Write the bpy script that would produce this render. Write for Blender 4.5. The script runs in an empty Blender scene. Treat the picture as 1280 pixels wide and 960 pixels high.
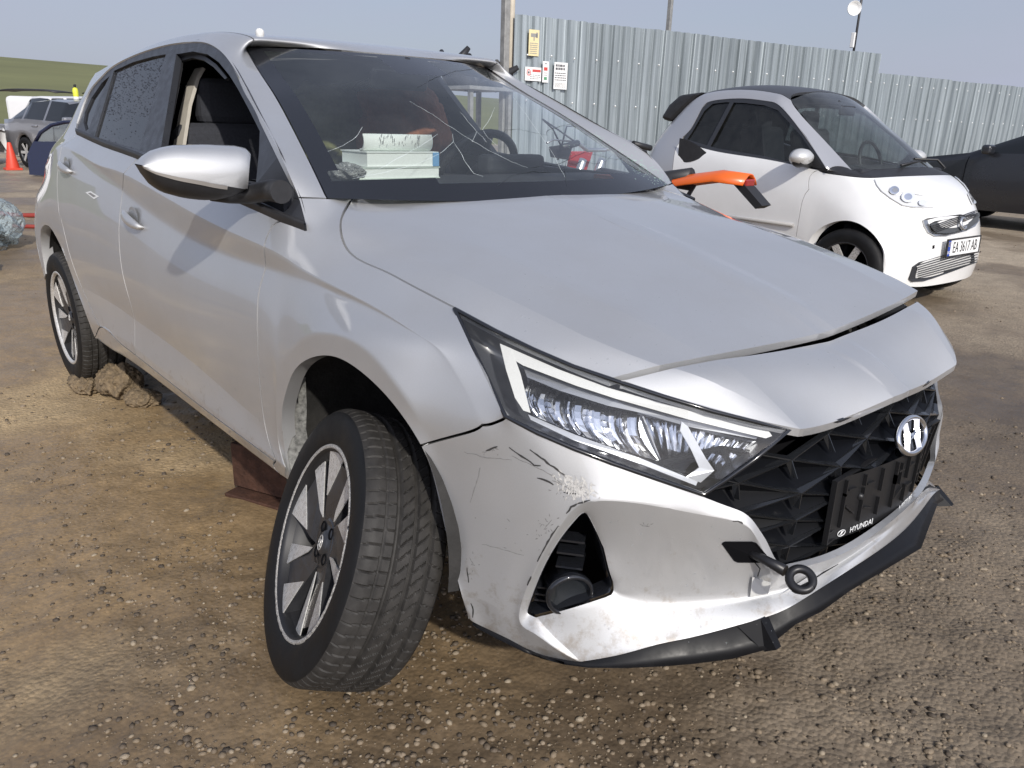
import bpy, bmesh, math, random
import numpy as np
from mathutils import Vector, Matrix
from mathutils.geometry import tessellate_polygon
sc = bpy.context.scene
COL = sc.collection
rnd = random.Random(7)
R = math.radians
# ------------------------------------------------------------------ camera
camd = bpy.data.cameras.new('camera'); cam = bpy.data.objects.new('camera', camd); COL.objects.link(cam)
_y, _p, _r = R(138.68), R(-18.24), R(1.785)
_f = Vector((math.cos(_y)*math.cos(_p), math.sin(_y)*math.cos(_p), math.sin(_p)))
_rt = _f.cross(Vector((0, 0, 1))).normalized(); _u = _rt.cross(_f)
_r2 = math.cos(_r)*_rt + math.sin(_r)*_u; _u2 = -math.sin(_r)*_rt + math.cos(_r)*_u
M = Matrix((( _r2.x, _u2.x, -_f.x, 1.4635), (_r2.y, _u2.y, -_f.y, -1.628), (_r2.z, _u2.z, -_f.z, 1.228), (0, 0, 0, 1)))
cam.matrix_world = M
camd.sensor_width = 36; camd.lens = 987.5/1280*36; camd.clip_start = .02; camd.clip_end = 3000
sc.camera = cam
# ------------------------------------------------------------------ world and sun
SUN_AZ = (0.93, -0.37); SUN_EL = R(32)
wd = bpy.data.worlds.new('World'); sc.world = wd; wd.use_nodes = True
nt = wd.node_tree; nt.nodes.clear()
o = nt.nodes.new('ShaderNodeOutputWorld'); bg = nt.nodes.new('ShaderNodeBackground')
sk = nt.nodes.new('ShaderNodeTexSky'); sk.sky_type = 'NISHITA'; sk.sun_disc = False
sk.sun_elevation = SUN_EL; sk.sun_rotation = math.atan2(SUN_AZ[0], SUN_AZ[1])
sk.air_density = 1.0; sk.dust_density = 2.5; sk.ozone_density = 1.5; sk.altitude = 100
# thin high cloud: a veil over the clear sky, uneven in the way of cirrus
tc = nt.nodes.new('ShaderNodeTexCoord'); mp = nt.nodes.new('ShaderNodeMapping'); mp.inputs['Scale'].default_value = (1.2, 1.2, 4.5)
nz = nt.nodes.new('ShaderNodeTexNoise'); nz.inputs['Scale'].default_value = 2.2; nz.inputs['Detail'].default_value = 6; nz.inputs['Roughness'].default_value = .55
cr_ = nt.nodes.new('ShaderNodeMapRange'); cr_.inputs['From Min'].default_value = .3; cr_.inputs['From Max'].default_value = .75; cr_.inputs['To Min'].default_value = .66; cr_.inputs['To Max'].default_value = .98
mx = nt.nodes.new('ShaderNodeMix'); mx.data_type = 'RGBA'
mx.inputs['B'].default_value = (4.9, 5.15, 6.25, 1)
nt.links.new(tc.outputs['Generated'], mp.inputs['Vector']); nt.links.new(mp.outputs[0], nz.inputs['Vector'])
nt.links.new(nz.outputs['Fac'], cr_.inputs['Value'])
# the veil thins towards the zenith, as haze does
sp_ = nt.nodes.new('ShaderNodeSeparateXYZ'); nt.links.new(tc.outputs['Generated'], sp_.inputs[0])
zr = nt.nodes.new('ShaderNodeMapRange'); zr.inputs['From Min'].default_value = .05; zr.inputs['From Max'].default_value = .9; zr.inputs['To Min'].default_value = 1.; zr.inputs['To Max'].default_value = .55
nt.links.new(sp_.outputs['Z'], zr.inputs['Value'])
ml = nt.nodes.new('ShaderNodeMath'); ml.operation = 'MULTIPLY'; nt.links.new(cr_.outputs[0], ml.inputs[0]); nt.links.new(zr.outputs[0], ml.inputs[1])
nt.links.new(ml.outputs[0], mx.inputs['Factor'])
nt.links.new(sk.outputs[0], mx.inputs['A'])
# haze scatters forward: the veil brightens smoothly towards the sun
vd = nt.nodes.new('ShaderNodeVectorMath'); vd.operation = 'DOT_PRODUCT'; vd.inputs[1].default_value = (SUN_AZ[0]*math.cos(SUN_EL), SUN_AZ[1]*math.cos(SUN_EL), math.sin(SUN_EL)); nt.links.new(tc.outputs['Generated'], vd.inputs[0])
mm_ = nt.nodes.new('ShaderNodeMath'); mm_.operation = 'MAXIMUM'; mm_.inputs[1].default_value = 0; nt.links.new(vd.outputs['Value'], mm_.inputs[0])
pw = nt.nodes.new('ShaderNodeMath'); pw.operation = 'POWER'; pw.inputs[1].default_value = 2.4; nt.links.new(mm_.outputs[0], pw.inputs[0])
ma = nt.nodes.new('ShaderNodeMath'); ma.operation = 'MULTIPLY_ADD'; ma.inputs[1].default_value = 2.1; ma.inputs[2].default_value = .92; nt.links.new(pw.outputs[0], ma.inputs[0])
vc_ = nt.nodes.new('ShaderNodeVectorMath'); vc_.operation = 'SCALE'; vc_.inputs[0].default_value = (4.35, 4.65, 5.85); nt.links.new(ma.outputs[0], vc_.inputs['Scale']); nt.links.new(vc_.outputs[0], mx.inputs['B'])
nt.links.new(mx.outputs['Result'], bg.inputs['Color'])
bg.inputs['Strength'].default_value = .105
nt.links.new(bg.outputs[0], o.inputs['Surface'])
sl = bpy.data.lights.new('sun', 'SUN'); sl.energy = 3.3; sl.angle = R(1.2); sl.color = (1, .95, .87)
so = bpy.data.objects.new('sun', sl); COL.objects.link(so)
_sd = Vector((SUN_AZ[0]*math.cos(SUN_EL), SUN_AZ[1]*math.cos(SUN_EL), math.sin(SUN_EL)))
so.rotation_euler = _sd.to_track_quat('Z', 'Y').to_euler()
so.location = (0, 0, 30)
vs = sc.view_settings; vs.view_transform = 'Standard'; vs.look = 'None'; vs.exposure = .1; vs.gamma = 1; vs.use_curve_mapping = False
sc.cycles.max_bounces = 8; sc.cycles.transparent_max_bounces = 16; sc.cycles.use_denoising = True
sc.cycles.caustics_reflective = False; sc.cycles.caustics_refractive = False
# ------------------------------------------------------------------ helpers
MAT = {}
def mat(name, col=(.5, .5, .5), rough=.5, metal=0., spec=.5, coat=0., coat_r=.03, var=0., vscale=20., bump=0., bscale=60., rvar=0., emis=None, alpha=None, detail=5):
    if name in MAT: return MAT[name]
    m = bpy.data.materials.new(name); m.use_nodes = True; t = m.node_tree; b = t.nodes['Principled BSDF']
    b.inputs['Base Color'].default_value = (*col, 1); b.inputs['Roughness'].default_value = rough; b.inputs['Metallic'].default_value = metal
    b.inputs['Specular IOR Level'].default_value = spec; b.inputs['Coat Weight'].default_value = coat; b.inputs['Coat Roughness'].default_value = coat_r
    N = t.nodes.new; L = t.links.new
    co = N('ShaderNodeTexCoord')
    if var or rvar:
        n = N('ShaderNodeTexNoise'); n.inputs['Scale'].default_value = vscale; n.inputs['Detail'].default_value = detail; n.inputs['Roughness'].default_value = .6
        L(co.outputs['Object'], n.inputs['Vector'])
        if var:
            r = N('ShaderNodeMapRange'); r.inputs['From Min'].default_value = .25; r.inputs['From Max'].default_value = .75
            r.inputs['To Min'].default_value = 1-var; r.inputs['To Max'].default_value = 1+var
            L(n.outputs['Fac'], r.inputs['Value'])
            x = N('ShaderNodeMix'); x.data_type = 'RGBA'; x.blend_type = 'MULTIPLY'; x.inputs['Factor'].default_value = 1; x.inputs['A'].default_value = (*col, 1)
            L(r.outputs[0], x.inputs['B']); L(x.outputs['Result'], b.inputs['Base Color'])
        if rvar:
            r = N('ShaderNodeMapRange'); r.inputs['From Min'].default_value = .3; r.inputs['From Max'].default_value = .7
            r.inputs['To Min'].default_value = max(0, rough-rvar); r.inputs['To Max'].default_value = min(1, rough+rvar)
            L(n.outputs['Fac'], r.inputs['Value']); L(r.outputs[0], b.inputs['Roughness'])
    if bump:
        n = N('ShaderNodeTexNoise'); n.inputs['Scale'].default_value = bscale; n.inputs['Detail'].default_value = 4
        L(co.outputs['Object'], n.inputs['Vector'])
        bp = N('ShaderNodeBump'); bp.inputs['Strength'].default_value = bump; bp.inputs['Distance'].default_value = .01
        L(n.outputs['Fac'], bp.inputs['Height']); L(bp.outputs[0], b.inputs['Normal'])
    if emis: b.inputs['Emission Color'].default_value = (*emis[:3], 1); b.inputs['Emission Strength'].default_value = emis[3]
    MAT[name] = m; return m
def glass(name, tint=(1, 1, 1), refl=1., rough=0., dirt=0., dirtcol=(.5, .52, .5), ior=1.5, dscale=9.):
    """thin pane: what is behind shows through a tint, the sky mirrors in it by fresnel, dirt films it"""
    m = bpy.data.materials.new(name); m.use_nodes = True; t = m.node_tree; t.nodes.clear(); N = t.nodes.new; L = t.links.new
    out = N('ShaderNodeOutputMaterial'); tr = N('ShaderNodeBsdfTransparent'); tr.inputs[0].default_value = (*tint, 1)
    gl = N('ShaderNodeBsdfGlossy'); gl.inputs['Roughness'].default_value = rough; gl.inputs['Color'].default_value = (refl, refl, refl, 1)
    fr = N('ShaderNodeFresnel'); fr.inputs['IOR'].default_value = ior
    ms = N('ShaderNodeMixShader'); L(fr.outputs[0], ms.inputs[0]); L(tr.outputs[0], ms.inputs[1]); L(gl.outputs[0], ms.inputs[2])
    last = ms
    if dirt:
        df = N('ShaderNodeBsdfDiffuse'); df.inputs[0].default_value = (*dirtcol, 1)
        co = N('ShaderNodeTexCoord'); n = N('ShaderNodeTexNoise'); n.inputs['Scale'].default_value = dscale; n.inputs['Detail'].default_value = 7; n.inputs['Roughness'].default_value = .7
        L(co.outputs['Object'], n.inputs['Vector'])
        r = N('ShaderNodeMapRange'); r.inputs['From Min'].default_value = .35; r.inputs['From Max'].default_value = .8; r.inputs['To Min'].default_value = dirt*.25; r.inputs['To Max'].default_value = dirt
        L(n.outputs['Fac'], r.inputs['Value'])
        m2 = N('ShaderNodeMixShader'); L(r.outputs[0], m2.inputs[0]); L(ms.outputs[0], m2.inputs[1]); L(df.outputs[0], m2.inputs[2]); last = m2
    L(last.outputs[0], out.inputs['Surface'])
    MAT[name] = m; return m
def obj(name, me, parent=None, m=None):
    o = bpy.data.objects.new(name, me); COL.objects.link(o)
    if parent is not None: o.parent = parent
    if m is not None:
        if not me.materials: me.materials.append(m)
    return o
def tag(o, label=None, cat=None, group=None, kind=None):
    if label: o['label'] = label
    if cat: o['category'] = cat
    if group: o['group'] = group
    if kind: o['kind'] = kind
    return o
def empty(name, loc=(0, 0, 0), rz=0., parent=None):
    o = bpy.data.objects.new(name, None); COL.objects.link(o); o.location = loc; o.rotation_euler = (0, 0, rz); o.empty_display_size = .1
    if parent is not None: o.parent = parent
    return o
class MB:
    """collects shapes for one mesh"""
    def __init__(s): s.v = []; s.f = []; s.sm = []
    def add(s, v, f, smooth=False):
        k = len(s.v); s.v += [tuple(p) for p in v]; s.f += [tuple(i+k for i in q) for q in f]; s.sm += [smooth]*len(f); return s
    def box(s, c, d, rot=None):
        P = []
        for z in (-.5, .5):
            for x, y in ((-.5, -.5), (.5, -.5), (.5, .5), (-.5, .5)): P.append(Vector((x*d[0], y*d[1], z*d[2])))
        if rot is not None: P = [rot @ p for p in P]
        c = Vector(c)
        return s.add([p+c for p in P], [(3, 2, 1, 0), (4, 5, 6, 7), (0, 1, 5, 4), (1, 2, 6, 5), (2, 3, 7, 6), (3, 0, 4, 7)])
    def tube(s, pts, rad, n=8, cap=True, smooth=True):
        pts = [Vector(p) for p in pts]; k = len(pts)
        if not hasattr(rad, '__len__'): rad = [rad]*k
        V_ = []; F_ = []; up = None
        for i, p in enumerate(pts):
            d = (pts[min(i+1, k-1)]-pts[max(i-1, 0)]).normalized()
            if up is None: up = Vector((0, 0, 1)) if abs(d.z) < .9 else Vector((1, 0, 0))
            a = d.cross(up).normalized(); b = a.cross(d).normalized(); up = b
            for j in range(n):
                t = 2*math.pi*j/n; V_.append(p+(a*math.cos(t)+b*math.sin(t))*rad[i])
        for i in range(k-1):
            for j in range(n): F_.append((i*n+j, i*n+(j+1) % n, (i+1)*n+(j+1) % n, (i+1)*n+j))
        s.add(V_, F_, smooth)
        if cap: s.add(V_[:n], [tuple(range(n))[::-1]]); s.add(V_[-n:], [tuple(range(n))])
        return s
    def lathe(s, prof, n=32, M=None, smooth=True, a0=0, a1=2*math.pi):
        """profile of (r, h) about local z, then matrix M"""
        V_ = []; F_ = []; k = len(prof); full = abs(a1-a0-2*math.pi) < 1e-6; m = n if full else n+1
        for i in range(m):
            t = a0+(a1-a0)*i/n
            for r, h in prof: V_.append(Vector((r*math.cos(t), r*math.sin(t), h)))
        for i in range(n):
            for j in range(k-1):
                a = i*k+j; b = ((i+1) % m)*k+j; F_.append((a, b, b+1, a+1))
        if M is not None: V_ = [M @ p for p in V_]
        return s.add(V_, F_, smooth)
    def prism(s, poly, t, nrm=None, smooth=False):
        """polygon (3d, planar-ish) pushed by t along its normal"""
        P = [Vector(p) for p in poly]; n = len(P)
        if nrm is None:
            nr = Vector((0, 0, 0))
            for i in range(n): nr += P[i].cross(P[(i+1) % n])
            nr.normalize()
        else: nr = Vector(nrm)
        Q = [p+nr*t for p in P]
        tri = tessellate_polygon([P])
        s.add(P+Q, [tuple(q) for q in tri]+[tuple(i+n for i in q) for q in tri])
        s.add(P+Q, [(i, (i+1) % n, n+(i+1) % n, n+i) for i in range(n)], smooth)
        return s
    def grid(s, rows, smooth=True, close=False):
        k = len(rows[0]); V_ = [p for r in rows for p in r]; F_ = []
        for i in range(len(rows)-1):
            for j in range(k if close else k-1): F_.append((i*k+j, i*k+(j+1) % k, (i+1)*k+(j+1) % k, (i+1)*k+j))
        return s.add(V_, F_, smooth)
    def mesh(s, name, fix=True):
        me = bpy.data.meshes.new(name); me.from_pydata([tuple(p) for p in s.v], [], s.f); me.update()
        me.polygons.foreach_set('use_smooth', s.sm)
        if fix:
            bm = bmesh.new(); bm.from_mesh(me); bmesh.ops.remove_doubles(bm, verts=bm.verts, dist=1e-5); bmesh.ops.recalc_face_normals(bm, faces=bm.faces); bm.to_mesh(me); bm.free()
        return me
    def build(s, name, m, parent=None, fix=True): return obj(name, s.mesh(name, fix), parent, m)
def bevel(o, w=.004, seg=2, ang=35):
    b = o.modifiers.new('bevel', 'BEVEL'); b.width = w; b.segments = seg; b.limit_method = 'ANGLE'; b.angle_limit = R(ang); b.harden_normals = False
    return o
def subs(o, n=2):
    b = o.modifiers.new('sub', 'SUBSURF'); b.levels = n; b.render_levels = n; return o
def copy_tree(o, parent=None):
    c = o.copy(); COL.objects.link(c); c.parent = parent
    for ch in list(o.children): copy_tree(ch, c)
    return c
def q4(L): return [Vector((a*1e-4, b*1e-4, c*1e-4)) for a, b, c in L]
def text_mesh(txt, size, depth=0., align='CENTER'):
    c = bpy.data.curves.new('t', 'FONT'); c.body = txt; c.size = size; c.extrude = depth; c.align_x = align; c.align_y = 'CENTER'; c.resolution_u = 2
    o = bpy.data.objects.new('t', c); COL.objects.link(o)
    dg = bpy.context.evaluated_depsgraph_get(); me = bpy.data.meshes.new_from_object(o.evaluated_get(dg)); bpy.data.objects.remove(o); bpy.data.curves.remove(c)
    return me

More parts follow.
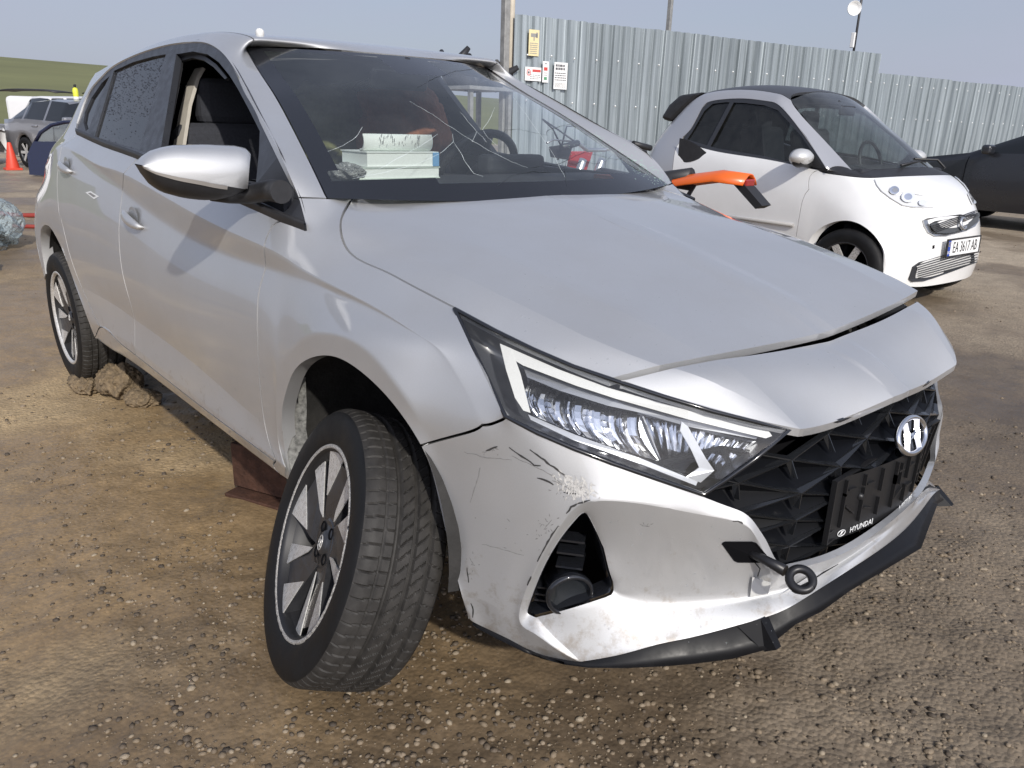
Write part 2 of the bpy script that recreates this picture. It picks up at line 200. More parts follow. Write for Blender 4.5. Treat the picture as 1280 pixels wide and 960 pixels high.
SKIN={"v":[[-23502,-7450,11341],[-23849,-7950,10844],[-18435,-8140,10427],[-18658,-7680,11017],[-24003,-8100,10482],[-18836,-8160,10115],[-23764,-8380,9458],[-19328,-8500,8878],[-22895,-8620,8297],[-19187,-8660,7234],[-22156,-8680,6842],[-18240,-8620,6076],[-21150,-8580,5393],[-16939,-8510,5433],[-19187,-8600,4277],[-16827,-8620,4300],[-18833,-8600,4187],[-16731,-8610,4133],[-20972,-8380,3235],[-18245,-8380,3304],[-14550,-8240,10302],[-14371,-7800,10799],[-15008,-8220,9689],[-14953,-8530,8388],[-14629,-8660,7066],[-14365,-8620,6266],[-14410,-8500,5360],[-14365,-8610,4367],[-14481,-8600,4057],[-15580,-8360,3431],[-8128,-8240,9592],[-8352,-7800,10294],[-8684,-8200,8842],[-8594,-8480,7931],[-8284,-8640,6948],[-8312,-8620,5862],[-8449,-8500,5119],[-8072,-8610,4160],[-8091,-8600,3937],[-8797,-8360,3427],[-3873,-8180,9263],[-3734,-7750,9869],[-4001,-8120,8720],[-3832,-8360,8164],[-3665,-8520,7412],[-3734,-8550,6162],[-3841,-8500,4716],[-3352,-8550,4090],[-3242,-8550,3883],[-3341,-8360,3412],[-20972,-7680,3115],[-18245,-7680,3184],[-15580,-7660,3311],[-8797,-7660,3307],[-3341,-7660,3292],[-2644,-8080,9062],[-2913,-7520,9719],[-2816,-8080,8695],[-2837,-8350,7815],[-3171,-8530,4825],[-2861,-8580,6044],[-3051,-8500,4026],[-2984,-8480,3823],[-3130,-8340,3394],[-2544,-8580,6732],[-1463,-8030,8888],[-1340,-7270,9400],[-1540,-8060,8678],[-1415,-8372,8079],[-1378,-8580,7506],[-107,-8000,8741],[-118,-7230,9199],[-236,-8030,8565],[-218,-8359,8261],[-366,-8580,7910],[1096,-7960,8603],[862,-7160,9038],[1011,-8005,8476],[930,-8336,8288],[650,-8570,8043],[2374,-7900,8402],[2270,-7010,8774],[2348,-7975,8343],[2066,-8287,8153],[1572,-8530,7899],[3114,-7850,8183],[3488,-7500,8338],[3063,-7905,8118],[2758,-8150,7818],[2371,-8460,7470],[3897,-7880,7584],[4219,-7660,7828],[3830,-7920,7535],[3438,-8120,7300],[2895,-8360,7000],[4381,-7940,7125],[4824,-7780,7378],[3860,-8100,6825],[3258,-8230,6507],[-3015,-8280,3296],[-2871,-8380,3681],[-2870,-8420,4091],[-2834,-8480,4748],[-2673,-8530,5445],[-2291,-8560,6073],[-1752,-8580,6714],[-892,-8590,7223],[107,-8590,7508],[1030,-8570,7490],[1896,-8510,7236],[2559,-8430,6848],[3017,-8330,6377],[-2969,-7930,3296],[-2828,-8030,3681],[-2826,-8070,4051],[-2792,-8130,4708],[-2633,-8180,5405],[-2257,-8210,6033],[-1726,-8230,6674],[-879,-8240,7183],[106,-8240,7468],[1014,-8220,7450],[1867,-8160,7196],[2521,-8080,6808],[2972,-7980,6337],[-2811,-7060,9912],[-3751,-7280,10403],[-3434,-6660,10389],[-2435,-6860,9942],[-3554,-5900,10332],[3637,-8130,5880],[4203,-7983,6179],[3891,-8070,5309],[4389,-7930,5534],[4077,-8030,4521],[4453,-7903,4648],[4134,-8060,3589],[4384,-7960,3553],[4273,-8000,2985],[4473,-7878,2914],[4653,-7811,6470],[4808,-7763,5685],[4788,-7772,4720],[4638,-7867,3522],[4758,-7768,2878],[5096,-7615,6698],[5187,-7598,5819],[5083,-7655,4747],[4878,-7768,3501],[5073,-7627,2812],[5554,-7381,6644],[5327,-7467,7163],[5584,-7403,5887],[5325,-7534,4733],[5058,-7679,3454],[5399,-7460,2725],[5974,-7076,6454],[5857,-7075,6942],[5937,-7186,5790],[5531,-7465,4754],[5215,-7638,3503],[3242,-8220,5826],[3422,-8150,5107],[3607,-8080,4359],[4007,-8120,3638],[4145,-8000,2988],[3192,-7820,5826],[3372,-7750,5107],[3557,-7680,4359],[3957,-7720,3638],[4095,-7600,2988],[6340,-6770,6397],[6336,-6614,6717],[6294,-6956,6082],[6802,-6234,6250],[6861,-5983,6430],[6696,-6514,6092],[7105,-5912,5963],[7343,-5212,6078],[7439,-5313,5769],[7623,-4852,5898],[7846,-4747,5598],[7842,-4600,5757],[8028,-4515,5341],[7996,-4393,5480],[8133,-4321,5026],[8108,-4178,5145],[8241,-4114,4650],[8209,-3983,4772],[5798,-7154,5290],[6097,-6973,5852],[5521,-7344,4538],[5278,-7494,3529],[6256,-6614,5047],[6682,-6135,5006],[7046,-5590,4896],[7453,-5019,4812],[7873,-4509,4756],[8078,-4197,4637],[6347,-6404,4329],[6702,-5916,3939],[6380,-6437,4070],[7049,-5393,3853],[7504,-4825,3892],[7941,-4229,3945],[8219,-3771,4061],[8344,-3762,4534],[8432,-3264,4126],[5529,-7542,3231],[5773,-7222,2671],[5945,-7324,3000],[6304,-7037,2812],[5449,-7423,3503],[6094,-7157,2991],[5793,-7318,3244],[6209,-6941,3328],[5939,-7041,3796],[6676,-6418,3496],[6829,-6541,3048],[6999,-5985,3503],[7230,-6049,3264],[7310,-5488,3545],[7530,-5552,3348],[7701,-4931,3657],[7883,-4980,3482],[8126,-4297,3808],[8320,-4307,3691],[8372,-3823,3933],[8531,-3864,3825],[8550,-3362,4049],[8709,-3461,4030],[8719,-2049,4341],[8763,-2214,4581],[8817,-2243,4350],[8892,-2356,4251],[8853,0,4676],[8839,0,4840],[8868,0,4550],[8886,0,4311],[4130,-7700,2928],[4245,-7700,2925],[4426,-7578,2854],[4682,-7468,2818],[4966,-7327,2752],[5259,-7160,2665],[5596,-6922,2611],[6073,-6737,2752],[6546,-6241,2988],[6930,-5749,3204],[7230,-5552,3288],[7583,-4980,3422],[8020,-4307,3631],[8231,-3864,3765],[8409,-3461,3970],[8592,-2356,4191],[8586,0,4251],[5458,-6917,5205],[5727,-6754,5710],[5208,-7088,4528],[4990,-7223,3620],[5143,-7159,3597],[5584,-6816,3860],[5982,-6272,4107],[5952,-6243,4340],[5870,-6431,4986],[-3751,-7280,10403],[-3434,-6660,10389],[-5056,-6280,11218],[-5022,-7151,11458],[-7854,-5670,12614],[-6978,-6724,12311],[-9684,-5320,13420],[-8497,-6391,12978],[-11657,-4970,14362],[-9835,-6114,13532],[-11000,-4950,14550],[-11296,-5850,14060],[-12200,-5000,14780],[-12710,-5679,14402],[-13800,-5030,14900],[-14156,-5598,14563],[-15800,-5060,14940],[-16468,-5573,14613],[-17800,-5080,14910],[-18558,-5608,14543],[-20000,-5100,14800],[-20755,-5695,14369],[-22500,-5150,14580],[-23008,-5859,14042],[-24500,-5200,14350],[-24093,-6055,13649],[-25600,-6150,13300],[-25064,-6329,13102],[-27500,-5350,13920],[-26400,-6600,12350],[-25191,-6713,12334],[-28400,-6000,12500],[-26800,-6950,11550],[-25065,-6996,11767],[-29500,-6550,11200],[-26800,-7350,10900],[-30000,-7000,10550],[-26800,-7850,10200],[-30100,-7300,9850],[-26800,-7970,9900],[-30100,-7420,9550],[-26600,-8250,9200],[-30100,-7650,8800],[-26200,-8580,8200],[-29300,-8200,7700],[-20699,-8620,4173],[-21972,-8620,5326],[-23290,-8620,6518],[-24396,-8620,7129],[-25489,-8620,7385],[-26915,-8620,7118],[-29600,-8200,6000],[-27617,-8620,6264],[-29200,-8000,4200],[-27600,-8620,4873],[-20699,-8120,4133],[-20972,-7680,3115],[-21972,-8120,5286],[-23290,-8120,6478],[-24396,-8120,7089],[-25489,-8120,7345],[-26915,-8120,7078],[-27617,-8120,6224],[-27600,-8120,4833],[-30900,-4000,10600],[-31100,-4000,9850],[-31100,0,10600],[-31300,0,9850],[-31100,-4000,9550],[-31300,0,9550],[-31300,-4200,8800],[-31500,0,8800],[-31500,-4500,7500],[-31700,0,7500],[-31900,-4500,6000],[-32100,0,6000],[-31600,-4500,4000],[-31800,0,4000],[-28300,-3000,14240],[-29300,-3600,12700],[-28600,0,14280],[-29500,0,12800],[-30300,-3800,11300],[-30500,0,11350],[-10927,-2700,14434],[-11130,-2700,14648],[-10033,0,14386],[-11200,0,14680],[-12395,-2700,14862],[-12500,0,14890],[-13930,-2700,14998],[-14000,0,15030],[-15930,-2700,15075],[-16000,0,15120],[-17930,-2700,15067],[-18000,0,15120],[-20325,-2700,14972],[-20500,0,15030],[-22825,-2700,14782],[-23000,0,14850],[-24825,-2700,14582],[-25000,0,14660],[-28300,-3000,14240],[-28600,0,14280]],"f":[[1,0,1,2,3],[1,1,4,5,2],[1,4,6,7,5],[1,6,8,9,7],[1,8,10,11,9],[1,10,12,13,11],[1,12,14,15,13],[1,14,16,17,15],[2,16,18,19,17],[1,3,2,20,21],[1,2,5,22,20],[1,5,7,23,22],[1,7,9,24,23],[1,9,11,25,24],[1,11,13,26,25],[1,13,15,27,26],[1,15,17,28,27],[2,17,19,29,28],[0,21,20,30,31],[0,20,22,32,30],[0,22,23,33,32],[0,23,24,34,33],[0,24,25,35,34],[0,25,26,36,35],[0,26,27,37,36],[0,27,28,38,37],[2,28,29,39,38],[0,31,30,40,41],[0,30,32,42,40],[0,32,33,43,42],[0,33,34,44,43],[0,34,35,45,44],[0,35,36,46,45],[0,36,37,47,46],[0,37,38,48,47],[2,38,39,49,48],[2,18,50,51,19],[2,19,51,52,29],[2,29,52,53,39],[2,39,53,54,49],[3,41,40,55,56],[3,40,42,57,55],[3,42,43,58,57],[3,45,46,59,60],[3,46,47,61,59],[3,47,48,62,61],[3,48,49,63,62],[3,43,44,64,58],[3,44,45,60,64],[3,56,55,65,66],[3,55,57,67,65],[3,57,58,68,67],[3,58,64,69,68],[3,66,65,70,71],[3,65,67,72,70],[3,67,68,73,72],[3,68,69,74,73],[3,71,70,75,76],[3,70,72,77,75],[3,72,73,78,77],[3,73,74,79,78],[3,76,75,80,81],[3,75,77,82,80],[3,77,78,83,82],[3,78,79,84,83],[3,81,80,85,86],[3,80,82,87,85],[3,82,83,88,87],[3,83,84,89,88],[3,86,85,90,91],[3,85,87,92,90],[3,87,88,93,92],[3,88,89,94,93],[3,91,90,95,96],[3,90,92,95],[3,92,93,97,95],[3,93,94,98,97],[3,63,99,100,62],[3,62,100,101,61],[3,61,101,102,59],[3,59,102,103,60],[3,60,103,104,64],[3,64,104,105,69],[3,69,105,106,74],[3,74,106,107,79],[3,79,107,108,84],[3,84,108,109,89],[3,89,109,110,94],[3,94,110,111,98],[3,99,112,113,100],[3,100,113,114,101],[3,101,114,115,102],[3,102,115,116,103],[3,103,116,117,104],[3,104,117,118,105],[3,105,118,119,106],[3,106,119,120,107],[3,107,120,121,108],[3,108,121,122,109],[3,109,122,123,110],[3,110,123,124,111],[3,56,125,126],[3,126,125,127],[3,125,128,129,127],[3,56,66,128,125],[4,98,130,131,97],[4,130,132,133,131],[4,132,134,135,133],[4,134,136,137,135],[4,136,138,139,137],[4,97,131,140,95],[4,131,133,141,140],[4,133,135,142,141],[4,135,137,143,142],[4,137,139,144,143],[4,95,140,145,96],[4,140,141,146,145],[4,141,142,147,146],[4,142,143,148,147],[4,143,144,149,148],[4,96,145,150,151],[4,145,146,152,150],[4,146,147,153,152],[4,147,148,154,153],[4,148,149,155,154],[4,151,150,156,157],[4,150,152,158,156],[4,152,153,159,158],[4,153,154,160,159],[4,98,111,161,130],[4,130,161,162,132],[4,132,162,163,134],[4,134,163,164,136],[4,136,164,165,138],[4,111,124,166,161],[4,161,166,167,162],[4,162,167,168,163],[4,163,168,169,164],[4,164,169,170,165],[4,157,156,171,172],[4,156,158,173,171],[4,172,171,174,175],[4,171,173,176,174],[4,175,174,177,178],[4,174,176,177],[4,178,177,179,180],[4,180,179,181,182],[4,182,181,183,184],[4,184,183,185,186],[4,186,185,187,188],[4,173,158,189,190],[4,158,159,191,189],[4,159,160,192,191],[4,173,190,193],[4,173,193,194,176],[4,176,194,195,177],[4,177,195,196,179],[4,179,196,197,181],[4,181,197,198,183],[4,183,198,187,185],[4,193,199,200,194],[4,199,201,200],[4,194,200,202,195],[4,195,202,203,196],[4,196,203,204,197],[4,197,204,205,198],[4,198,205,187],[4,188,187,206],[4,187,205,207,206],[4,154,155,208,160],[4,155,209,210,208],[4,209,211,210],[4,160,208,212,192],[4,208,210,213,214],[4,212,208,214],[4,210,211,213],[4,212,214,215,216],[4,216,215,217,201],[4,214,213,211,215],[4,215,211,218,217],[4,201,217,219,200],[4,217,218,220,219],[4,200,219,221,202],[4,219,220,222,221],[4,202,221,223,203],[4,221,222,224,223],[4,203,223,225,204],[4,223,224,226,225],[4,204,225,227,205],[4,225,226,228,227],[4,205,227,229,207],[4,227,228,230,229],[4,206,207,231,232],[4,207,229,233,231],[4,229,230,234,233],[4,232,231,235,236],[4,231,233,237,235],[4,233,234,238,237],[4,165,239,240,138],[4,138,240,241,139],[4,139,241,242,144],[4,144,242,243,149],[4,149,243,244,155],[4,155,244,245,209],[4,209,245,246,211],[4,211,246,247,218],[4,218,247,248,220],[4,220,248,249,222],[4,222,249,250,224],[4,224,250,251,226],[4,226,251,252,228],[4,228,252,253,230],[4,230,253,254,234],[4,234,254,255,238],[5,190,189,256,257],[5,189,191,258,256],[5,191,192,259,258],[5,192,212,260,259],[5,212,216,261,260],[5,216,201,262,261],[5,201,199,263,262],[5,199,193,264,263],[5,193,190,257,264],[6,265,266,267,268],[6,268,267,269,270],[6,270,269,271,272],[6,272,271,273,274],[6,274,273,275,276],[6,276,275,277,278],[6,278,277,279,280],[6,280,279,281,282],[6,282,281,283,284],[6,284,283,285,286],[6,286,285,287,288],[6,288,287,289,290],[6,290,289,291,292],[6,289,293,291],[6,292,291,294,295],[6,291,293,296,294],[6,295,294,297,298],[6,294,296,299,297],[6,298,297,300,0],[6,297,299,301,300],[6,0,300,302,1],[6,300,301,303,302],[6,1,302,304,4],[6,302,303,305,304],[6,4,304,306,6],[6,304,305,307,306],[6,6,306,308,8],[6,306,307,309,308],[6,14,310,18,16],[6,12,311,310,14],[6,10,312,311,12],[6,8,313,312,10],[6,8,308,314,313],[6,308,309,315,314],[6,309,316,317,315],[6,316,318,319,317],[6,18,310,320,321],[6,310,311,322,320],[6,311,312,323,322],[6,312,313,324,323],[6,313,314,325,324],[6,314,315,326,325],[6,315,317,327,326],[6,317,319,328,327],[6,301,329,330,303],[6,329,331,332,330],[6,303,330,333,305],[6,330,332,334,333],[6,305,333,335,307],[6,333,334,336,335],[6,307,335,337,309],[6,335,336,338,337],[6,309,337,339,316],[6,337,338,340,339],[6,316,339,341,318],[6,339,340,342,341],[8,293,343,344,296],[8,343,345,346,344],[8,296,344,347,299],[8,344,346,348,347],[6,299,347,329,301],[6,347,348,331,329],[7,273,349,350,275],[7,349,351,352,350],[7,275,350,353,277],[7,350,352,354,353],[7,277,353,355,279],[7,353,354,356,355],[7,279,355,357,281],[7,355,356,358,357],[7,281,357,359,283],[7,357,358,360,359],[7,283,359,361,285],[7,359,360,362,361],[7,285,361,363,287],[7,361,362,364,363],[7,287,363,365,289],[7,363,364,366,365],[7,289,365,367,293],[7,365,366,368,367]],"c":[[1,2,0.85],[2,20,0.85],[20,30,0.85],[30,40,0.85],[40,55,0.85],[55,65,0.85],[65,70,0.85],[70,75,0.85],[75,80,0.6],[80,85,0.3],[5,22,0.5],[22,32,0.5],[32,42,0.5],[42,57,0.5],[57,67,0.5],[67,72,0.5],[12,13,0.6],[13,26,0.6],[26,36,0.6],[36,46,0.6],[14,15,0.7],[15,27,0.7],[27,37,0.7],[37,47,0.7],[16,17,0.95],[17,28,0.95],[28,38,0.95],[38,48,0.95],[18,19,0.9],[19,29,0.9],[29,39,0.9],[39,49,0.9],[49,63,0.9],[63,99,0.9],[64,69,0.55],[69,74,0.55],[74,79,0.55],[79,84,0.55],[84,89,0.55],[89,94,0.55],[94,98,0.55],[64,60,0.3],[99,100,1],[100,101,1],[101,102,1],[102,103,1],[103,104,1],[104,105,1],[105,106,1],[106,107,1],[107,108,1],[108,109,1],[109,110,1],[110,111,1],[158,159,0.8],[159,160,0.8],[173,158,0.6],[173,176,0.85],[176,177,0.85],[177,179,0.85],[179,181,0.85],[181,183,0.85],[183,185,0.85],[185,187,0.85],[160,208,0.7],[208,210,0.7],[210,211,0.7],[212,214,0.7],[214,213,0.7],[213,211,0.7],[165,138,0.9],[138,139,0.9],[139,144,0.9],[144,149,0.9],[149,155,0.9],[155,209,0.9],[209,211,0.9],[211,218,0.9],[218,220,0.9],[220,222,0.9],[222,224,0.9],[224,226,0.9],[226,228,0.9],[228,230,0.9],[230,234,0.9],[234,238,0.9],[136,137,0.75],[137,143,0.75],[143,148,0.75],[148,154,0.3],[190,189,1],[189,191,1],[191,192,1],[192,212,0.8],[212,216,0.8],[216,201,0.8],[199,193,0.8],[193,190,0.8],[98,130,0.3],[130,132,0.3],[132,134,0.3],[134,136,0.3],[111,161,1],[161,162,1],[162,163,1],[163,164,1],[164,165,1],[201,200,0.35],[200,202,0.35],[202,203,0.35],[203,204,0.35],[204,205,0.35],[205,207,0.35],[207,231,0.5],[231,235,0.5],[229,233,0.5],[233,237,0.5],[18,310,1],[310,311,1],[311,312,1],[312,313,1],[313,314,1],[314,315,1],[315,317,1],[317,319,1],[1,302,0.4],[302,303,0.4],[273,275,0.5],[275,277,0.5],[277,279,0.5],[279,281,0.5],[281,283,0.5],[283,285,0.5],[285,287,0.5],[287,289,0.5],[289,293,0.5],[293,343,0.7],[343,345,0.7],[293,296,0.6],[296,299,0.6],[299,301,0.6],[301,303,0.5],[303,305,0.5],[305,307,0.5],[307,309,0.5]],"p":["front_door","rear_door","sill","fender","front_bumper","fog_surround","body_shell","roof","rear_glass"],"k":[81,96,56,126,129,99,41,206,178,190,192,201,165,127,265,266,273,298,0]}
HOOD={"v":[[-3554,-5900,10332],[-2435,-6860,9942],[-2144,-5382,10011],[-3569,-4870,10325],[-1340,-7270,9400],[-544,-6497,9547],[-228,-5093,9735],[-118,-7230,9199],[1199,-6372,9269],[862,-7160,9038],[2270,-7010,8774],[2672,-6159,8991],[3337,-6800,8503],[4214,-6600,8315],[4724,-5808,8539],[4991,-6340,8135],[5673,-6060,7986],[6148,-5264,8212],[1719,-4920,9424],[3277,-4725,9086],[5032,-4391,8653],[6340,-4145,8242],[-1616,-3411,10110],[-2996,-2884,10380],[-69,-3250,9828],[1556,-2857,9524],[3058,-2606,9166],[4942,-2410,8673],[6442,-2387,8196],[-2100,-620,10301],[-3150,-620,10482],[-208,-652,9952],[1484,-684,9612],[3276,-716,9166],[5168,-748,8650],[6495,-780,8160],[-2100,-310,10306],[-3150,-310,10487],[-204,-320,9966],[1492,-330,9635],[3288,-340,9198],[5184,-350,8691],[6519,-360,8159],[-2100,0,10309],[-3150,0,10490],[-200,0,9971],[1500,0,9642],[3300,0,9207],[5200,0,8702],[6493,0,8140],[5847,-6000,7999],[6356,-5600,7827],[7025,-4525,7895],[6261,-5082,8178],[6995,-5030,7621],[7610,-4300,7388],[7091,-3855,7945],[6441,-4026,8192],[8056,-3500,7165],[7329,-2439,7773],[6578,-2379,8102],[8049,-2100,7007],[7480,-520,7710],[6548,-760,7989],[8320,-400,7215],[7500,-340,7735],[6568,-360,7977],[8325,-300,7220],[7520,0,7730],[6578,0,7967],[8345,0,7225]],"f":[[0,0,1,2,3],[0,1,4,5],[0,1,5,6,2],[0,4,7,8,5],[0,7,9,8],[0,9,10,11,8],[0,10,12,11],[0,12,13,14,11],[0,13,15,14],[0,15,16,17,14],[0,5,8,18,6],[0,8,11,19,18],[0,11,14,20,19],[0,14,17,21,20],[0,3,2,22,23],[0,2,6,24,22],[0,6,18,25,24],[0,18,19,26,25],[0,19,20,27,26],[0,20,21,28,27],[0,23,22,29,30],[0,22,24,31,29],[0,24,25,32,31],[0,25,26,33,32],[0,26,27,34,33],[0,27,28,35,34],[0,30,29,36,37],[0,29,31,38,36],[0,31,32,39,38],[0,32,33,40,39],[0,33,34,41,40],[0,34,35,42,41],[0,37,36,43,44],[0,36,38,45,43],[0,38,39,46,45],[0,39,40,47,46],[0,40,41,48,47],[0,41,42,49,48],[1,50,51,52,53],[1,51,54,55,52],[1,53,52,56,57],[1,52,55,58],[1,52,58,56],[1,57,56,59,60],[1,56,58,61,59],[1,60,59,62,63],[1,59,61,64,62],[1,63,62,65,66],[1,62,64,67,65],[1,66,65,68,69],[1,65,67,70,68]],"c":[[1,5,0.3],[5,8,0.8],[8,11,0.8],[11,14,0.8],[14,17,0.8],[6,18,0.75],[18,19,0.75],[19,20,0.75],[20,21,0.75],[31,32,0.8],[32,33,0.8],[33,34,0.8],[34,35,0.8],[38,39,0.8],[39,40,0.8],[40,41,0.8],[41,42,0.8],[53,52,0.8],[52,58,0.8],[57,56,0.75],[56,58,0.75],[63,62,0.8],[62,64,0.8],[66,65,0.8],[65,67,0.8]],"p":["hood","nose_panel"],"k":[0,16,50,54]}
WSH={"v":[[-3450,-6640,10397],[-2618,-3984,10303],[-4401,-3756,11400],[-5073,-6260,11217],[-7040,-3390,12810],[-7846,-5650,12604],[-8683,-3180,13549],[-9702,-5300,13410],[-10603,-2970,14357],[-11675,-4950,14353],[-2150,0,10250],[-4022,0,11502],[-6586,0,12926],[-8109,0,13627],[-10000,0,14360]],"f":[[0,0,1,2,3],[0,3,2,4,5],[0,5,4,6,7],[0,7,6,8,9],[0,1,10,11,2],[0,2,11,12,4],[0,4,12,13,6],[0,6,13,14,8]],"c":[],"p":["windshield"],"k":[0,9]}
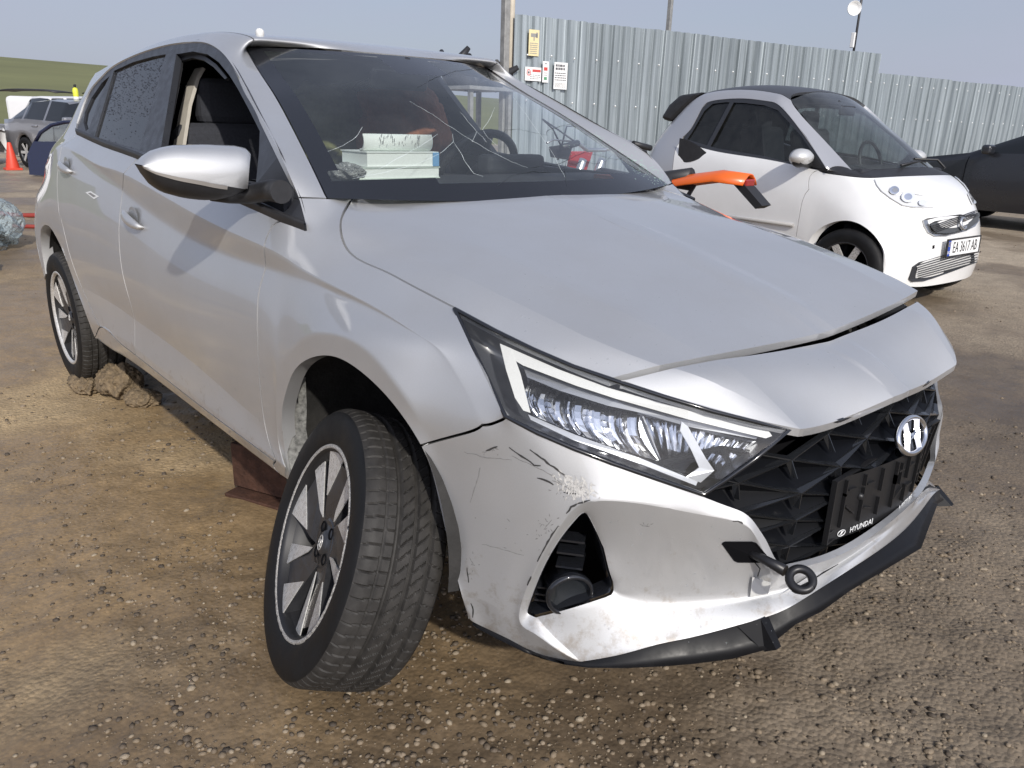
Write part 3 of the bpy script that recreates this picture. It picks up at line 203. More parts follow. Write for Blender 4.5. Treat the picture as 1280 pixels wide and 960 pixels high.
DT={"lt":[[2337,-7050,8759],[3362,-6820,8488],[4226,-6620,8290],[5012,-6360,8113],[5817,-5960,7945],[6508,-5560,7786],[7141,-4990,7580],[7614,-4300,7359],[7943,-3720,7182]],"lb":[[4773,-7736,7368],[5312,-7454,7170],[5839,-7057,6947],[6316,-6594,6720],[6838,-5955,6436],[7114,-5514,6236],[7304,-5209,6094],[7525,-4926,6378],[7832,-4536,6801]],"flute":[[[4145,-6601,7663],[4237,-6559,7664],[4086,-6479,7597],[4240,-6634,7656],[4213,-6444,7595],[4411,-6561,7657],[4248,-6489,7589],[4298,-6484,7587],[4415,-6423,7589],[4438,-6440,7586],[4419,-6493,7581],[4503,-6459,7582],[4461,-6275,7519],[4593,-6453,7578],[4463,-6354,7511],[4698,-6428,7575],[4629,-6270,7510],[4608,-6329,7505],[4644,-6331,7504],[4752,-6265,7507],[4783,-6271,7506],[4762,-6327,7502],[4698,-6162,7439],[4930,-6242,7507],[4798,-6141,7439],[4926,-6315,7501],[4891,-6126,7439],[4967,-6094,7441],[4945,-6147,7437],[4970,-6158,7436],[5082,-6095,7440],[5123,-6093,7440],[4967,-6011,7370],[5157,-6129,7437],[5127,-5928,7373],[5263,-6095,7437],[5127,-6002,7368],[5209,-5951,7369],[5286,-5907,7370],[5271,-5958,7367],[5287,-5977,7365],[5385,-5911,7367],[5308,-5757,7300],[5409,-5956,7363],[5330,-5803,7295],[5555,-5878,7365],[5446,-5754,7298],[5429,-5802,7297],[5505,-5758,7302],[5590,-5708,7307],[5577,-5750,7306],[5582,-5776,7306],[5558,-5570,7245],[5736,-5691,7316],[5588,-5601,7247],[5747,-5741,7317],[5730,-5531,7257],[5753,-5540,7258],[5729,-5590,7256],[5799,-5556,7261],[5888,-5501,7267],[5882,-5536,7266],[5760,-5424,7198],[5969,-5513,7272]],[[4189,-6716,7591],[4277,-6670,7591],[4130,-6593,7523],[4287,-6748,7583],[4253,-6555,7519],[4450,-6669,7581],[4293,-6601,7512],[4342,-6595,7510],[4453,-6529,7510],[4477,-6546,7507],[4463,-6601,7502],[4544,-6565,7501],[4506,-6383,7437],[4637,-6559,7497],[4507,-6461,7428],[4746,-6534,7494],[4675,-6374,7427],[4659,-6435,7423],[4695,-6436,7421],[4797,-6365,7422],[4829,-6371,7421],[4813,-6429,7418],[4747,-6263,7352],[4974,-6338,7419],[4845,-6238,7350],[4975,-6413,7414],[4936,-6221,7349],[5010,-6186,7349],[4991,-6240,7346],[5018,-6251,7344],[5124,-6184,7347],[5165,-6181,7346],[5013,-6101,7274],[5202,-6217,7342],[5177,-6019,7278],[5313,-6184,7342],[5174,-6090,7271],[5260,-6040,7272],[5335,-5993,7271],[5323,-6045,7269],[5340,-6064,7267],[5435,-5993,7268],[5357,-5838,7198],[5461,-6039,7264],[5382,-5884,7195],[5603,-5955,7264],[5495,-5830,7195],[5480,-5880,7195],[5554,-5833,7197],[5636,-5779,7201],[5627,-5822,7200],[5633,-5849,7200],[5606,-5639,7135],[5782,-5758,7207],[5638,-5670,7136],[5795,-5808,7207],[5776,-5595,7142],[5799,-5602,7143],[5778,-5654,7141],[5846,-5618,7145],[5936,-5561,7149],[5931,-5597,7149],[5810,-5484,7078],[6018,-5569,7152]],[[4242,-6812,7516],[4326,-6763,7514],[4183,-6688,7445],[4342,-6843,7506],[4304,-6646,7440],[4499,-6759,7502],[4347,-6693,7432],[4395,-6686,7429],[4501,-6617,7428],[4527,-6634,7425],[4517,-6691,7420],[4595,-6652,7418],[4553,-6467,7351],[4687,-6644,7413],[4560,-6547,7342],[4796,-6617,7409],[4729,-6458,7341],[4711,-6518,7336],[4749,-6520,7335],[4851,-6446,7335],[4883,-6452,7333],[4870,-6511,7330],[4802,-6343,7261],[5026,-6414,7329],[4899,-6316,7258],[5032,-6491,7324],[4989,-6296,7255],[5061,-6258,7255],[5046,-6314,7252],[5073,-6325,7250],[5175,-6254,7250],[5216,-6250,7249],[5068,-6172,7176],[5254,-6286,7244],[5226,-6084,7177],[5363,-6249,7243],[5228,-6157,7170],[5314,-6106,7171],[5390,-6058,7170],[5381,-6111,7168],[5398,-6130,7167],[5490,-6055,7165],[5412,-5898,7094],[5518,-6100,7162],[5439,-5944,7090],[5656,-6010,7160],[5550,-5886,7089],[5538,-5937,7089],[5610,-5887,7090],[5689,-5830,7091],[5682,-5874,7091],[5689,-5900,7091],[5659,-5688,7021],[5835,-5804,7093],[5694,-5718,7021],[5850,-5854,7093],[5828,-5637,7025],[5852,-5644,7025],[5834,-5698,7024],[5900,-5659,7025],[5987,-5598,7028],[5984,-5634,7027],[5865,-5523,6955],[6071,-5605,7029]],[[4308,-6876,7437],[4389,-6825,7434],[4250,-6751,7364],[4410,-6906,7426],[4369,-6707,7357],[4563,-6818,7420],[4415,-6755,7349],[4463,-6746,7345],[4564,-6674,7343],[4592,-6691,7339],[4585,-6750,7334],[4661,-6708,7331],[4616,-6521,7262],[4752,-6699,7324],[4628,-6603,7252],[4860,-6669,7320],[4792,-6509,7250],[4777,-6569,7245],[4815,-6570,7243],[4917,-6496,7243],[4950,-6500,7241],[4940,-6561,7238],[4871,-6391,7167],[5091,-6459,7234],[4967,-6361,7163],[5101,-6537,7229],[5057,-6339,7158],[5126,-6300,7156],[5114,-6357,7153],[5142,-6367,7151],[5240,-6292,7150],[5281,-6287,7148],[5137,-6212,7074],[5322,-6323,7143],[5290,-6118,7072],[5428,-6283,7140],[5296,-6192,7066],[5380,-6138,7065],[5457,-6090,7064],[5447,-6142,7062],[5464,-6160,7060],[5557,-6084,7058],[5478,-5925,6985],[5587,-6128,7055],[5508,-5970,6981],[5722,-6032,7051],[5617,-5908,6978],[5607,-5960,6978],[5677,-5908,6977],[5755,-5847,6977],[5749,-5892,6977],[5758,-5919,6976],[5726,-5703,6904],[5900,-5817,6976],[5762,-5733,6903],[5918,-5868,6975],[5893,-5647,6903],[5918,-5653,6902],[5902,-5708,6901],[5967,-5667,6902],[6052,-5603,6903],[6050,-5640,6902],[5933,-5529,6827],[6137,-5608,6902]],[[4386,-6902,7353],[4466,-6849,7349],[4330,-6777,7277],[4491,-6932,7340],[4447,-6730,7269],[4641,-6840,7332],[4496,-6778,7260],[4544,-6769,7256],[4643,-6694,7252],[4671,-6711,7248],[4667,-6771,7243],[4741,-6728,7239],[4695,-6538,7167],[4832,-6717,7231],[4711,-6621,7158],[4939,-6684,7226],[4870,-6522,7154],[4858,-6584,7150],[4897,-6584,7147],[4996,-6507,7146],[5029,-6511,7143],[5021,-6573,7141],[4952,-6401,7067],[5170,-6466,7135],[5048,-6369,7061],[5183,-6545,7130],[5137,-6345,7055],[5205,-6303,7053],[5196,-6361,7050],[5224,-6371,7047],[5320,-6293,7045],[5360,-6287,7042],[5219,-6213,6967],[5403,-6323,7036],[5370,-6114,6962],[5508,-6280,7031],[5379,-6189,6956],[5460,-6133,6954],[5535,-6083,6951],[5527,-6135,6950],[5546,-6153,6948],[5635,-6072,6945],[5558,-5912,6869],[5667,-6116,6942],[5589,-5956,6866],[5799,-6015,6935],[5696,-5890,6861],[5688,-5943,6861],[5757,-5888,6859],[5833,-5826,6857],[5829,-5871,6856],[5839,-5898,6856],[5807,-5679,6780],[5978,-5791,6852],[5844,-5708,6778],[5998,-5842,6851],[5973,-5618,6775],[5998,-5623,6774],[5983,-5679,6773],[6047,-5636,6772],[6131,-5569,6771],[6130,-5606,6770],[6016,-5495,6694],[6215,-5570,6768]],[[4471,-6892,7263],[4550,-6838,7258],[4416,-6766,7185],[4577,-6921,7248],[4533,-6717,7175],[4726,-6827,7239],[4584,-6765,7165],[4632,-6756,7160],[4729,-6679,7156],[4758,-6696,7151],[4756,-6756,7146],[4829,-6711,7141],[4783,-6520,7067],[4921,-6699,7132],[4801,-6603,7057],[5026,-6664,7126],[4958,-6501,7052],[4948,-6563,7048],[4987,-6562,7045],[5082,-6481,7042],[5115,-6484,7039],[5109,-6547,7036],[5041,-6374,6960],[5256,-6437,7028],[5136,-6339,6953],[5271,-6516,7023],[5225,-6313,6946],[5293,-6270,6942],[5285,-6329,6939],[5314,-6338,6936],[5407,-6258,6933],[5448,-6251,6929],[5310,-6177,6853],[5492,-6286,6923],[5459,-6074,6846],[5596,-6240,6916],[5470,-6150,6839],[5550,-6091,6836],[5621,-6036,6831],[5616,-6091,6831],[5636,-6109,6829],[5721,-6023,6823],[5645,-5860,6746],[5754,-6065,6821],[5677,-5903,6743],[5884,-5959,6813],[5783,-5834,6736],[5776,-5888,6736],[5844,-5831,6732],[5920,-5766,6729],[5917,-5812,6728],[5927,-5838,6727],[5895,-5616,6648],[6065,-5727,6721],[5933,-5644,6645],[6086,-5778,6719],[6061,-5550,6640],[6086,-5556,6638],[6073,-5612,6637],[6136,-5566,6635],[6217,-5496,6632],[6219,-5534,6631],[6107,-5423,6553],[6301,-5493,6625]],[[4554,-6856,7166],[4632,-6800,7161],[4501,-6728,7085],[4662,-6884,7150],[4618,-6678,7074],[4809,-6787,7139],[4670,-6726,7063],[4718,-6715,7058],[4814,-6637,7053],[4844,-6653,7047],[4843,-6714,7042],[4916,-6669,7037],[4870,-6475,6960],[5008,-6655,7026],[4891,-6559,6949],[5113,-6618,7019],[5044,-6451,6943],[5037,-6515,6940],[5076,-6514,6936],[5166,-6428,6931],[5200,-6431,6927],[5195,-6494,6924],[5128,-6319,6846],[5340,-6380,6914],[5223,-6282,6837],[5358,-6460,6908],[5312,-6254,6829],[5379,-6209,6825],[5373,-6269,6822],[5402,-6278,6818],[5494,-6195,6813],[5535,-6187,6809],[5400,-6113,6731],[5580,-6221,6802],[5547,-6007,6723],[5684,-6173,6794],[5560,-6083,6715],[5637,-6020,6710],[5705,-5961,6702],[5702,-6016,6702],[5721,-6033,6700],[5806,-5944,6694],[5731,-5779,6614],[5839,-5985,6691],[5763,-5821,6611],[5968,-5875,6681],[5869,-5749,6603],[5863,-5803,6602],[5931,-5744,6598],[6006,-5676,6593],[6003,-5723,6592],[6015,-5749,6590],[5983,-5524,6508],[6151,-5634,6582],[6022,-5551,6504],[6174,-5685,6578],[6149,-5454,6496],[6175,-5458,6494],[6163,-5515,6493],[6225,-5468,6489],[6302,-5389,6482],[6304,-5429,6481],[6196,-5319,6402],[6386,-5383,6472]]],"flute2":[[[5899,-5379,7205],[5964,-5387,7216],[5953,-5300,7182],[6059,-5360,7217],[6008,-5220,7160],[6114,-5281,7195],[6104,-5194,7161],[6209,-5255,7197],[6160,-5115,7139],[6265,-5177,7175],[6256,-5089,7141],[6321,-5099,7153],[6310,-5008,7118],[6409,-5066,7152],[6397,-4973,7117],[6457,-4979,7126],[6446,-4886,7091],[6544,-4945,7125],[6495,-4799,7062],[6593,-4860,7091],[6582,-4768,7052],[6679,-4829,7082],[6632,-4683,7017],[6728,-4745,7048],[6718,-4652,7008],[6777,-4660,7013],[6768,-4567,6973],[6863,-4629,7004],[6854,-4535,6963],[6908,-4536,6966],[6896,-4437,6924],[6986,-4493,6952],[6939,-4339,6885],[7029,-4395,6918],[7017,-4293,6880],[7106,-4350,6913],[7060,-4193,6850],[7149,-4250,6884],[7138,-4148,6846],[7192,-4150,6855],[7182,-4048,6817],[7269,-4106,6850],[7259,-4004,6813],[7313,-4005,6821],[7304,-3902,6783],[7390,-3960,6817]],[[6020,-5396,7066],[6080,-5406,7076],[6065,-5321,7040],[6165,-5384,7075],[6110,-5247,7015],[6210,-5310,7050],[6195,-5225,7014],[6295,-5288,7050],[6241,-5151,6989],[6340,-5215,7025],[6327,-5129,6989],[6386,-5141,7000],[6373,-5055,6964],[6468,-5117,6999],[6452,-5028,6962],[6508,-5037,6971],[6493,-4947,6934],[6587,-5009,6969],[6534,-4867,6904],[6627,-4931,6935],[6613,-4842,6895],[6705,-4905,6927],[6654,-4762,6861],[6746,-4826,6894],[6733,-4737,6853],[6788,-4747,6860],[6774,-4657,6820],[6865,-4722,6852],[6853,-4632,6812],[6907,-4642,6819],[6892,-4549,6777],[6980,-4610,6809],[6930,-4460,6741],[7017,-4521,6776],[7002,-4425,6739],[7089,-4485,6775],[7040,-4334,6712],[7126,-4395,6748],[7113,-4299,6711],[7164,-4306,6721],[7151,-4209,6684],[7236,-4272,6720],[7224,-4176,6683],[7275,-4183,6694],[7263,-4087,6657],[7348,-4150,6693]],[[6126,-5394,6918],[6181,-5407,6928],[6162,-5325,6890],[6256,-5390,6925],[6198,-5256,6862],[6292,-5321,6898],[6273,-5239,6860],[6367,-5305,6896],[6310,-5170,6832],[6403,-5236,6868],[6385,-5153,6830],[6439,-5167,6840],[6422,-5084,6803],[6514,-5151,6838],[6495,-5066,6800],[6547,-5078,6809],[6528,-4992,6770],[6617,-5057,6806],[6561,-4919,6739],[6650,-4985,6771],[6632,-4899,6731],[6720,-4965,6765],[6665,-4825,6699],[6753,-4892,6733],[6736,-4805,6692],[6787,-4818,6700],[6770,-4731,6660],[6857,-4798,6694],[6840,-4711,6654],[6890,-4724,6662],[6874,-4637,6621],[6960,-4705,6656],[6907,-4561,6588],[6991,-4625,6626],[6974,-4534,6589],[7058,-4599,6627],[7006,-4454,6564],[7089,-4519,6602],[7073,-4428,6565],[7122,-4439,6577],[7106,-4348,6541],[7189,-4414,6579],[7174,-4324,6543],[7222,-4335,6555],[7208,-4245,6519],[7290,-4313,6558]],[[6218,-5373,6761],[6268,-5390,6771],[6245,-5310,6731],[6334,-5378,6767],[6272,-5247,6701],[6361,-5316,6737],[6339,-5236,6698],[6427,-5304,6733],[6366,-5173,6668],[6454,-5241,6703],[6432,-5161,6664],[6481,-5178,6673],[6460,-5098,6634],[6547,-5167,6670],[6525,-5087,6630],[6574,-5103,6639],[6551,-5021,6599],[6637,-5089,6635],[6577,-4955,6566],[6662,-5024,6600],[6640,-4941,6560],[6724,-5009,6596],[6665,-4873,6528],[6750,-4941,6564],[6728,-4858,6524],[6775,-4874,6533],[6754,-4790,6493],[6838,-4859,6529],[6817,-4776,6488],[6863,-4791,6497],[6843,-4708,6457],[6925,-4777,6493],[6869,-4639,6425],[6951,-4708,6464],[6931,-4623,6428],[7012,-4691,6468],[6957,-4551,6404],[7038,-4620,6445],[7019,-4534,6409],[7065,-4549,6422],[7046,-4463,6386],[7127,-4533,6427],[7108,-4448,6391],[7154,-4464,6405],[7136,-4378,6369],[7217,-4450,6410]],[[6295,-5334,6595],[6341,-5354,6604],[6315,-5278,6563],[6399,-5349,6599],[6334,-5221,6531],[6418,-5293,6567],[6392,-5216,6526],[6476,-5288,6562],[6411,-5160,6494],[6494,-5231,6530],[6468,-5155,6489],[6513,-5174,6498],[6487,-5097,6457],[6570,-5169,6493],[6544,-5092,6452],[6589,-5112,6461],[6563,-5035,6420],[6645,-5107,6456],[6582,-4976,6386],[6663,-5048,6422],[6637,-4969,6381],[6718,-5039,6419],[6656,-4907,6351],[6736,-4977,6389],[6711,-4898,6348],[6754,-4916,6359],[6729,-4836,6318],[6809,-4907,6356],[6784,-4827,6315],[6827,-4845,6326],[6803,-4764,6285],[6881,-4836,6323],[6821,-4702,6255],[6900,-4773,6295],[6876,-4691,6258],[6954,-4762,6300],[6894,-4627,6234],[6973,-4698,6277],[6950,-4617,6240],[6993,-4636,6255],[6971,-4555,6219],[7049,-4628,6262],[7027,-4548,6226],[7070,-4567,6242],[7049,-4487,6206],[7127,-4561,6249]],[[6359,-5276,6417],[6401,-5300,6426],[6371,-5227,6384],[6451,-5302,6421],[6383,-5178,6351],[6463,-5253,6388],[6433,-5181,6345],[6512,-5256,6382],[6445,-5131,6312],[6524,-5206,6349],[6494,-5133,6306],[6535,-5157,6315],[6506,-5084,6272],[6584,-5159,6309],[6555,-5085,6266],[6595,-5109,6275],[6566,-5035,6232],[6644,-5110,6270],[6577,-4984,6198],[6655,-5060,6235],[6626,-4984,6195],[6703,-5057,6235],[6637,-4929,6166],[6713,-5002,6206],[6685,-4925,6165],[6724,-4946,6177],[6696,-4870,6136],[6772,-4943,6176],[6743,-4866,6136],[6782,-4887,6147],[6754,-4811,6107],[6830,-4884,6147],[6765,-4755,6077],[6840,-4828,6120],[6813,-4749,6082],[6887,-4822,6125],[6824,-4691,6059],[6898,-4764,6102],[6871,-4686,6064],[6909,-4706,6079],[6882,-4628,6042],[6956,-4701,6085],[6930,-4624,6048],[6970,-4647,6065],[6945,-4571,6029],[7020,-4648,6074]]],"HL":{"drl_v":[[3514,-6844,8279],[3761,-6763,8226],[4232,-6930,7875],[4886,-7245,7367],[4773,-7321,7397],[4499,-7287,7552],[3976,-7070,7920]],"drl_t":[[3514,-6844,8279],[4750,-6433,7996],[5591,-6023,7796],[6782,-5194,7532],[7702,-4004,7164],[7770,-3959,7068],[7719,-4078,7034],[6814,-5211,7377],[5771,-5990,7629],[5128,-6379,7781],[4157,-6807,7997],[3889,-6873,8084]],"drl_b":[[4886,-7300,7345],[5616,-6813,7072],[6455,-6015,6713],[7148,-5193,6279],[7146,-5226,6210],[6498,-6052,6628],[5629,-6919,7020],[4984,-7324,7283]],"chrome_a":[[3938,-6498,7654],[4547,-6211,7492],[5349,-5712,7282],[5794,-5370,7204],[6085,-5321,6804],[6336,-5293,6414],[5678,-6006,6686],[4965,-6574,6967],[4534,-6854,7126]],"chrome_b":[[5761,-5334,7218],[6429,-4781,7098],[6953,-4228,6895],[7335,-3729,6758],[6952,-4541,6002],[6600,-4978,6176],[6313,-5264,6398],[6024,-5338,6789]],"smoke":[[4039,-6699,7934],[5015,-6261,7713],[5665,-5865,7558],[6719,-5075,7302],[7550,-4042,7015],[7540,-4092,6962],[6743,-5087,7188],[6009,-5686,7385],[5599,-5999,7448],[4829,-6492,7626],[4234,-6768,7781]],"frame_b":[[6659,-5177,7275],[6754,-5103,7195],[7072,-4917,6644],[7216,-4810,6417],[7101,-5023,6196],[6921,-5271,6296],[6980,-5129,6387],[7032,-5024,6471],[6878,-5106,6784],[6674,-5218,7119]],"low_dark":[[6190,-5711,6749],[6234,-5458,7011],[6487,-5233,6955],[6784,-5076,6492],[6757,-5204,6328],[6573,-5447,6411]]},"dlo":[[-3751,-7280,10403],[-5022,-7151,11458],[-6978,-6724,12311],[-8497,-6391,12978],[-9835,-6114,13532],[-11296,-5850,14060],[-12710,-5679,14402],[-14156,-5598,14563],[-16468,-5573,14613],[-18558,-5608,14543],[-20755,-5695,14369],[-23008,-5859,14042],[-24093,-6055,13649],[-25064,-6329,13102],[-25191,-6713,12334],[-25065,-6996,11767]],"dlo_low":[[-23502,-7450,11341],[-18658,-7680,11017],[-14371,-7800,10799],[-8352,-7800,10294],[-3734,-7750,9869],[-2913,-7520,9719]],"w_front":[[-15847,-5709,14262],[-14252,-5697,14287],[-12801,-5772,14136],[-11556,-5917,13845],[-10310,-6124,13432],[-9325,-6315,13049],[-7869,-6625,12431],[-6675,-6888,11903],[-6208,-7157,11367],[-5658,-7543,10594],[-6555,-7658,10365],[-8856,-7592,10497],[-13548,-7370,10940]],"w_rear":[[-21871,-7191,11297],[-22815,-5900,13880],[-20608,-5763,14154],[-18356,-5701,14279],[-16980,-5686,14308],[-15755,-7327,11025],[-18054,-7276,11128]],"w_quarter":[[-24384,-6933,11814],[-23456,-7110,11459],[-23140,-7050,11580],[-23370,-6441,12799],[-23128,-5992,13696],[-23914,-6130,13420],[-24608,-6439,12802],[-24728,-6737,12206]],"strip1":[[-16828,-5407,13946],[-16249,-5444,13872],[-14661,-6804,11152],[-15230,-6842,11076]],"strip2":[[-16742,-4756,13848],[-15989,-4739,13883],[-16174,-4903,13553],[-15905,-5378,12604],[-14939,-6081,11198],[-15810,-6125,11109],[-16560,-5520,12320],[-16939,-5066,13228]],"seal":[[-16314,-5471,14218],[-14942,-5451,14258],[-13607,-5524,14113],[-12324,-5672,13815],[-10951,-5896,13367],[-11093,-5919,13322],[-12423,-5720,13719],[-13610,-5588,13985],[-14771,-5527,14105],[-15778,-5563,14035],[-13942,-7016,11128],[-14401,-7025,11109]],"m_top":[[-5000,-10565,11155],[-5000,-10463,11295],[-5000,-10238,11444],[-5000,-9982,11524],[-5000,-9727,11569],[-5000,-9020,11601],[-5000,-8303,11578],[-5000,-8066,11533],[-5000,-7972,11438]],"m_bot":[[-5000,-10567,11138],[-5000,-10485,10943],[-5000,-10320,10690],[-5000,-10071,10509],[-5000,-9671,10379],[-5000,-9311,10319],[-5000,-9005,10289],[-5000,-8525,10359],[-5000,-7980,10536]],"m_split":[[-4700,-10642,11121],[-4700,-10344,11012],[-4700,-9896,10899],[-4700,-9466,10819],[-4700,-9116,10738],[-4700,-8622,10642],[-4700,-8106,10572]],"m_arm":[[-5000,-8954,10430],[-5000,-8520,10416],[-5000,-8012,10400],[-4258,-7750,10548],[-3639,-7750,10560]],"lipt":[[4145,-8000,2988],[4273,-8000,2985],[4473,-7878,2914],[4758,-7768,2878],[5073,-7627,2812],[5399,-7460,2725],[5773,-7222,2671],[6304,-7037,2812],[6829,-6541,3048],[7230,-6049,3264],[7530,-5552,3348],[7883,-4980,3482],[8320,-4307,3691]],"lipb":[[4217,-7974,2832],[4350,-7937,2797],[4612,-7845,2756],[4956,-7727,2717],[5304,-7578,2651],[5675,-7419,2634],[6038,-7201,2623],[6437,-6973,2684],[6970,-6540,2790],[7427,-6053,2868],[7779,-5570,2908],[8198,-5012,2998],[8653,-4437,3241]],"lipt2":[[8320,-4307,3691],[8531,-3864,3825],[8709,-3461,4030],[8892,-2356,4251],[8886,0,4311]],"lipb2":[[8617,-4237,3320],[8728,-3870,3533],[8922,-3307,3685],[9063,-2577,3908]],"hook":[[7639,-4985,5207],[8021,-4499,5210],[8148,-4254,4975],[8192,-4169,4765],[7850,-4716,4805]]}

SMT={"v":[[-2381,-7733,9557],[-1250,-6400,9670],[-4580,-6000,12090],[-5138,-7017,11943],[-7700,-5500,14550],[-7834,-6416,13946],[-9000,-5450,15000],[-9304,-6272,14427],[-10800,-5400,15280],[-11402,-6212,14625],[-13200,-5400,15380],[-13594,-6225,14582],[-16000,-5500,15150],[-14924,-6279,14403],[-17600,-5700,14300],[-15611,-6471,13763],[-19300,-6000,12700],[-16240,-6998,12005],[-20300,-6400,11200],[-16578,-7217,11276],[-21000,-6900,9500],[-16800,-7780,9700],[-21200,-7200,7000],[-16600,-7900,7000],[-20600,-7200,4500],[-15600,-7700,4000],[-19500,-7000,3000],[-14500,-7500,3000],[-8060,-3000,15228],[-9300,-3000,15528],[-8300,0,15400],[-9500,0,15650],[-11040,-3000,15747],[-11200,0,15850],[-13380,-3000,15810],[-13500,0,15900],[-16360,-3000,15452],[-16600,0,15500],[-18200,-3200,14600],[-18400,0,14600],[-20100,-3200,12900],[-20300,0,12900],[-21200,-3200,11300],[-21400,0,11300],[-21800,-3200,9500],[-22000,0,9500],[-22000,-3200,7000],[-22200,0,7000],[-21400,-3200,4500],[-21600,0,4500],[-20300,-3200,3000],[-20500,0,3000],[-13000,-7920,9500],[-13000,-7620,10550],[-12800,-8000,7000],[-12200,-7800,4200],[-11800,-7500,3000],[-8000,-7950,9000],[-8000,-7620,10150],[-8000,-8020,6800],[-8000,-7800,4200],[-8000,-7500,3000],[-3600,-7880,8200],[-3250,-7570,9570],[-3850,-7980,6500],[-4100,-7780,4200],[-4200,-7450,2900],[-1400,-7720,8000],[-1700,-7350,9400],[-1900,-7880,5700],[0,-7880,6250],[-3050,-7780,4400],[-3250,-7600,2900],[1000,-7000,8000],[-200,-6900,9220],[1700,-7750,5600],[2050,-7050,6400],[2750,-7520,4300],[2550,-7250,4800],[3000,-7350,2800],[2850,-7300,3400],[3000,-7150,2400],[2150,-5000,8350],[550,-5000,9300],[2700,-2500,8400],[1100,-2500,9380],[2850,0,8420],[1300,0,9400],[3350,-5000,6650],[3930,-2500,6650],[4050,0,6680],[3750,-5100,5300],[4300,-2500,5350],[4420,0,5370],[3950,-5200,3450],[4450,-2500,3500],[4550,0,3520],[3750,-5200,1850],[4250,-2500,1750],[4350,0,1750],[-2795,-7200,2900],[-2623,-7380,4400],[-1634,-7480,5700],[0,-7480,6250],[1462,-7350,5600],[2365,-7120,4300],[2580,-6950,2800],[0,-3000,9850],[200,0,9920]],"f":[[0,0,1,2,3],[0,3,2,4,5],[0,5,4,6,7],[0,7,6,8,9],[0,9,8,10,11],[0,11,10,12,13],[0,13,12,14,15],[0,15,14,16,17],[0,17,16,18,19],[0,19,18,20,21],[0,21,20,22,23],[0,23,22,24,25],[0,25,24,26,27],[1,4,28,29,6],[1,28,30,31,29],[1,6,29,32,8],[1,29,31,33,32],[1,8,32,34,10],[1,32,33,35,34],[1,10,34,36,12],[1,34,35,37,36],[2,12,36,38,14],[2,36,37,39,38],[2,14,38,40,16],[2,38,39,41,40],[2,16,40,42,18],[2,40,41,43,42],[3,18,42,44,20],[3,42,43,45,44],[3,20,44,46,22],[3,44,45,47,46],[3,22,46,48,24],[3,46,47,49,48],[3,24,48,50,26],[3,48,49,51,50],[4,19,21,52,53],[4,21,23,54,52],[4,23,25,55,54],[4,25,27,56,55],[4,53,52,57,58],[4,52,54,59,57],[4,54,55,60,59],[4,55,56,61,60],[4,58,57,62,63],[4,57,59,64,62],[4,59,60,65,64],[4,60,61,66,65],[5,63,62,67,68],[5,62,69,70,67],[5,62,64,71,69],[5,64,65,72,71],[5,65,66,72],[5,68,67,73,74],[5,67,70,75,73],[5,73,75,76],[5,76,75,77,78],[5,78,77,79,80],[5,80,79,81],[5,74,73,82,83],[5,83,82,84,85],[5,85,84,86,87],[5,73,76,88,82],[5,82,88,89,84],[5,84,89,90,86],[5,76,78,91,88],[5,88,91,92,89],[5,89,92,93,90],[5,78,80,94,91],[5,91,94,95,92],[5,92,95,96,93],[5,80,81,97,94],[5,94,97,98,95],[5,95,98,99,96],[5,72,100,101,71],[5,71,101,102,69],[5,69,102,103,70],[5,70,103,104,75],[5,75,104,105,77],[5,77,105,106,79],[6,1,107,85,83],[6,107,108,87,85],[6,1,83,74],[6,0,1,74,68],[6,0,68,63]],"c":[[72,71,1],[71,69,1],[69,70,1],[70,75,1],[75,77,1],[77,79,1],[94,95,0.6],[95,96,0.6],[97,98,0.5],[98,99,0.5]],"p":["safety_cell","roof","tailgate","rear_panel","door","front_body","cowl"],"k":[0,1,63]}
SMW={"v":[[-1300,-6350,9680],[0,-3000,9850],[-3800,-3000,12700],[-4650,-5950,12090],[-8000,-2800,15150],[-7780,-5450,14520],[200,0,9920],[-3600,0,12850],[-8200,0,15350]],"f":[[0,0,1,2,3],[0,3,2,4,5],[0,1,6,7,2],[0,2,7,8,4]],"c":[],"p":["windshield"],"k":[]}
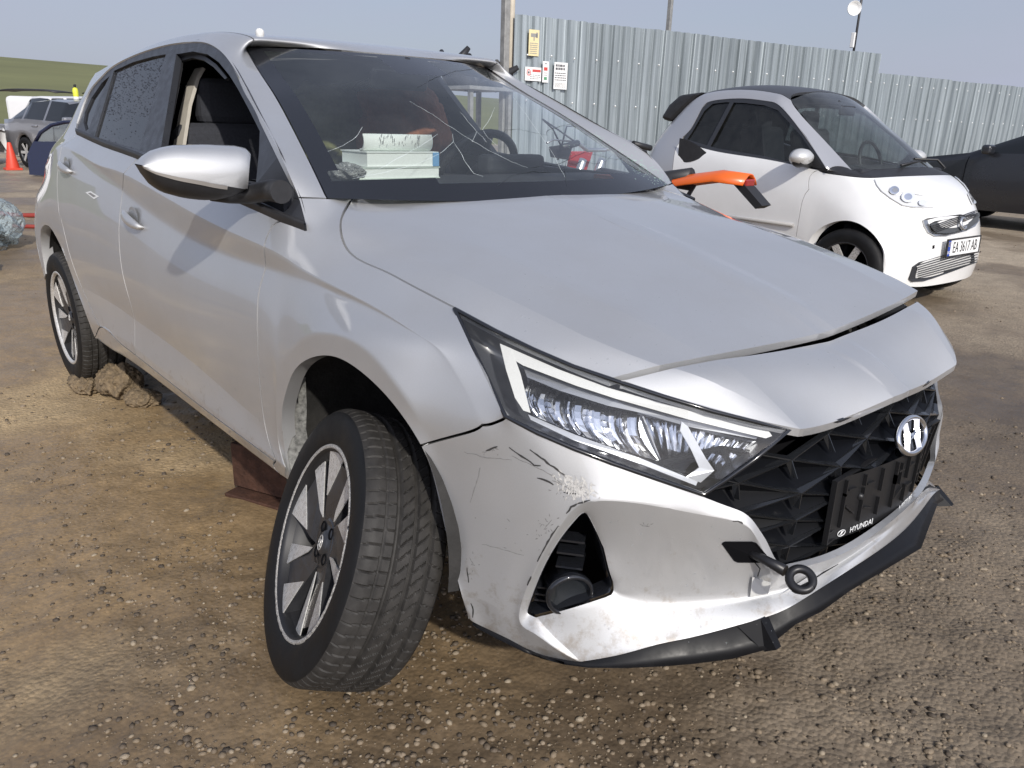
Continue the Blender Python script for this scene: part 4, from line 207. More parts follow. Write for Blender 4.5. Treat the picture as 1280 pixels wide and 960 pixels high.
SMD={"win":[[-2381,-7733,9557],[-5138,-7017,11943],[-7834,-6416,13946],[-9304,-6272,14427],[-11402,-6212,14625],[-13594,-6225,14582],[-14924,-6279,14403],[-15611,-6471,13763],[-16240,-6998,12005],[-16578,-7217,11276],[-13000,-7620,10550],[-8000,-7620,10150],[-3250,-7570,9570]],"pose":[-1.2638,4.7723,6.2356,0.0555],"hl":[[1092.0,225.33333333333334],[1106.6666666666667,227.5],[1126.6666666666667,235.33333333333334],[1143.3333333333333,243.66666666666666],[1156.6666666666667,247.0],[1162.5,253.33333333333334],[1165.8333333333333,260.0],[1153.3333333333333,260.6666666666667],[1140.0,260.0],[1126.6666666666667,257.5],[1111.6666666666667,248.33333333333334],[1100.8333333333333,240.0],[1095.0,232.5]],"hl2":[[1204.1666666666667,215.83333333333334],[1211.6666666666667,223.33333333333334],[1218.3333333333333,233.33333333333334],[1222.5,245.0],[1220.8333333333333,248.66666666666666],[1216.6666666666667,243.66666666666666],[1211.6666666666667,231.66666666666666],[1206.6666666666667,221.66666666666666]],"grille":[[1160.8333333333333,280.0],[1166.6666666666667,277.0],[1198.3333333333333,272.0],[1220.8333333333333,266.3333333333333],[1221.6666666666667,270.0],[1219.1666666666667,278.3333333333333],[1206.6666666666667,286.6666666666667],[1181.6666666666667,292.0],[1168.3333333333333,291.6666666666667],[1162.5,285.8333333333333]],"gring":[[1152.0,275.8333333333333],[1156.6666666666667,273.3333333333333],[1198.3333333333333,268.3333333333333],[1225.0,262.0],[1225.3333333333333,264.1666666666667],[1222.5,275.0],[1216.6666666666667,283.3333333333333],[1206.6666666666667,288.3333333333333],[1181.6666666666667,295.0],[1166.6666666666667,295.3333333333333],[1158.3333333333333,290.8333333333333],[1154.1666666666667,283.3333333333333]],"plate":[[1174.1666666666667,300.0],[1215.8333333333333,289.1666666666667],[1215.0,306.6666666666667],[1172.5,319.1666666666667]],"low":[[1135.0,348.33333333333337],[1140.0,333.33333333333337],[1148.3333333333333,327.5],[1171.6666666666667,320.8333333333333],[1215.0,310.0],[1227.5,305.0],[1226.6666666666667,316.6666666666667],[1224.1666666666667,323.3333333333333],[1216.6666666666667,328.33333333333337],[1190.0,338.33333333333337],[1166.6666666666667,346.66666666666663],[1153.3333333333333,350.83333333333337],[1138.3333333333333,351.66666666666663]],"emb":[[1199.6666666666667,280.3333333333333]]}

# ------------------------------------------------------------------ car skin: a control net, subdivided and cut into panels
def subdivide(data, levels, mirror=True, deform=None, soft=2):
    vs_ = [Vector((a*1e-4, b*1e-4, c*1e-4)) for a, b, c in data['v']]; fs = [list(q) for q in data['f']]; cr = list(data['c'])
    n0 = len(vs_)
    if mirror:
        mp_ = {}
        for i in range(n0):
            if abs(vs_[i].y) < 2e-4: vs_[i].y = 0; mp_[i] = i
            else: mp_[i] = len(vs_); vs_.append(Vector((vs_[i].x, -vs_[i].y, vs_[i].z)))
        for q in list(fs): fs.append([q[0]]+[mp_[k] for k in q[:0:-1]])
        for a, b, w in list(cr): cr.append([mp_[a], mp_[b], w])
    if deform: vs_ = [deform(p) for p in vs_]
    me = bpy.data.meshes.new('net'); me.from_pydata([tuple(p) for p in vs_], [], [tuple(q[1:]) for q in fs])
    for i, q in enumerate(fs): me.polygons[i].material_index = q[0]
    for _ in data['p']: me.materials.append(None)
    me.polygons.foreach_set('use_smooth', [True]*len(fs))
    bm = bmesh.new(); bm.from_mesh(me); bmesh.ops.recalc_face_normals(bm, faces=bm.faces)
    # the net is open: settle which way is out by the face farthest to the front
    bm.faces.ensure_lookup_table(); ff = max(bm.faces, key=lambda k: k.calc_center_median().z+.2*k.calc_center_median().x)
    if ff.normal.z < 0: bmesh.ops.reverse_faces(bm, faces=bm.faces)
    cl = bm.edges.layers.float.get('crease_edge') or bm.edges.layers.float.new('crease_edge')
    bm.verts.ensure_lookup_table()
    for a, b, w in cr:
        e = bm.edges.get((bm.verts[a], bm.verts[b]))
        if e:
            e[cl] = w
            if w >= .58: e.smooth = False
    vl = bm.verts.layers.float.get('crease_vert') or bm.verts.layers.float.new('crease_vert')
    for k in data.get('k', ()):
        bm.verts[k][vl] = 1
        if mirror: bm.verts[mp_[k]][vl] = 1
    bm.to_mesh(me); bm.free()
    ob = bpy.data.objects.new('net', me); COL.objects.link(ob)
    sb = ob.modifiers.new('s', 'SUBSURF'); sb.levels = 1; sb.boundary_smooth = 'PRESERVE_CORNERS'
    tgt = np.array([tuple(p) for p in vs_]); cage = tgt.copy()
    bm = bmesh.new(); bm.from_mesh(me); bm.verts.ensure_lookup_table(); cl = bm.edges.layers.float.get('crease_edge')
    hard = np.array([any(e.is_boundary or e[cl] > .45 for e in v_.link_edges) for v_ in bm.verts]); bm.free()
    for it in range(9):
        dg = bpy.context.evaluated_depsgraph_get(); ev = ob.evaluated_get(dg); m2 = ev.to_mesh()
        co = np.empty(len(m2.vertices)*3); m2.vertices.foreach_get('co', co); co = co.reshape(-1, 3)[:len(tgt)]
        ev.to_mesh_clear()
        cage += .8*(tgt-co)*np.where(hard, 1., 1. if it < soft else 0.)[:, None]; me.vertices.foreach_set('co', cage.ravel()); me.update()
    sb.levels = levels
    dg = bpy.context.evaluated_depsgraph_get(); out = bpy.data.meshes.new_from_object(ob.evaluated_get(dg))
    bpy.data.objects.remove(ob)
    return out
def panels(me, names, gap=.0016, depth=.014, split=(), down=None):
    """cut the skin into panels: each is drawn back from its neighbours by half a gap and gets a folded edge"""
    nv = len(me.vertices); co = np.empty(nv*3); me.vertices.foreach_get('co', co); co = co.reshape(-1, 3)
    nr = np.empty(nv*3); me.vertices.foreach_get('normal', nr); nr = nr.reshape(-1, 3)
    cn_ = np.empty(len(me.loops)*3); me.corner_normals.foreach_get('vector', cn_); cn_ = cn_.reshape(-1, 3)
    groups = {}
    for p in me.polygons:
        nm = names[p.material_index]; side = ''
        if nm in split: side = 'R' if p.center.y < 0 else 'L'
        groups.setdefault((nm, side), []).append((tuple(p.vertices), p.loop_start))
    res = {}
    for key, fs_ in groups.items():
        fs = [a for a, b in fs_]; idx = {}; order = []
        for q in fs:
            for k in q:
                if k not in idx: idx[k] = len(order); order.append(k)
        P = co[order].copy(); Nn = nr[order]
        cnt = {}
        for q in fs:
            for a, b in zip(q, q[1:]+q[:1]):
                cnt.setdefault((min(a, b), max(a, b)), []).append((a, b))
        be = [e[0] for e in cnt.values() if len(e) == 1]
        off = np.zeros_like(P); hit = np.zeros(len(P))
        for a, b in be:
            ia, ib = idx[a], idx[b]; d = co[b]-co[a]; l = np.linalg.norm(d)
            if l < 1e-9: continue
            d = d/l
            for k in (ia, ib):
                inn = np.cross(Nn[k], d); off[k] += inn; hit[k] += 1
        for k in np.nonzero(hit)[0]:
            l = np.linalg.norm(off[k])
            if l > 1e-6: P[k] += off[k]/l*gap
        V_ = [tuple(p) for p in P]; Fc = [tuple(idx[k] for k in q) for q in fs]; nm_l = []
        for q, (_, ls) in zip(Fc, fs_): nm_l += [tuple(cn_[ls+k]) for k in range(len(q))]
        low = {}
        for a, b in be:
            for k in (a, b):
                if k not in low: low[k] = len(V_); V_.append(tuple(P[idx[k]]-(Nn[idx[k]] if down is None else np.array(down))*depth))
        for a, b in be:
            q = (idx[b], idx[a], low[a], low[b]); Fc.append(q)
            v0, v1, v2 = (np.array(V_[q[0]]), np.array(V_[q[1]]), np.array(V_[q[2]])); nn = np.cross(v1-v0, v2-v1); l = np.linalg.norm(nn); nn = nn/l if l > 1e-12 else np.array((0, 0, 1.))
            nm_l += [tuple(nn)]*4
        m2 = bpy.data.meshes.new(key[0]); m2.from_pydata(V_, [], Fc); m2.polygons.foreach_set('use_smooth', [True]*len(Fc))
        m2.normals_split_custom_set(nm_l)
        res[key] = m2
    return res
def paint_mat():
    m = bpy.data.materials.new('silver_paint'); m.use_nodes = True; t = m.node_tree; b = t.nodes['Principled BSDF']; N = t.nodes.new; L = t.links.new
    co = N('ShaderNodeTexCoord')
    fl = N('ShaderNodeTexNoise'); fl.inputs['Scale'].default_value = 900; fl.inputs['Detail'].default_value = 1
    L(co.outputs['Object'], fl.inputs['Vector'])
    r = N('ShaderNodeMapRange'); r.inputs['To Min'].default_value = .90; r.inputs['To Max'].default_value = 1.06; L(fl.outputs['Fac'], r.inputs['Value'])
    # road film: thin brownish dust, thicker low on the sides
    d = N('ShaderNodeTexNoise'); d.inputs['Scale'].default_value = 5; d.inputs['Detail'].default_value = 8; d.inputs['Roughness'].default_value = .65; L(co.outputs['Object'], d.inputs['Vector'])
    d2 = N('ShaderNodeMapRange'); d2.inputs['From Min'].default_value = .4; d2.inputs['From Max'].default_value = .8; d2.inputs['To Min'].default_value = 0; d2.inputs['To Max'].default_value = .22; L(d.outputs['Fac'], d2.inputs['Value'])
    x = N('ShaderNodeMix'); x.data_type = 'RGBA'; x.blend_type = 'MULTIPLY'; x.inputs['Factor'].default_value = 1; x.inputs['A'].default_value = (.59, .595, .60, 1); L(r.outputs[0], x.inputs['B'])
    y = N('ShaderNodeMix'); y.data_type = 'RGBA'; y.inputs['B'].default_value = (.46, .43, .39, 1); L(d2.outputs[0], y.inputs['Factor']); L(x.outputs['Result'], y.inputs['A'])
    # mud splash thrown up along the sills
    sp = N('ShaderNodeSeparateXYZ'); L(co.outputs['Object'], sp.inputs[0])
    s1 = N('ShaderNodeTexNoise'); s1.inputs['Scale'].default_value = 26; s1.inputs['Detail'].default_value = 9; s1.inputs['Roughness'].default_value = .75; L(co.outputs['Object'], s1.inputs['Vector'])
    s2 = N('ShaderNodeMapRange'); s2.inputs['From Min'].default_value = .28; s2.inputs['From Max'].default_value = .62; s2.inputs['To Min'].default_value = .14; s2.inputs['To Max'].default_value = -.12; L(sp.outputs['Z'], s2.inputs['Value'])
    s3 = N('ShaderNodeMath'); s3.operation = 'ADD'; L(s1.outputs['Fac'], s3.inputs[0]); L(s2.outputs[0], s3.inputs[1])
    s4 = N('ShaderNodeMapRange'); s4.inputs['From Min'].default_value = .58; s4.inputs['From Max'].default_value = .74; s4.inputs['To Max'].default_value = .5; L(s3.outputs[0], s4.inputs['Value'])
    z_ = N('ShaderNodeMix'); z_.data_type = 'RGBA'; z_.inputs['B'].default_value = (.30, .24, .17, 1); L(s4.outputs[0], z_.inputs['Factor']); L(y.outputs['Result'], z_.inputs['A'])
    L(z_.outputs['Result'], b.inputs['Base Color'])
    b.inputs['Metallic'].default_value = .92; b.inputs['Roughness'].default_value = .65; b.inputs['Coat Weight'].default_value = 1.; b.inputs['Coat IOR'].default_value = 1.6
    r2 = N('ShaderNodeMapRange'); r2.inputs['From Min'].default_value = .35; r2.inputs['From Max'].default_value = .75; r2.inputs['To Min'].default_value = .01; r2.inputs['To Max'].default_value = .05; L(d.outputs['Fac'], r2.inputs['Value']); L(r2.outputs[0], b.inputs['Coat Roughness'])
    MAT['paint'] = m; return m
paint_mat()
mat('black_gloss', (.012, .013, .016), .12, 0, .5, coat=.5, rvar=.06, vscale=8)
mat('black_plastic', (.02, .02, .022), .45, 0, .5, var=.3, vscale=30, bump=.05, bscale=400)
mat('black_trim', (.03, .032, .038), .35, 0, .5, rvar=.1, vscale=25)
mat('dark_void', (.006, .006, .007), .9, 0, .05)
mat('rubber', (.009, .009, .0095), .6, 0, .25, var=.35, vscale=14, bump=.04, bscale=500, rvar=.12)
mat('chrome', (.75, .76, .78), .09, 1)
mat('interior', (.02, .022, .028), .8, var=.2)
car = empty('hatchback_car', (0, 0, 0))
tag(car, 'silver five-door hatchback with scratched front bumper, cracked windshield and turned front wheel', 'car')
def far_push(p):
    # the blow bent the far lower corner of the nose inwards
    if p.y <= 0 or p.x < .3: return p
    t = min(1., p.y/.26); t = t*t*(3-2*t); f_ = max(.15, min(1., (.72-p.z)/.2))
    return Vector((p.x-.040*t*f_, p.y, p.z))
skin = subdivide(SKIN, 3, deform=far_push)
PN = panels(skin, SKIN['p'], gap=.0027, split=('front_door', 'rear_door', 'sill', 'fender', 'fog_surround'))
part = {}
for (nm, side), me in PN.items():
    m = {'fog_surround': MAT['black_gloss'], 'rear_glass': MAT['black_gloss']}.get(nm, MAT['paint'])
    part[nm+side] = obj(nm, me, car, m)
def hood_open(p):
    # the catch is broken: the far front corner stands up a little
    t = max(0., min(1., (p.x+.3)/1.0)); s_ = max(0., min(1., p.y/.606))**1.4
    return Vector((p.x+.004*t*s_, p.y, p.z+.030*t*t*s_))
HN = subdivide(HOOD, 3)
HP = panels(HN, HOOD['p'], gap=.0022, depth=.016, down=(.15, 0, .98))
for (nm, side), me in HP.items():
    if nm == 'hood':
        for v_ in me.vertices:
            q = hood_open(v_.co); v_.co = q
    part[nm] = obj(nm, me, car, MAT['paint'])

# ------------------------------------------------------------------ ray helper: where a line from a point meets finished meshes
from mathutils.bvhtree import BVHTree
def bvh_of(obs):
    V_ = []; F_ = []
    for ob in obs:
        k = len(V_); V_ += [ob.matrix_world @ v_.co for v_ in ob.data.vertices]; F_ += [tuple(i+k for i in p.vertices) for p in ob.data.polygons]
    return BVHTree.FromPolygons(V_, F_)
CAMP = Vector((1.4635, -1.628, 1.228)); CAMM = M.to_3x3()
def pray(px, py): return (CAMM @ Vector(((px-640)/987.5, (480-py)/987.5, -1))).normalized()
def onto(tree, px, py, lift=.0008):
    h = tree.ray_cast(CAMP, pray(px, py))
    if h[0] is None: return None
    n = h[1] if h[1].dot(pray(px, py)) < 0 else -h[1]
    return h[0]+n*lift, n
def mirY(me):
    m2 = me.copy()
    for v_ in m2.vertices: v_.co.y = -v_.co.y
    m2.flip_normals(); return m2
plan_y = [0, .2, .35, .45, .52, .60, .65, .70, .74, .77, .795, .815, .83, .86]; plan_x = [.885, .875, .842, .79, .735, .685, .645, .595, .545, .49, .43, .36, .28, .1]
def plan(y): return float(np.interp(abs(y), plan_y, plan_x))
# ------------------------------------------------------------------ windshield, cracked
wsm = subdivide(WSH, 3)
glass('windshield_glass', (.92, .96, .96), 1., dirt=.07, dirtcol=(.42, .47, .48), dscale=3.5, ior=1.68)
glass('side_glass', (.05, .055, .06), 1., dirt=.05, dirtcol=(.4, .4, .4))
wind = obj('windshield', wsm, car, None)
wsm.materials.clear(); wsm.materials.append(MAT['windshield_glass']); wsm.materials.append(MAT['black_gloss'])
wsm.polygons.foreach_set('use_smooth', [True]*len(wsm.polygons))
# printed black border round the glass, broad at the foot
mat('frit', (.012, .013, .016), .16, 0, .5, coat=.3)
wsm.materials[1] = MAT['frit']
nu = np.array([tuple(v_.co) for v_ in wsm.vertices])
def edge_dist(p):
    # distance from the side edge and the foot/top of the pane
    gx = np.array([q for q in ((-.343, -.664), (-.453, -.626), (-.66, -.565), (-.80, -.53), (-1.166, -.495))])
    ye = float(np.interp(p[0], [-1.166, -.80, -.62, -.45, -.343], [.495, .530, .567, .626, .664])); return ye-abs(p[1])
for p in wsm.polygons:
    c = p.center; xs = -.215-(c.y/.664)**2*.128; xt = -1.0-(c.y/.495)**2*.166
    if edge_dist(c) < .035 or c.x > xs-.075 or c.x < xt+.028 or (c.x < xt+.17 and abs(c.y+.01) < .11): p.material_index = 1
# cracks: hair-thin raised lines of scattered light on the pane
tw = bvh_of([wind])
mat('crack', (.62, .68, .68), .35, 0, .6)
mat('crack_dark', (.03, .035, .04), .3)
CR_L = [[(410, 190), (430, 182), (445, 172), (453, 159)], [(512, 127), (540, 143), (560, 157), (582, 171), (610, 188), (640, 203), (660, 210)], [(566, 168), (567, 178), (560, 184), (550, 192)], [(567, 178), (575, 190), (583, 205), (592, 217), (604, 221)],
        [(453, 221), (480, 208), (505, 194), (530, 180), (547, 168)], [(440, 224), (480, 216), (520, 206), (548, 193)], [(575, 140), (596, 165), (590, 178)], [(596, 165), (603, 172), (608, 178)], [(618, 135), (612, 150), (603, 162), (610, 172), (622, 183)],
        [(640, 120), (662, 150), (690, 190), (706, 222)], [(700, 140), (722, 152), (745, 172)], [(760, 165), (780, 180), (802, 205), (820, 222)]]
CR_D = [[(625, 172), (632, 163), (650, 162), (670, 167), (683, 169), (684, 163), (700, 158), (722, 154)], [(708, 232), (706, 215), (708, 202), (720, 206), (727, 201), (745, 205), (757, 202), (765, 193)], [(520, 110), (545, 97), (570, 89), (592, 86), (610, 87)], [(660, 210), (700, 205), (730, 190), (770, 200), (800, 190)], [(622, 232), (640, 220), (665, 214), (690, 216)]]
def lines_on(tree, LL, w0, m, name, parent, jit=1.0, w1=None, lift=.0009):
    for L_ in LL:
        P = []; mb = MB()
        for a, b in zip(L_, L_[1:]):
            n = max(2, int(math.hypot(b[0]-a[0], b[1]-a[1])/5))
            for i in range(n): P.append((a[0]+(b[0]-a[0])*i/n+rnd.uniform(-jit, jit)*.5, a[1]+(b[1]-a[1])*i/n+rnd.uniform(-jit, jit)*.5))
        P.append(L_[-1]); H_ = [onto(tree, *p, lift) for p in P]; H_ = [h for h in H_ if h]
        if len(H_) < 2: continue
        V_ = []
        for i, (p, n) in enumerate(H_):
            d = (H_[min(i+1, len(H_)-1)][0]-H_[max(0, i-1)][0]).normalized(); s_ = d.cross(n).normalized(); t = i/(len(H_)-1); w = w0*(.35+.65*math.sin(math.pi*min(1, max(0, .08+.84*t))))*rnd.uniform(.6, 1.3)
            V_ += [p-s_*w*.5, p+s_*w*.5]
        mb.add(V_, [(2*i, 2*i+1, 2*i+3, 2*i+2) for i in range(len(H_)-1)]); mb.build(name, m, parent, fix=False)
lines_on(tw, CR_L, .0011, MAT['crack'], 'crack', wind, .8)
lines_on(tw, CR_D, .0022, MAT['crack_dark'], 'crack', wind, 1.2)
# crushed corner: small green glass grains stand on the pane
mb = MB(); mat('glass_grain', (.45, .62, .54), .15, 0, .8)
for i in range(420):
    t = rnd.random(); px = 838-150*t**1.6+rnd.gauss(0, 9); py = 222-60*t**1.3+rnd.gauss(0, 8)*(.4+t)
    h = onto(tw, px, py, .0006)
    if not h: continue
    p, n = h; s_ = rnd.uniform(.0012, .0042)*(1.1-.6*t); a = Vector((rnd.gauss(0, 1), rnd.gauss(0, 1), rnd.gauss(0, 1))).cross(n).normalized(); b = n.cross(a)
    mb.add([p+a*s_, p+b*s_*.8, p-a*s_*.7, p-b*s_], [(0, 1, 2, 3)])
tp = bvh_of([part['body_shell'], wind])
for i in range(900):
    t = rnd.random(); px = 838-215*t+rnd.gauss(0, 5); py = 226-132*t+rnd.gauss(0, 4)
    h = onto(tp, px-4-rnd.random()*26*(.3+t*.4), py+1, .0006)
    if not h or h[0].y < .2: continue
    p, n = h; s_ = rnd.uniform(.0010, .0034)*(1.1-.6*t); a = Vector((rnd.gauss(0, 1), rnd.gauss(0, 1), rnd.gauss(0, 1))).cross(n).normalized(); b = n.cross(a)
    mb.add([p+a*s_, p+b*s_*.8, p-a*s_*.7, p-b*s_], [(0, 1, 2, 3)])
mb.build('shattered_glass', MAT['glass_grain'], wind, fix=False)['kind'] = 'stuff'
# ------------------------------------------------------------------ side windows: black frames, tinted panes
def side_windows(sgn):
    mk = (lambda q: Vector((q.x, sgn*abs(q.y), q.z)))
    out = [mk(p) for p in q4(DT['dlo'])+q4(DT['dlo_low'])]
    nin = Vector((0, -sgn*.0, 0))
    nrm = Vector((0, sgn*.92, .387))
    out = [p-nrm*.006 for p in out]
    c = sum(out, Vector())/len(out)
    out = [p+(p-c).normalized()*.012 for p in out]
    holes = [[mk(p)-nrm*.004 for p in q4(DT[k])] for k in ('w_front', 'w_rear', 'w_quarter')]
    tri = tessellate_polygon([out]+holes); allp = out+[p for h in holes for p in h]
    mb = MB(); mb.add(allp, [tuple(t) for t in tri])
    for h in holes:
        n = len(h); mb.add(h+[p-nrm*.022 for p in h], [(i, (i+1) % n, n+(i+1) % n, n+i) for i in range(n)])
    fr = mb.build('window_frame', MAT['black_trim'], car)
    for k in ('w_rear', 'w_quarter'):
        h = [mk(p)-nrm*.012 for p in q4(DT[k])]
        ob = MB().add(h, [tuple(t) for t in tessellate_polygon([h])]).build('rear_window' if k == 'w_rear' else 'quarter_window', MAT['side_glass'], car)
        if k == 'w_rear' and sgn < 0:
            # rain beads on the pane
            mbd = MB(); mat('water_bead', (.02, .02, .025), .05, 0, .8)
            a0, a1, a2 = h[1], h[4], h[5]; o_ = h[0]
            for i in range(1300):
                u, v_ = rnd.random(), rnd.random()**.7
                p = (h[0]*(1-u)+h[5]*u)*(1-v_)+(h[1]*(1-u)+h[4]*u)*v_
                if v_ < .35 and rnd.random() > .25: continue
                s_ = .0009+.0022*rnd.random()**2; ex = Vector((1, 0, 0)); ez = Vector((0, .387*-sgn*-1, .92)).normalized()
                ez = nrm.cross(ex).normalized(); p = p+nrm*.001
                mbd.add([p+ex*s_, p+ez*s_*1.3, p-ex*s_, p-ez*s_*1.1, p+nrm*s_*.7], [(0, 1, 4), (1, 2, 4), (2, 3, 4), (3, 0, 4)], True)
            mbd.build('rain_drop', MAT['water_bead'], ob, fix=False)['kind'] = 'stuff'
    # rubber strip along the foot of the windows
    low = [mk(p) for p in q4(DT['dlo_low'])]; low[0] = low[0].lerp(low[1], .05)
    mb = MB(); rows_ = []
    for off_z, off_n in ((-.004, .002), (.010, .007), (.022, .005), (.022, -.006)): rows_.append([p+Vector((0, 0, off_z))+nrm*off_n for p in low])
    mb.grid(rows_).build('window_seal', MAT['black_plastic'], car)
    return fr
side_windows(-1); side_windows(1)
# sail panel, the black triangle ahead of the front door window: split line of the door
mat('beige_trim', (.50, .47, .41), .7, var=.1); mat('grey_seal', (.36, .37, .37), .5)
def strip(name, key, m, t=.012):
    P = q4(DT[key]); MB().prism(P, t).build(name, m, car)
strip('pillar_strip', 'strip1', MAT['grey_seal']); strip('pillar_trim', 'strip2', MAT['beige_trim'])
P = q4(DT['seal']); MB().prism(P, .01).build('door_seal', MAT['black_plastic'], car)
# ------------------------------------------------------------------ headlights
mat('drl', (.86, .86, .82), .3, 0, .5, coat=.6, var=.05, vscale=300)
mat('lamp_dark', (.055, .058, .066), .3, 0, .5, coat=.4); mat('lamp_chrome', (.85, .86, .88), .12, 1, rvar=.08, vscale=60); mat('lamp_grey', (.34, .35, .37), .3, .5); mat('lamp_silver', (.72, .74, .78), .3, .35)
glass('lens_clear', (.93, .94, .95), 1., dirt=.06, dirtcol=(.6, .6, .6))
def headlight(sgn):
    mk = (lambda q: Vector((q.x, sgn*abs(q.y), q.z)))
    T = [mk(p) for p in q4(DT['lt'])]; B = [mk(p) for p in q4(DT['lb'])]
    def row(t, dep): 
        r = []
        for a, b in zip(T, B):
            p = a.lerp(b, t); n = Vector((.72, sgn*.62, .3)).normalized(); r.append(p+n*(.006*math.sin(math.pi*t)-dep))
        return r
    body = MB()
    inn = [row(t, d) for t, d in ((0, .002), (.02, .03), (.10, .085), (.5, .095), (.9, .085), (.98, .03), (1, .002))]
    body.grid(inn); body.add([r[0] for r in inn], [tuple(range(len(inn)))]); body.add([r[-1] for r in inn], [tuple(range(len(inn)))])
    h = body.build('headlight', MAT['lamp_dark'], car)
    MB().grid([row(t, -.001) for t in np.linspace(0, 1, 9)]).build('lens', MAT['lens_clear'], h)
    # black gasket round the lens
    if sgn < 0: g_ = MB(); ring = row(0, -.003)+row(1, -.003)[::-1]; g_.tube(ring+[ring[0]], .0045, 6, False).build('gasket', MAT['black_gloss'], h)
    for k, nm, m, th in (('drl_v', 'light_guide', 'drl', .006), ('drl_t', 'light_guide', 'drl', .006), ('drl_b', 'trim_strip', 'lamp_silver', .004), ('smoke', 'bezel', 'lamp_grey', .004), ('frame_b', 'bezel', 'lamp_silver', .004), ('chrome_a', 'backing', 'lamp_silver', .003), ('chrome_b', 'backing', 'lamp_silver', .003)):
        P = [mk(p) for p in q4(DT['HL'][k])]
        MB().prism(P, th, Vector((-.72, -sgn*.62, -.2)).normalized()).build(nm, MAT[m], h)
    for k in ('flute', 'flute2'): MB().grid([[mk(p) for p in q4(r)] for r in DT[k]], smooth=False).build('reflector', MAT['lamp_chrome'], h, fix=False)
    if sgn > 0: h.location = (-.03, -.012, 0)
    return h
headlight(-1); headlight(1)
# ------------------------------------------------------------------ grille
def gx(y, z, d=0.): return plan(y)-.028-d-.62*max(0., z-.60)-.10*max(0, .55-z)
GP, GQ = .112, .057
gr = MB(); bars = MB()
def hub(i, j): 
    y = i*GP; z = .733-GQ*j-(GQ/2 if i % 2 else 0)-.0; return y, z
def g3(y, z, d=0.): return far_push(Vector((gx(y, z, d), y, z)))
for i in range(-6, 6):
    for j in range(-1, 7):
        # rhombus: left hub, lower, right hub, upper
        if i % 2 == 0: L_ = hub(i, j); Rr = hub(i+2, j); Up = hub(i+1, j-1); Dn = hub(i+1, j)
        else: L_ = hub(i, j); Rr = hub(i+2, j); Up = hub(i+1, j); Dn = hub(i+1, j+1)
        cy, cz = i*GP+GP, L_[1]
        if not (.41 < cz < .735) or abs(cy) > .54 or cz > .735-.16*abs(cy) or (abs(cy) > .3 and cz > .66): continue
        c = g3(cy, cz+GQ*.06, .042)
        P = [g3(*L_), g3(*Dn), g3(*Rr), g3(*Up)]
        gr.add(P+[c], [(0, 1, 4), (1, 2, 4), (2, 3, 4), (3, 0, 4)])
        for a, b in ((P[0], P[1]), (P[0], P[3]), (P[2], P[1]), (P[2], P[3]), (P[3], P[3].lerp(P[1], .55))):
            a = a+Vector((.003, 0, 0)); b = b+Vector((.003, 0, 0)); d = (b-a).normalized(); s_ = d.cross(Vector((1, 0, 0))).normalized()
            w0, w1 = .0058, .0020
            bars.add([a+s_*w0-Vector((.012, 0, 0)), a-s_*w0-Vector((.012, 0, 0)), b-s_*w1-Vector((.012, 0, 0)), b+s_*w1-Vector((.012, 0, 0)), a+s_*.0012, a-s_*.0012, b-s_*.0008, b+s_*.0008],
                     [(0, 1, 5, 4), (1, 2, 6, 5), (2, 3, 7, 6), (3, 0, 4, 7), (4, 5, 6, 7)])
mat('grille_black', (.004, .0045, .006), .45, 0, .14); mat('grille_rib', (.012, .013, .015), .2, 0, .5, coat=.5)
grille = gr.build('grille', MAT['grille_black'], car, fix=False); bars.build('grille_rib', MAT['grille_rib'], grille, fix=False)['kind'] = 'stuff'
# cavity behind grille and lamps
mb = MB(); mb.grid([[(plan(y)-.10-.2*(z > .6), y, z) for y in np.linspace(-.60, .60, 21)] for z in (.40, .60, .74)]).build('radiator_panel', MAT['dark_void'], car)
# thin black frame between nose panel and grille
mb = MB(); mb.tube([(plan(y)-.075+.01*abs(y), y, .700) for y in np.linspace(-.335, .335, 25)], .005, 6).build('grille_surround', MAT['black_gloss'], car)
# emblem: chrome oval with a slanted H
em = empty('tmp'); bpy.data.objects.remove(em)
EC = Vector((.862, 0, .640)); EN = Vector((.93, 0, .36)).normalized(); EY = Vector((0, 1, 0)); EU = EN.cross(EY).normalized()
if EU.z < 0: EU = -EU
def e3(a, b, h=0.): return EC+EY*a+EU*b+EN*h
A_, B_ = .066, .036
A_, B_ = .062, .036
mb = MB(); rows_ = []
for k in range(48):
    t = 2*math.pi*k/48; r_ = []
    for q in range(8):
        u = 2*math.pi*q/8; rr = 1+.10*math.cos(u); r_.append(e3(A_*rr*math.cos(t), B_*(1+.16*math.cos(u))*math.sin(t), .006*math.sin(u)+.004))
    rows_.append(r_)
rows_.append(rows_[0]); mb.grid(rows_, close=True)
emb = mb.build('emblem', MAT['chrome'], grille)
mb = MB(); mb.prism([e3(A_*.98*math.cos(2*math.pi*k/40), B_*.98*math.sin(2*math.pi*k/40), -.004) for k in range(40)], .004, EN).build('emblem_plate', MAT['black_gloss'], grille)
mb = MB()
def hbar(pts, ws):
    a = []; b = []
    for (x, y), w in zip(pts, ws): a.append(e3(x-w, y, .003)); b.append(e3(x+w, y, .003))
    n = len(pts); at = [p+EN*.004 for p in a]; bt = [p+EN*.004 for p in b]; mid = [(p+q)/2+EN*.0075 for p, q in zip(a, b)]
    mb.add(a+mid+b, [(i, i+1, n+i+1, n+i) for i in range(n-1)]+[(n+i, n+i+1, 2*n+i+1, 2*n+i) for i in range(n-1)])
sgx = 1
hbar([(-.034, -.027), (-.026, -.010), (-.020, .010), (-.020, .030)], [.008, .0085, .008, .007])
hbar([(.034, .027), (.026, .010), (.020, -.010), (.020, -.030)], [.008, .0085, .008, .007])
hbar([(-.024, -.004), (-.010, .000), (.010, .003), (.024, .006)], [.0065]*4)
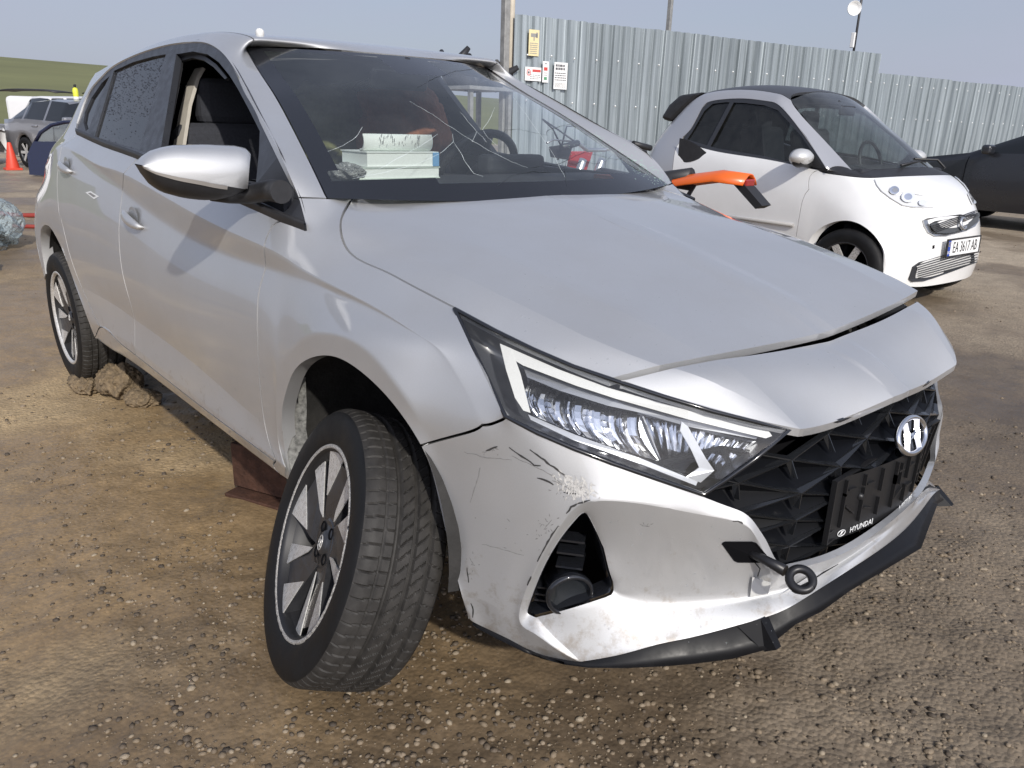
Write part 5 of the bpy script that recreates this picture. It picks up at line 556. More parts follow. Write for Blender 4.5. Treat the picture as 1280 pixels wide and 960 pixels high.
mb.add([e3(-.024, -.010, .004), e3(0, -.004, .009), e3(.024, .0, .004), e3(.024, .010, .004), e3(0, .006, .009), e3(-.024, .004, .004)], [(0, 1, 4, 5), (1, 2, 3, 4)])
mb.build('emblem_letter', MAT['chrome'], grille, fix=False)
# ------------------------------------------------------------------ number plate holder (no plate)
PX = .857
def p3(y, z, h=0.): return far_push(Vector((PX-.45*y*y+h+.012, y, z)))
mb = MB()
for (y0, y1, z0, z1, h0, h1) in ((-.262, .262, .468, .604, -.010, .0),): 
    rws = []
    for z in (z0, z1): rws.append([p3(y, z, 0) for y in np.linspace(y0, y1, 13)])
    mb.grid(rws, False)
ph = mb.build('plate_holder', mat('holder', (.014, .014, .015), .4, 0, .4), car)
mb = MB()
def ridge(y0, y1, z0, z1, h=.006, w=.0035):
    a = p3(y0, z0); b = p3(y1, z1); c = (a+b)/2; d = b-a; L_ = d.length; x = d.normalized(); q = x.to_track_quat('X', 'Z').to_matrix()
    mb.box(c+Vector((h/2, 0, 0)), (L_+w, h, w) if abs(x.z) < .5 else (L_+w, h, w), Matrix((x, Vector((1, 0, 0)), x.cross(Vector((1, 0, 0))))).transposed())
ridge(-.260, .260, .602, .602, .010); ridge(-.260, .260, .490, .490, .008); ridge(-.260, .260, .470, .470, .010); ridge(-.260, -.260, .470, .602, .010); ridge(.260, .260, .470, .602, .010)
rg = random.Random(11)
for k in range(-4, 5):
    y = k*.056+rg.uniform(-.006, .006)
    ridge(y, y, .498, .498+rg.choice((.035, .05, .07)), .007); ridge(y, y, .596-rg.choice((.02, .03, .045)), .596, .007)
    if rg.random() < .8: ridge(y+.008, y+.034, .515+rg.uniform(0, .03), .515+rg.uniform(0, .03), .006); ridge(y+.01, y+.03, .575, .575, .006)
    if rg.random() < .6: ridge(y+.022, y+.022, .545, .588, .006)
for y in (-.17, .17): mb.lathe([(0, .007), (.006, .007), (.008, 0)], 12, Matrix.Translation(p3(y, .55)) @ Matrix.Rotation(R(90), 4, 'Y'))
mb.build('holder_rib', MAT['holder'], ph)['kind'] = 'stuff'
mat('print_white', (.75, .76, .76), .5)
def text_on(txt, size, pos, right, up, m, parent, name, depth=.0004):
    me = text_mesh(txt, size, depth); o_ = obj(name, me, parent, None); me.materials.clear(); me.materials.append(m)
    r_ = Vector(right).normalized(); n_ = r_.cross(Vector(up)).normalized(); u_ = n_.cross(r_)
    o_.matrix_world = Matrix(((r_.x, u_.x, n_.x, pos[0]), (r_.y, u_.y, n_.y, pos[1]), (r_.z, u_.z, n_.z, pos[2]), (0, 0, 0, 1)))
    return o_
p_a, p_b = p3(-.17, .480, .0015), p3(-.10, .480, .0015)
text_on('HYUNDAI', .0175, p3(-.150, .480, .002), (p_b-p_a), (0, 0, 1), MAT['print_white'], ph, 'lettering')
text_on('A AUTO.BG', .0165, p3(.03, .480, .002), (p3(.06, .48)-p3(0, .48)), (0, 0, 1), MAT['print_white'], ph, 'lettering')
mb = MB(); ring = [p3(-.212+.011*math.cos(t), .480+.0065*math.sin(t), .002) for t in np.linspace(0, 2*math.pi, 25)]
mb.tube(ring, .0009, 5, False); mb.tube([p3(-.217, .476, .002), p3(-.213, .480, .002), p3(-.211, .484, .002)], .0010, 5); mb.tube([p3(-.207, .484, .002), p3(-.211, .480, .002), p3(-.213, .476, .002)], .0010, 5)
mb.build('lettering', MAT['print_white'], ph)
# ------------------------------------------------------------------ lower lip with two fins
mb = MB()
for sg in (-1, 1):
    mk = lambda p: Vector((p.x, sg*abs(p.y), p.z))
    T_ = [mk(p) for p in q4(DT['lipt'])]; B_l = [mk(p) for p in q4(DT['lipb'])]
    if sg > 0: B_l = [a.lerp(b, .28) for a, b in zip(T_, B_l)]
    rws = [[], [], [], [], []]
    for a, b in zip(T_, B_l):
        n = Vector((b.x-.1, b.y, 0)).normalized()
        rws[0].append(a+Vector((0, 0, .004))-n*.03); rws[1].append(a-Vector((0, 0, .003))-n*.002); rws[2].append(a.lerp(b, .62)-n*.008-Vector((0, 0, .002))); rws[3].append(b+Vector((0, 0, .004))); rws[4].append(b-n*.03-Vector((0, 0, .004)))
    rws = [[far_push(q) for q in r_] for r_ in rws]
    mb.grid(rws)
T_ = q4(DT['lipt2']); B_l = q4(DT['lipb2']); B_l.append(Vector((.929, 0, B_l[-1].z+.012)))
T_ = T_+[Vector((p.x, -p.y, p.z)) for p in T_[-2::-1]]; B_l = B_l+[a.lerp(Vector((p.x, -p.y, p.z)), .7) for a, p in zip(T_[len(B_l):], B_l[-2::-1])]
rws = [[], [], [], [], []]
for a, b in zip(T_, B_l):
    rws[0].append(a+Vector((-.03, 0, .004))); rws[1].append(a-Vector((.002, 0, .003))); rws[2].append(a.lerp(b, .6)+Vector((-.006, 0, -.004))); rws[3].append(b+Vector((0, 0, .004))); rws[4].append(b-Vector((.03, 0, .004)))
rws = [[far_push(q) for q in r_] for r_ in rws]
mb.grid(rws)
# fins
FB = q4(DT['lipb'])[-1]; FT = q4(DT['lipt'])[-1]; FB2 = q4(DT['lipb2'])[0]
FINP = [tuple(FT+Vector((.0, -.012, .002))), tuple(FT+Vector((0, .012, .002))), tuple(FB+Vector((.010, -.006, .008))), tuple(FB+Vector((.010, .010, .008))), tuple(FT+Vector((0, .04, -.03))), tuple(FB+Vector((-.06, -.03, .03))), tuple(FB+Vector((-.01, -.01, -.006))), tuple(FB2+Vector((-.01, .01, -.004)))]
for sg in (-1, 1):
    mb.add([far_push(Vector(p) if sg < 0 else Vector((p[0], -p[1], p[2]))) for p in FINP],
           [(0, 1, 3, 2), (0, 2, 6, 5), (1, 4, 7, 3), (2, 3, 7, 6)])
lipo = mb.build('front_lip', mat('lip_black', (.007, .007, .008), .42, 0, .22, rvar=.1, vscale=30), car)
# ------------------------------------------------------------------ fog lamp inside its triangular recess
def fog(sgn):
    mk = lambda x, y, z: Vector((x, sgn*abs(y), z))
    c = mk(.566, .688, .405); ax = Vector((.80, -sgn*-.35*1, -.12)).normalized(); ax = Vector((.86, sgn*.46, -.10)).normalized()
    q = ax.to_track_quat('Z', 'Y').to_matrix().to_4x4(); Mx = Matrix.Translation(c) @ q
    o_ = MB().lathe([(.0, -.02), (.040, -.02), (.041, .012), (.046, .020), (.046, .030), (.040, .034), (.037, .028), (.036, .006)], 28, Mx).build('fog_lamp', MAT['black_gloss'], car)
    MB().lathe([(.0, .008), (.018, .012), (.037, .016)], 24, Mx).build('fog_lens', mat('fog_lens', (.05, .055, .06), .06, .6, .8), o_)
    mb = MB()
    for z, a in ((.478, .05), (.452, .06), (.50, .035)): mb.box(mk(.560, .672, z), (.05, a, .004), Matrix.Rotation(R(-38*sgn), 3, 'Z'))
    for z in (.372, .385, .40): mb.box(mk(.525, .705, z), (.03, .045, .004), Matrix.Rotation(R(-38*sgn), 3, 'Z'))
    mb.build('fog_bezel', MAT['black_gloss'], car)
    P = [mk(*p) for p in ((.50, .60, .62), (.40, .70, .30), (.54, .52, .32))]
    MB().add(P, [(0, 1, 2)]).build('fog_backing', MAT['dark_void'], car)
fog(-1); fog(1)
# ------------------------------------------------------------------ tow eye, its pocket's shade a dark plate on the skin, cover dangling
tb = bvh_of([part['front_bumper']])
hk = q4(DT['hook'])
P = [onto(tb, px, py, .0012) for px, py in ((903, 679), (906, 677.4), (940, 677.4), (945, 679), (961, 699), (961, 702), (922, 702), (918, 700))]
P = [h[0] for h in P if h]
mb = MB(); mb.prism(P, .0015, Vector((-.75, .6, .2)).normalized())
c0 = sum(P, Vector())/len(P)
mb.tube(P+[P[0]], .0016, 6, False)
mb.build('pocket_shade', MAT['dark_void'], car)
c0 = c0+Vector((.0, .012, -.004)); rc = c0+Vector((.105, .0, -.006))
mb = MB(); mb.tube([c0-Vector((.03, 0, 0)), c0+Vector((.03, 0, -.001)), c0+Vector((.074, 0, -.004))], [.0085, .0085, .0105], 12)
hn = Vector((.35, -.5, .80)).normalized(); fw = Vector((1, 0, -.06)); fw = (fw-hn*fw.dot(hn)).normalized(); sd = hn.cross(fw)
ring = [rc+(fw*math.cos(t)+sd*math.sin(t))*.0195 for t in np.linspace(0, 2*math.pi, 33)]
mb.tube(ring, .0078, 10, False)
mb.build('tow_eye', mat('tow_steel', (.018, .018, .02), .38, .3, .5, var=.2, vscale=80), car)
Q = [onto(tb, *p, l_)[0] for p, l_ in (((939, 719), .004), ((963, 720), .014), ((956, 743), .016), ((936, 745), .004))]
MB().prism(Q, .0025, Vector((.75, -.6, 0)).normalized()).build('tow_cover', mat('cover_inside', (.62, .62, .60), .5), car)
MB().tube([onto(tb, 944, 703, .002)[0], onto(tb, 949, 708, .006)[0], onto(tb, 946, 718, .005)[0]], .0012, 5).build('cover_strap', MAT['black_plastic'], car)
# ------------------------------------------------------------------ damage on the bumper corner
tf = bvh_of([part['front_bumper'], part['fenderR']])
mat('scuff_dark', (.035, .033, .032), .75); mat('scuff_grey', (.23, .225, .22), .7, var=.3, vscale=200); mat('bare_plastic', (.46, .45, .43), .75, var=.35, vscale=160)
lines_on(tf, [[(708, 642), (714, 634), (722, 629), (738, 625)], [(672, 702), (680, 687), (690, 668), (698, 657)], [(659, 732), (663, 723), (664, 720)], [(636, 559), (652, 570), (668, 581), (676, 582)], [(672, 597), (683, 601), (692, 606)],
              [(705, 615), (712, 617), (720, 617)], [(608, 564), (616, 560), (622, 558)], [(916, 651), (927, 653), (928, 655)], [(662, 562), (680, 575), (700, 590), (715, 600)], [(584, 709), (585, 718), (586, 728)], [(589, 754), (592, 762), (591, 772)]], .0036, MAT['scuff_dark'], 'scratch', part['front_bumper'], 1.2, lift=.0006)
lines_on(tf, [[(602, 680), (625, 686), (655, 694)], [(700, 592), (716, 603), (735, 618)], [(690, 600), (706, 608), (724, 616)], [(640, 570), (668, 583), (690, 594), (712, 612)], [(580, 565), (610, 572), (640, 575)], [(600, 585), (594, 610), (588, 628)], [(561, 668), (572, 672)], [(690, 650), (680, 662)], [(800, 655), (808, 658), (812, 657)]], .0022, MAT['scuff_grey'], 'scratch', part['front_bumper'], 1.4, lift=.0006)
mb = MB()
for i in range(150):
    a = rnd.gauss(0, 1); px = 722+rnd.gauss(0, 12)-abs(a)*4; py = 611+rnd.gauss(0, 7)+(px-722)*.35
    h = onto(tf, px, py, .0005+.0004*rnd.random())
    if not h: continue
    p, n = h; d = (Vector((.5, -.4, -.6))+Vector((rnd.gauss(0, .4), rnd.gauss(0, .4), rnd.gauss(0, .4)))); d = (d-n*d.dot(n)).normalized(); s_ = n.cross(d); L_ = rnd.uniform(.003, .010); W_ = rnd.uniform(.0008, .0028)
    mb.add([p-d*L_, p+s_*W_, p+d*L_*.8, p-s_*W_*.8], [(0, 1, 2, 3)])
mb.build('scuff', MAT['bare_plastic'], part['front_bumper'], fix=False)['kind'] = 'stuff'
mb = MB()
for cx_, cy_, n_, sx, sy in ((612, 562, 10, 7, 3), (683, 655, 20, 6, 9), (707, 613, 12, 10, 4), (655, 680, 14, 25, 12), (570, 745, 0, 1, 1), (590, 700, 14, 3, 16), (808, 656, 5, 5, 2)):
    for i in range(n_):
        h = onto(tf, cx_+rnd.gauss(0, sx), cy_+rnd.gauss(0, sy), .0005)
        if not h: continue
        p, n = h; d = Vector((rnd.gauss(0, 1), rnd.gauss(0, 1), rnd.gauss(0, 1))); d = (d-n*d.dot(n)).normalized(); s_ = n.cross(d); L_ = rnd.uniform(.001, .005); W_ = rnd.uniform(.0005, .0016)
        mb.add([p-d*L_, p+s_*W_, p+d*L_, p-s_*W_], [(0, 1, 2, 3)])
mb.build('paint_chip', MAT['scuff_grey'], part['front_bumper'], fix=False)['kind'] = 'stuff'

# water drops standing on the lower bumper, the lip and the front of the bonnet
mbd = MB()
tb2 = bvh_of([part['front_bumper'], part['hood'], part['nose_panel'], lipo])
def drop(px, py, s_):
    h = onto(tb2, px, py, 0)
    if not h: return
    p, n = h; a = n.cross(Vector((.3, .2, 1))).normalized(); b = n.cross(a); V_ = [p+n*s_*.55]
    for k in range(8): q = k*math.pi/4; V_.append(p+(a*math.cos(q)+b*math.sin(q)*1.25)*s_*rnd.uniform(.85, 1.1))
    mbd.add(V_, [(0, 1+k, 1+(k+1) % 8) for k in range(8)], True)
for i in range(150): drop(rnd.uniform(680, 1000), rnd.uniform(650, 820), .0008+.0018*rnd.random()**3)
for i in range(130): drop(rnd.uniform(640, 1080), rnd.uniform(330, 460), .0010+.0022*rnd.random()**3)
mw = bpy.data.materials.new('water'); mw.use_nodes = True; b_ = mw.node_tree.nodes['Principled BSDF']; b_.inputs['Base Color'].default_value = (.5, .52, .54, 1); b_.inputs['Roughness'].default_value = .04; b_.inputs['Alpha'].default_value = .2; b_.inputs['Specular IOR Level'].default_value = .8
mbd.build('water_drop', mw, part['front_bumper'], fix=False)['kind'] = 'stuff'
# small paper label outline stuck on the rear door
tdr = bvh_of([part['rear_doorR']])
P = [onto(tdr, *p, .0006)[0] for p in ((107, 240.5), (113.5, 239), (124, 245.5), (118, 249))]
MB().prism(P, .0006, Vector((0, -1, 0))).build('sticker', mat('sticker', (.72, .73, .72), .5), part['rear_doorR'])
P = [onto(tdr, *p, .0016)[0] for p in ((110.5, 241.5), (113.8, 240.8), (120.5, 245.2), (117.3, 246.5))]
MB().prism(P, .0004, Vector((0, -1, 0))).build('sticker_field', MAT['scuff_grey'], part['rear_doorR'])

# ------------------------------------------------------------------ wheels
def tyre_mesh():
    Rt = .3045; N_ = 640
    prof = []   # (w lateral outward, r, tread flag)
    ws_ = []
    for w, r in ((-.078, .208), (-.090, .216), (-.097, .232), (-.100, .252), (-.0985, .270), (-.095, .283), (-.0915, .290)): ws_.append((w, r, 0))
    for w in np.arange(-.088, .0881, .0026):
        a = abs(w); r = Rt-.0010*(a/.05)**2-(max(0, a-.066)/.022)**2*.0082; ws_.append((float(w), r, 1))
    for w, r in ((.0915, .290), (.0955, .283), (.0985, .270), (.0995, .252), (.0975, .235), (.0945, .2245), (.092, .2185), (.0895, .2165), (.078, .208)): ws_.append((w, r, 0))
    W_ = np.array([a[0] for a in ws_]); R_ = np.array([a[1] for a in ws_]); Tf = np.array([a[2] for a in ws_])
    ph = np.arange(N_)*2*math.pi/N_; s_ = ph*Rt
    Wg, Sg = np.meshgrid(W_, s_); dep = np.zeros_like(Wg)
    def groove(d, w, depth): return depth*np.clip(1.35-np.abs(d)/w*1.35, 0, 1)**.5
    for gw in (-.050, -.014, .024, .052): dep = np.maximum(dep, groove(Wg-gw, .0062 if gw < .05 else .003, .0095 if gw < .05 else .004))
    pitch = 2*math.pi*Rt/72
    def saw(x): return (x/pitch-np.round(x/pitch))*pitch
    diag = groove(saw(Sg+Wg*.95), .0017, .0045); mid = (np.abs(Wg+.010) < .038)
    lat = groove(saw(Sg+Wg*.10+.01), .0017, .0035); sh = (Wg > .027)
    lat2 = groove(saw(Sg-Wg*.25), .0017, .0035); sh2 = (Wg < -.053)
    dep = np.maximum(dep, np.where(mid, diag, 0)); dep = np.maximum(dep, np.where(sh, lat, 0)); dep = np.maximum(dep, np.where(sh2, lat2, 0))
    dep *= Tf[None, :]
    side = (np.abs(Wg) > .09)*(.0006*np.sin(Sg*40))*0
    Rr = R_[None, :]-dep+side
    V_ = np.stack([Rr*np.cos(ph)[:, None], Rr*np.sin(ph)[:, None], Wg], 2).reshape(-1, 3); k = len(W_)
    i = np.arange(N_); j = np.arange(k-1); I_, J_ = np.meshgrid(i, j, indexing='ij'); I2 = (I_+1) % N_
    F_ = np.stack([I_*k+J_, I2*k+J_, I2*k+J_+1, I_*k+J_+1], 2).reshape(-1, 4)
    me = bpy.data.meshes.new('tyre'); me.from_pydata(V_.tolist(), [], F_.tolist())
    for p in me.polygons: p.use_smooth = True
    me.polygons.foreach_set('use_smooth', (np.repeat(Tf[None, :-1], N_, 0).ravel() == 0).tolist())
    me.materials.append(MAT['rubber']); me.materials.append(mat('tread_dusty', (.030, .028, .026), .62, 0, .3, var=.45, vscale=35, bump=.05, bscale=400))
    me.polygons.foreach_set('material_index', (np.repeat(Tf[None, :-1], N_, 0).ravel() > 0).astype(int).tolist())
    me.update(); return me
def rub():
    m = MAT['rubber']; return m
mat('rim_dark', (.06, .061, .066), .34, .55, .5, var=.25, vscale=25, rvar=.1); mat('rim_cut', (.58, .57, .55), .30, .35, var=.18, vscale=90, rvar=.12); mat('kerbed', (.50, .48, .45), .65, .6, var=.5, vscale=260, bump=.6, bscale=300); mat('steel_rust', (.14, .09, .06), .7, .5, var=.5, vscale=30)
TY = tyre_mesh()
barrel = MB().lathe([(.207, -.085), (.213, -.090), (.213, -.080), (.198, -.074), (.188, -.04), (.186, .02), (.190, .052), (.198, .068), (.205, .080), (.2155, .087), (.2165, .090), (.2130, .0925), (.2045, .090), (.2005, .080), (.197, .064)], 72).mesh('rim'); barrel.materials.append(mat('rim_barrel', (.02, .02, .022), .5, .3))
lipm = MB().lathe([(.2010, .082), (.2045, .0906), (.2130, .0931), (.2168, .0906)], 96).mesh('rim_edge'); lipm.materials.append(MAT['rim_cut'])
lipk = MB().lathe([(.2060, .0885), (.2085, .0925), (.2125, .0938), (.2155, .0930), (.2170, .0900)], 220).mesh('rim_edge_kerbed'); lipk.materials.append(MAT['kerbed'])
for v_ in lipk.vertices:
    a = math.atan2(v_.co.y, v_.co.x); k = .5+.5*math.sin(a*37+2*math.sin(a*11)); kk = k*rnd.random()*(.25+.75*(math.cos(a-R(-130)) > -.2)); rho = math.hypot(v_.co.x, v_.co.y); f_ = 1-.006*kk; v_.co.x *= f_; v_.co.y *= f_; v_.co.z -= .002*kk
def pol(r, d, h): a = R(d); return Vector((r*math.cos(a), r*math.sin(a), h))
def spoke_mesh(k):
    mb = MB()
    top = [pol(.050, -36, .060), pol(.050, 36, .060), pol(.080, 27, .066), pol(.120, 20, .071), pol(.200, 16, .080), pol(.200, -36, .066), pol(.150, -34, .062), pol(.095, -30, .060)]
    mb.prism([p-Vector((0, 0, .036)) for p in top], .0355, Vector((0, 0, 1)))
    return mb
def facet_mesh(k):
    mb = MB()
    mb.prism([pol(.2045, -36, .0665), pol(.2045, -22, .0715), pol(.088, -22, .0635), pol(.064, -28, .0605)][::1], .0025, Vector((0, 0, 1)))
    return mb
def facet2_mesh(k):
    mb = MB(); mb.prism([pol(.2045, -8, .0745), pol(.2045, 16, .0815), pol(.105, 19, .0690)], .0025, Vector((0, 0, 1))); return mb
SP = spoke_mesh(0).mesh('spoke'); SP.materials.append(MAT['rim_dark']); F1_ = facet_mesh(0).mesh('facet'); F1_.materials.append(MAT['rim_cut']); F2_ = facet2_mesh(0).mesh('facet'); F2_.materials.append(MAT['rim_cut'])
hubm = MB().lathe([(0, .066), (.022, .066), (.026, .063), (.029, .058), (.056, .060), (.062, .050), (.062, .015)], 40).mesh('hub'); hubm.materials.append(MAT['rim_dark'])
capm = MB().lathe([(0, .0675), (.020, .0672), (.0235, .064)], 28).mesh('hub_cap'); capm.materials.append(mat('cap_grey', (.06, .06, .065), .3, .5))
boltm = MB()
boltm.lathe([(0, .045), (.0075, .045), (.0105, .0615), (.0125, .0618), (.013, .0605)], 14, Matrix.Translation(pol(.041, 45, 0)))
discm = MB().lathe([(.06, .0), (.14, .0), (.14, -.02), (.06, -.02)], 40).mesh('brake_disc'); discm.materials.append(MAT['steel_rust'])
HLOGO = MB()
for a, b in (((-.008, -.010), (-.004, .010)), ((.004, -.010), (.008, .010)), ((-.006, -.001), (.006, .001))): HLOGO.tube([(a[0], a[1], .0680), (b[0], b[1], .0680)], .0016, 6)
HLOGO.tube([(.0165*math.cos(t), .0115*math.sin(t), .0680) for t in np.linspace(0, 2*math.pi, 25)], .0011, 5, False)
logom = HLOGO.mesh('cap_emblem'); logom.materials.append(MAT['rim_cut'])
boltme = boltm.mesh('wheel_bolt'); boltme.materials.append(MAT['dark_void'])
def wheel(c, n, spin, kerbed=False, flip=False):
    n = Vector(n).normalized(); up = Vector((0, 0, 1)); x = up.cross(n).normalized(); y = n.cross(x)
    Mx = Matrix(((x.x, y.x, n.x, c[0]), (x.y, y.y, n.y, c[1]), (x.z, y.z, n.z, c[2]), (0, 0, 0, 1))) @ Matrix.Rotation(R(spin), 4, 'Z')
    w = obj('wheel', barrel, car); w.matrix_world = Mx
    obj('tyre', TY, w); obj('rim_edge', lipk if kerbed else lipm, w); obj('hub', hubm, w); obj('hub_cap', capm, w); obj('brake_disc', discm, w); obj('cap_emblem', logom, w)
    for k in range(4): o_ = obj('wheel_bolt', boltme, w); o_.rotation_euler = (0, 0, R(90*k))
    for k in range(5):
        for me, nm in ((SP, 'spoke'), (F1_, 'spoke_facet'), (F2_, 'spoke_facet')):
            o_ = obj(nm, me, w); o_.rotation_euler = (0, 0, R(72*k))
    return w
FN = Vector((-.2465, -.901, .3567)).normalized(); FC = Vector((.027, -.940, .346))-FN*.0915
wheel(FC, FN, 100, True)
wheel((-2.58, -.758, .3105), (0, -1, .0), 70)
wheel((-2.58, .758, .3105), (0, 1, 0), 20); wheel((.02, .76, .3105), (.50, .86, 0), 40)
# ------------------------------------------------------------------ wheel-arch liners and underbody
mat('liner', (.022, .021, .02), .85, var=.5, vscale=18, bump=.3, bscale=60)
for cx_, cz_, rr, xs in ((.03, .405, .372, .0), (-2.47, .40, .372, 0)):
    for sg in (-1, 1):
        mb = MB(); rws = []
        for t in np.linspace(R(-8), R(205), 30):
            rws.append([Vector((cx_+rr*q*math.cos(t), sg*yy, cz_+rr*q*math.sin(t)+.0)) for yy, q in ((.83, .965), (.79, 1.0), (.62, 1.02), (.45, 1.0), (.44, .2))])
        mb.grid(rws).build('arch_liner', MAT['liner'], car)
mb = MB(); mb.prism([(-.38, -.74, .33), (-.38, -.43, .33), (.60, -.43, .33), (.60, .43, .33), (-.38, .43, .33), (-.38, .74, .33), (-2.15, .74, .33), (-2.15, .43, .33), (-3.05, .43, .33), (-3.05, -.43, .33), (-2.15, -.43, .33), (-2.15, -.74, .33)], .05, (0, 0, 1))
mb.build('underbody', MAT['liner'], car)
# pale flange with two fasteners at the back of the front arch
mat('flange', (.17, .17, .16), .7, .3, var=.7, vscale=90)
mb = MB(); fl_ = [(-.290, .640), (-.300, .560), (-.303, .500), (-.298, .440), (-.285, .400), (-.270, .385)]
rws = [[Vector((x+.012, -.838, z-.02)) for x, z in fl_], [Vector((x+.030+.008*(i % 2), -.79, z-.02)) for i, (x, z) in enumerate(fl_)]]
mb.grid(rws).build('arch_flange', MAT['flange'], car)
for x, z in ((-.270, .575), (-.262, .415)): MB().lathe([(0, .010), (.009, .010), (.012, .004), (.019, .003), (.020, 0)], 18, Matrix.Translation((x, -.808, z)) @ Matrix.Rotation(R(90), 4, 'X') @ Matrix.Rotation(R(-25), 4, 'Y')).build('clip', MAT['black_plastic'], car)
# broken strut and drive shaft behind the wheel
mb = MB(); mb.tube([(-.02, -.60, .33), (-.02, -.56, .70)], .028, 12); mb.tube([(.0, -.30, .33), (.06, -.80, .33)], .018, 10); mb.tube([(-.22, -.30, .26), (.0, -.66, .24)], .022, 8)
mb.build('suspension', MAT['steel_rust'], car)
# ------------------------------------------------------------------ door mirror
def door_mirror(sgn):
    mk = lambda x, y, z: Vector((x, sgn*abs(y), z))
    T_ = q4(DT['m_top']); B_ = q4(DT['m_bot']); S_ = q4(DT['m_split'])
    ys = np.array([abs(p.y) for p in T_]); zt = np.array([p.z for p in T_]); yb = np.array([abs(p.y) for p in B_]); zb = np.array([p.z for p in B_]); yp = np.array([abs(p.y) for p in S_]); zp = np.array([p.z for p in S_])
    o1 = np.argsort(ys); o2 = np.argsort(yb); o3 = np.argsort(yp)
    ymax = ys.max(); ymin = ys.min(); st = ymax-(ymax-ymin)*(1-np.cos(np.linspace(0, math.pi, 27)))/2
    upr = []; low = []; sig = []
    for y in st:
        a = float(np.interp(y, ys[o1], zt[o1])); b = float(np.interp(y, yb[o2], zb[o2])); s_ = float(np.interp(y, yp[o3], zp[o3])); s_ = min(max(s_, b+.001), a-.001)
        u = (ymax-y)/(ymax-ymin); fx = .085*math.sin(math.pi*min(1, .12+.52*u))**.6; back = .012+.05*min(1, u*3)
        zc = (a+b)/2; hz = (a-b)/2
        cut = .030*max(0., (u-.70)/.30)**1.6
        def pt(th): return mk(-.505+fx*max(0, math.cos(th))**.75-back*max(0, -math.cos(th)), y+cut*max(0, math.cos(th+.25)), zc+hz*math.sin(th))
        ths = math.asin(max(-1, min(1, (s_-zc)/max(hz, 1e-4))))
        inw = .0
        if u > .93: pass
        upr.append([pt(t) for t in np.linspace(R(170), ths, 14)]); low.append([pt(t) for t in np.linspace(ths, R(-170), 12)])
        sig.append((pt(ths), pt(ths-R(9))))
    m_ = MB().grid(upr).build('door_mirror', MAT['paint'], car, fix=True)
    MB().grid(low).build('mirror_shell', MAT['black_plastic'], m_)
    mb = MB(); n_ = 17; off = Vector((.0025, 0, 0)); mb.grid([[p[0]+off for p in sig[:n_]], [p[1]+off for p in sig[:n_]]]).build('indicator', mat('indicator', (.30, .28, .26), .12, 0, .7, coat=1), m_)
    # rear rim, glass and arm
    ring = [upr[i][0] for i in range(len(st))]+[low[i][-1] for i in range(len(st)-1, -1, -1)]
    MB().add(ring, [tuple(t) for t in tessellate_polygon([ring])]).build('mirror_glass', mat('mirror_glass', (.7, .72, .75), .03, 1), m_)
    inr = upr[-1]+low[-1]; MB().add(inr, [tuple(t) for t in tessellate_polygon([inr])]).build('mirror_inner', MAT['black_plastic'], m_)
    A = [mk(p.x, p.y, p.z) for p in q4(DT['m_arm'])]
    MB().tube(A, [.016, .022, .024, .027, .028], 14).build('mirror_arm', MAT['black_plastic'], m_)
    return m_
door_mirror(-1)   # the far mirror is torn off
# ------------------------------------------------------------------ door handles
td = bvh_of([part['front_doorR'], part['rear_doorR']])
mat('recess_shade', (.42, .43, .44), .4, .6, coat=.6)
def handle(px0, py0, px1, py1, dpart, sc_=1., L_=.185):
    a = onto(td, px0, py0, 0)[0]; b = onto(td, px1, py1, 0)[0]; c = (a+b)/2; d = (b-a).normalized(); n = Vector((0, -1, .04)).normalized(); u = d.cross(n).normalized()
    if u.z < 0: u = -u
    for sg in (-1, 1):
        f_ = lambda p: Vector((p.x, sg*abs(p.y), p.z))
        mb = MB(); rws = []
        for k in range(17):
            t = -1+2*k/16; e = math.sqrt(max(0, 1-abs(t)**3.2)); hh = (.017-.005*t)*e*sc_+.0008; out = .030*(1-t*t*.35)*min(1, e*1.6)*sc_
            rws.append([f_(c+d*(t*L_/2)+u*(hh*math.cos(q)+.003)+n*(out+.012*math.sin(q)*e-.010)) for q in np.linspace(0, 2*math.pi, 13)])
        h = mb.grid(rws).build('door_handle', MAT['paint'], dpart[0 if sg < 0 else 1])
        mb = MB(); cen = c+d*(-.012)+u*.008
        rws = []
        for rr, dz in ((1.0, .0006), (.9, .0012), (.6, .0010), (.0, .0008)): rws.append([f_(cen+d*(.052*rr*math.cos(q))+u*(.036*rr*math.sin(q))+n*dz) for q in np.linspace(0, 2*math.pi, 25)])
        mb.grid(rws).build('cup_shade', MAT['recess_shade'], dpart[0 if sg < 0 else 1])  # flush ellipse in a darker tone, painting the shade of the hand recess
handle(154, 264, 184, 290, (part['front_doorR'], part['front_doorL'])); handle(75.5, 204, 94, 218, (part['rear_doorR'], part['rear_doorL']))
# ------------------------------------------------------------------ tail lamps, antenna, roof moulding
mat('tail_red', (.28, .012, .012), .12, 0, .6, coat=1)
for sg in (-1, 1):
    P = [Vector((x, sg*y, z)) for x, y, z in ((-2.93, .748, .950), (-2.99, .735, .975), (-3.05, .64, .975), (-3.06, .60, .90), (-3.02, .735, .880), (-2.97, .752, .890))]
    MB().prism(P, .012, Vector((-.6, sg*.8, 0)).normalized()).build('tail_lamp', MAT['tail_red'], car)
mb = MB(); mb.lathe([(0, .020), (.008, .018), (.013, .012), (.014, .005), (.012, -.01)], 18, Matrix.Translation(onto(bvh_of([part['roof']]), 325, 43.5, 0)[0])); mb.build('antenna_base', mat('white_cap', (.7, .7, .68), .5), car)
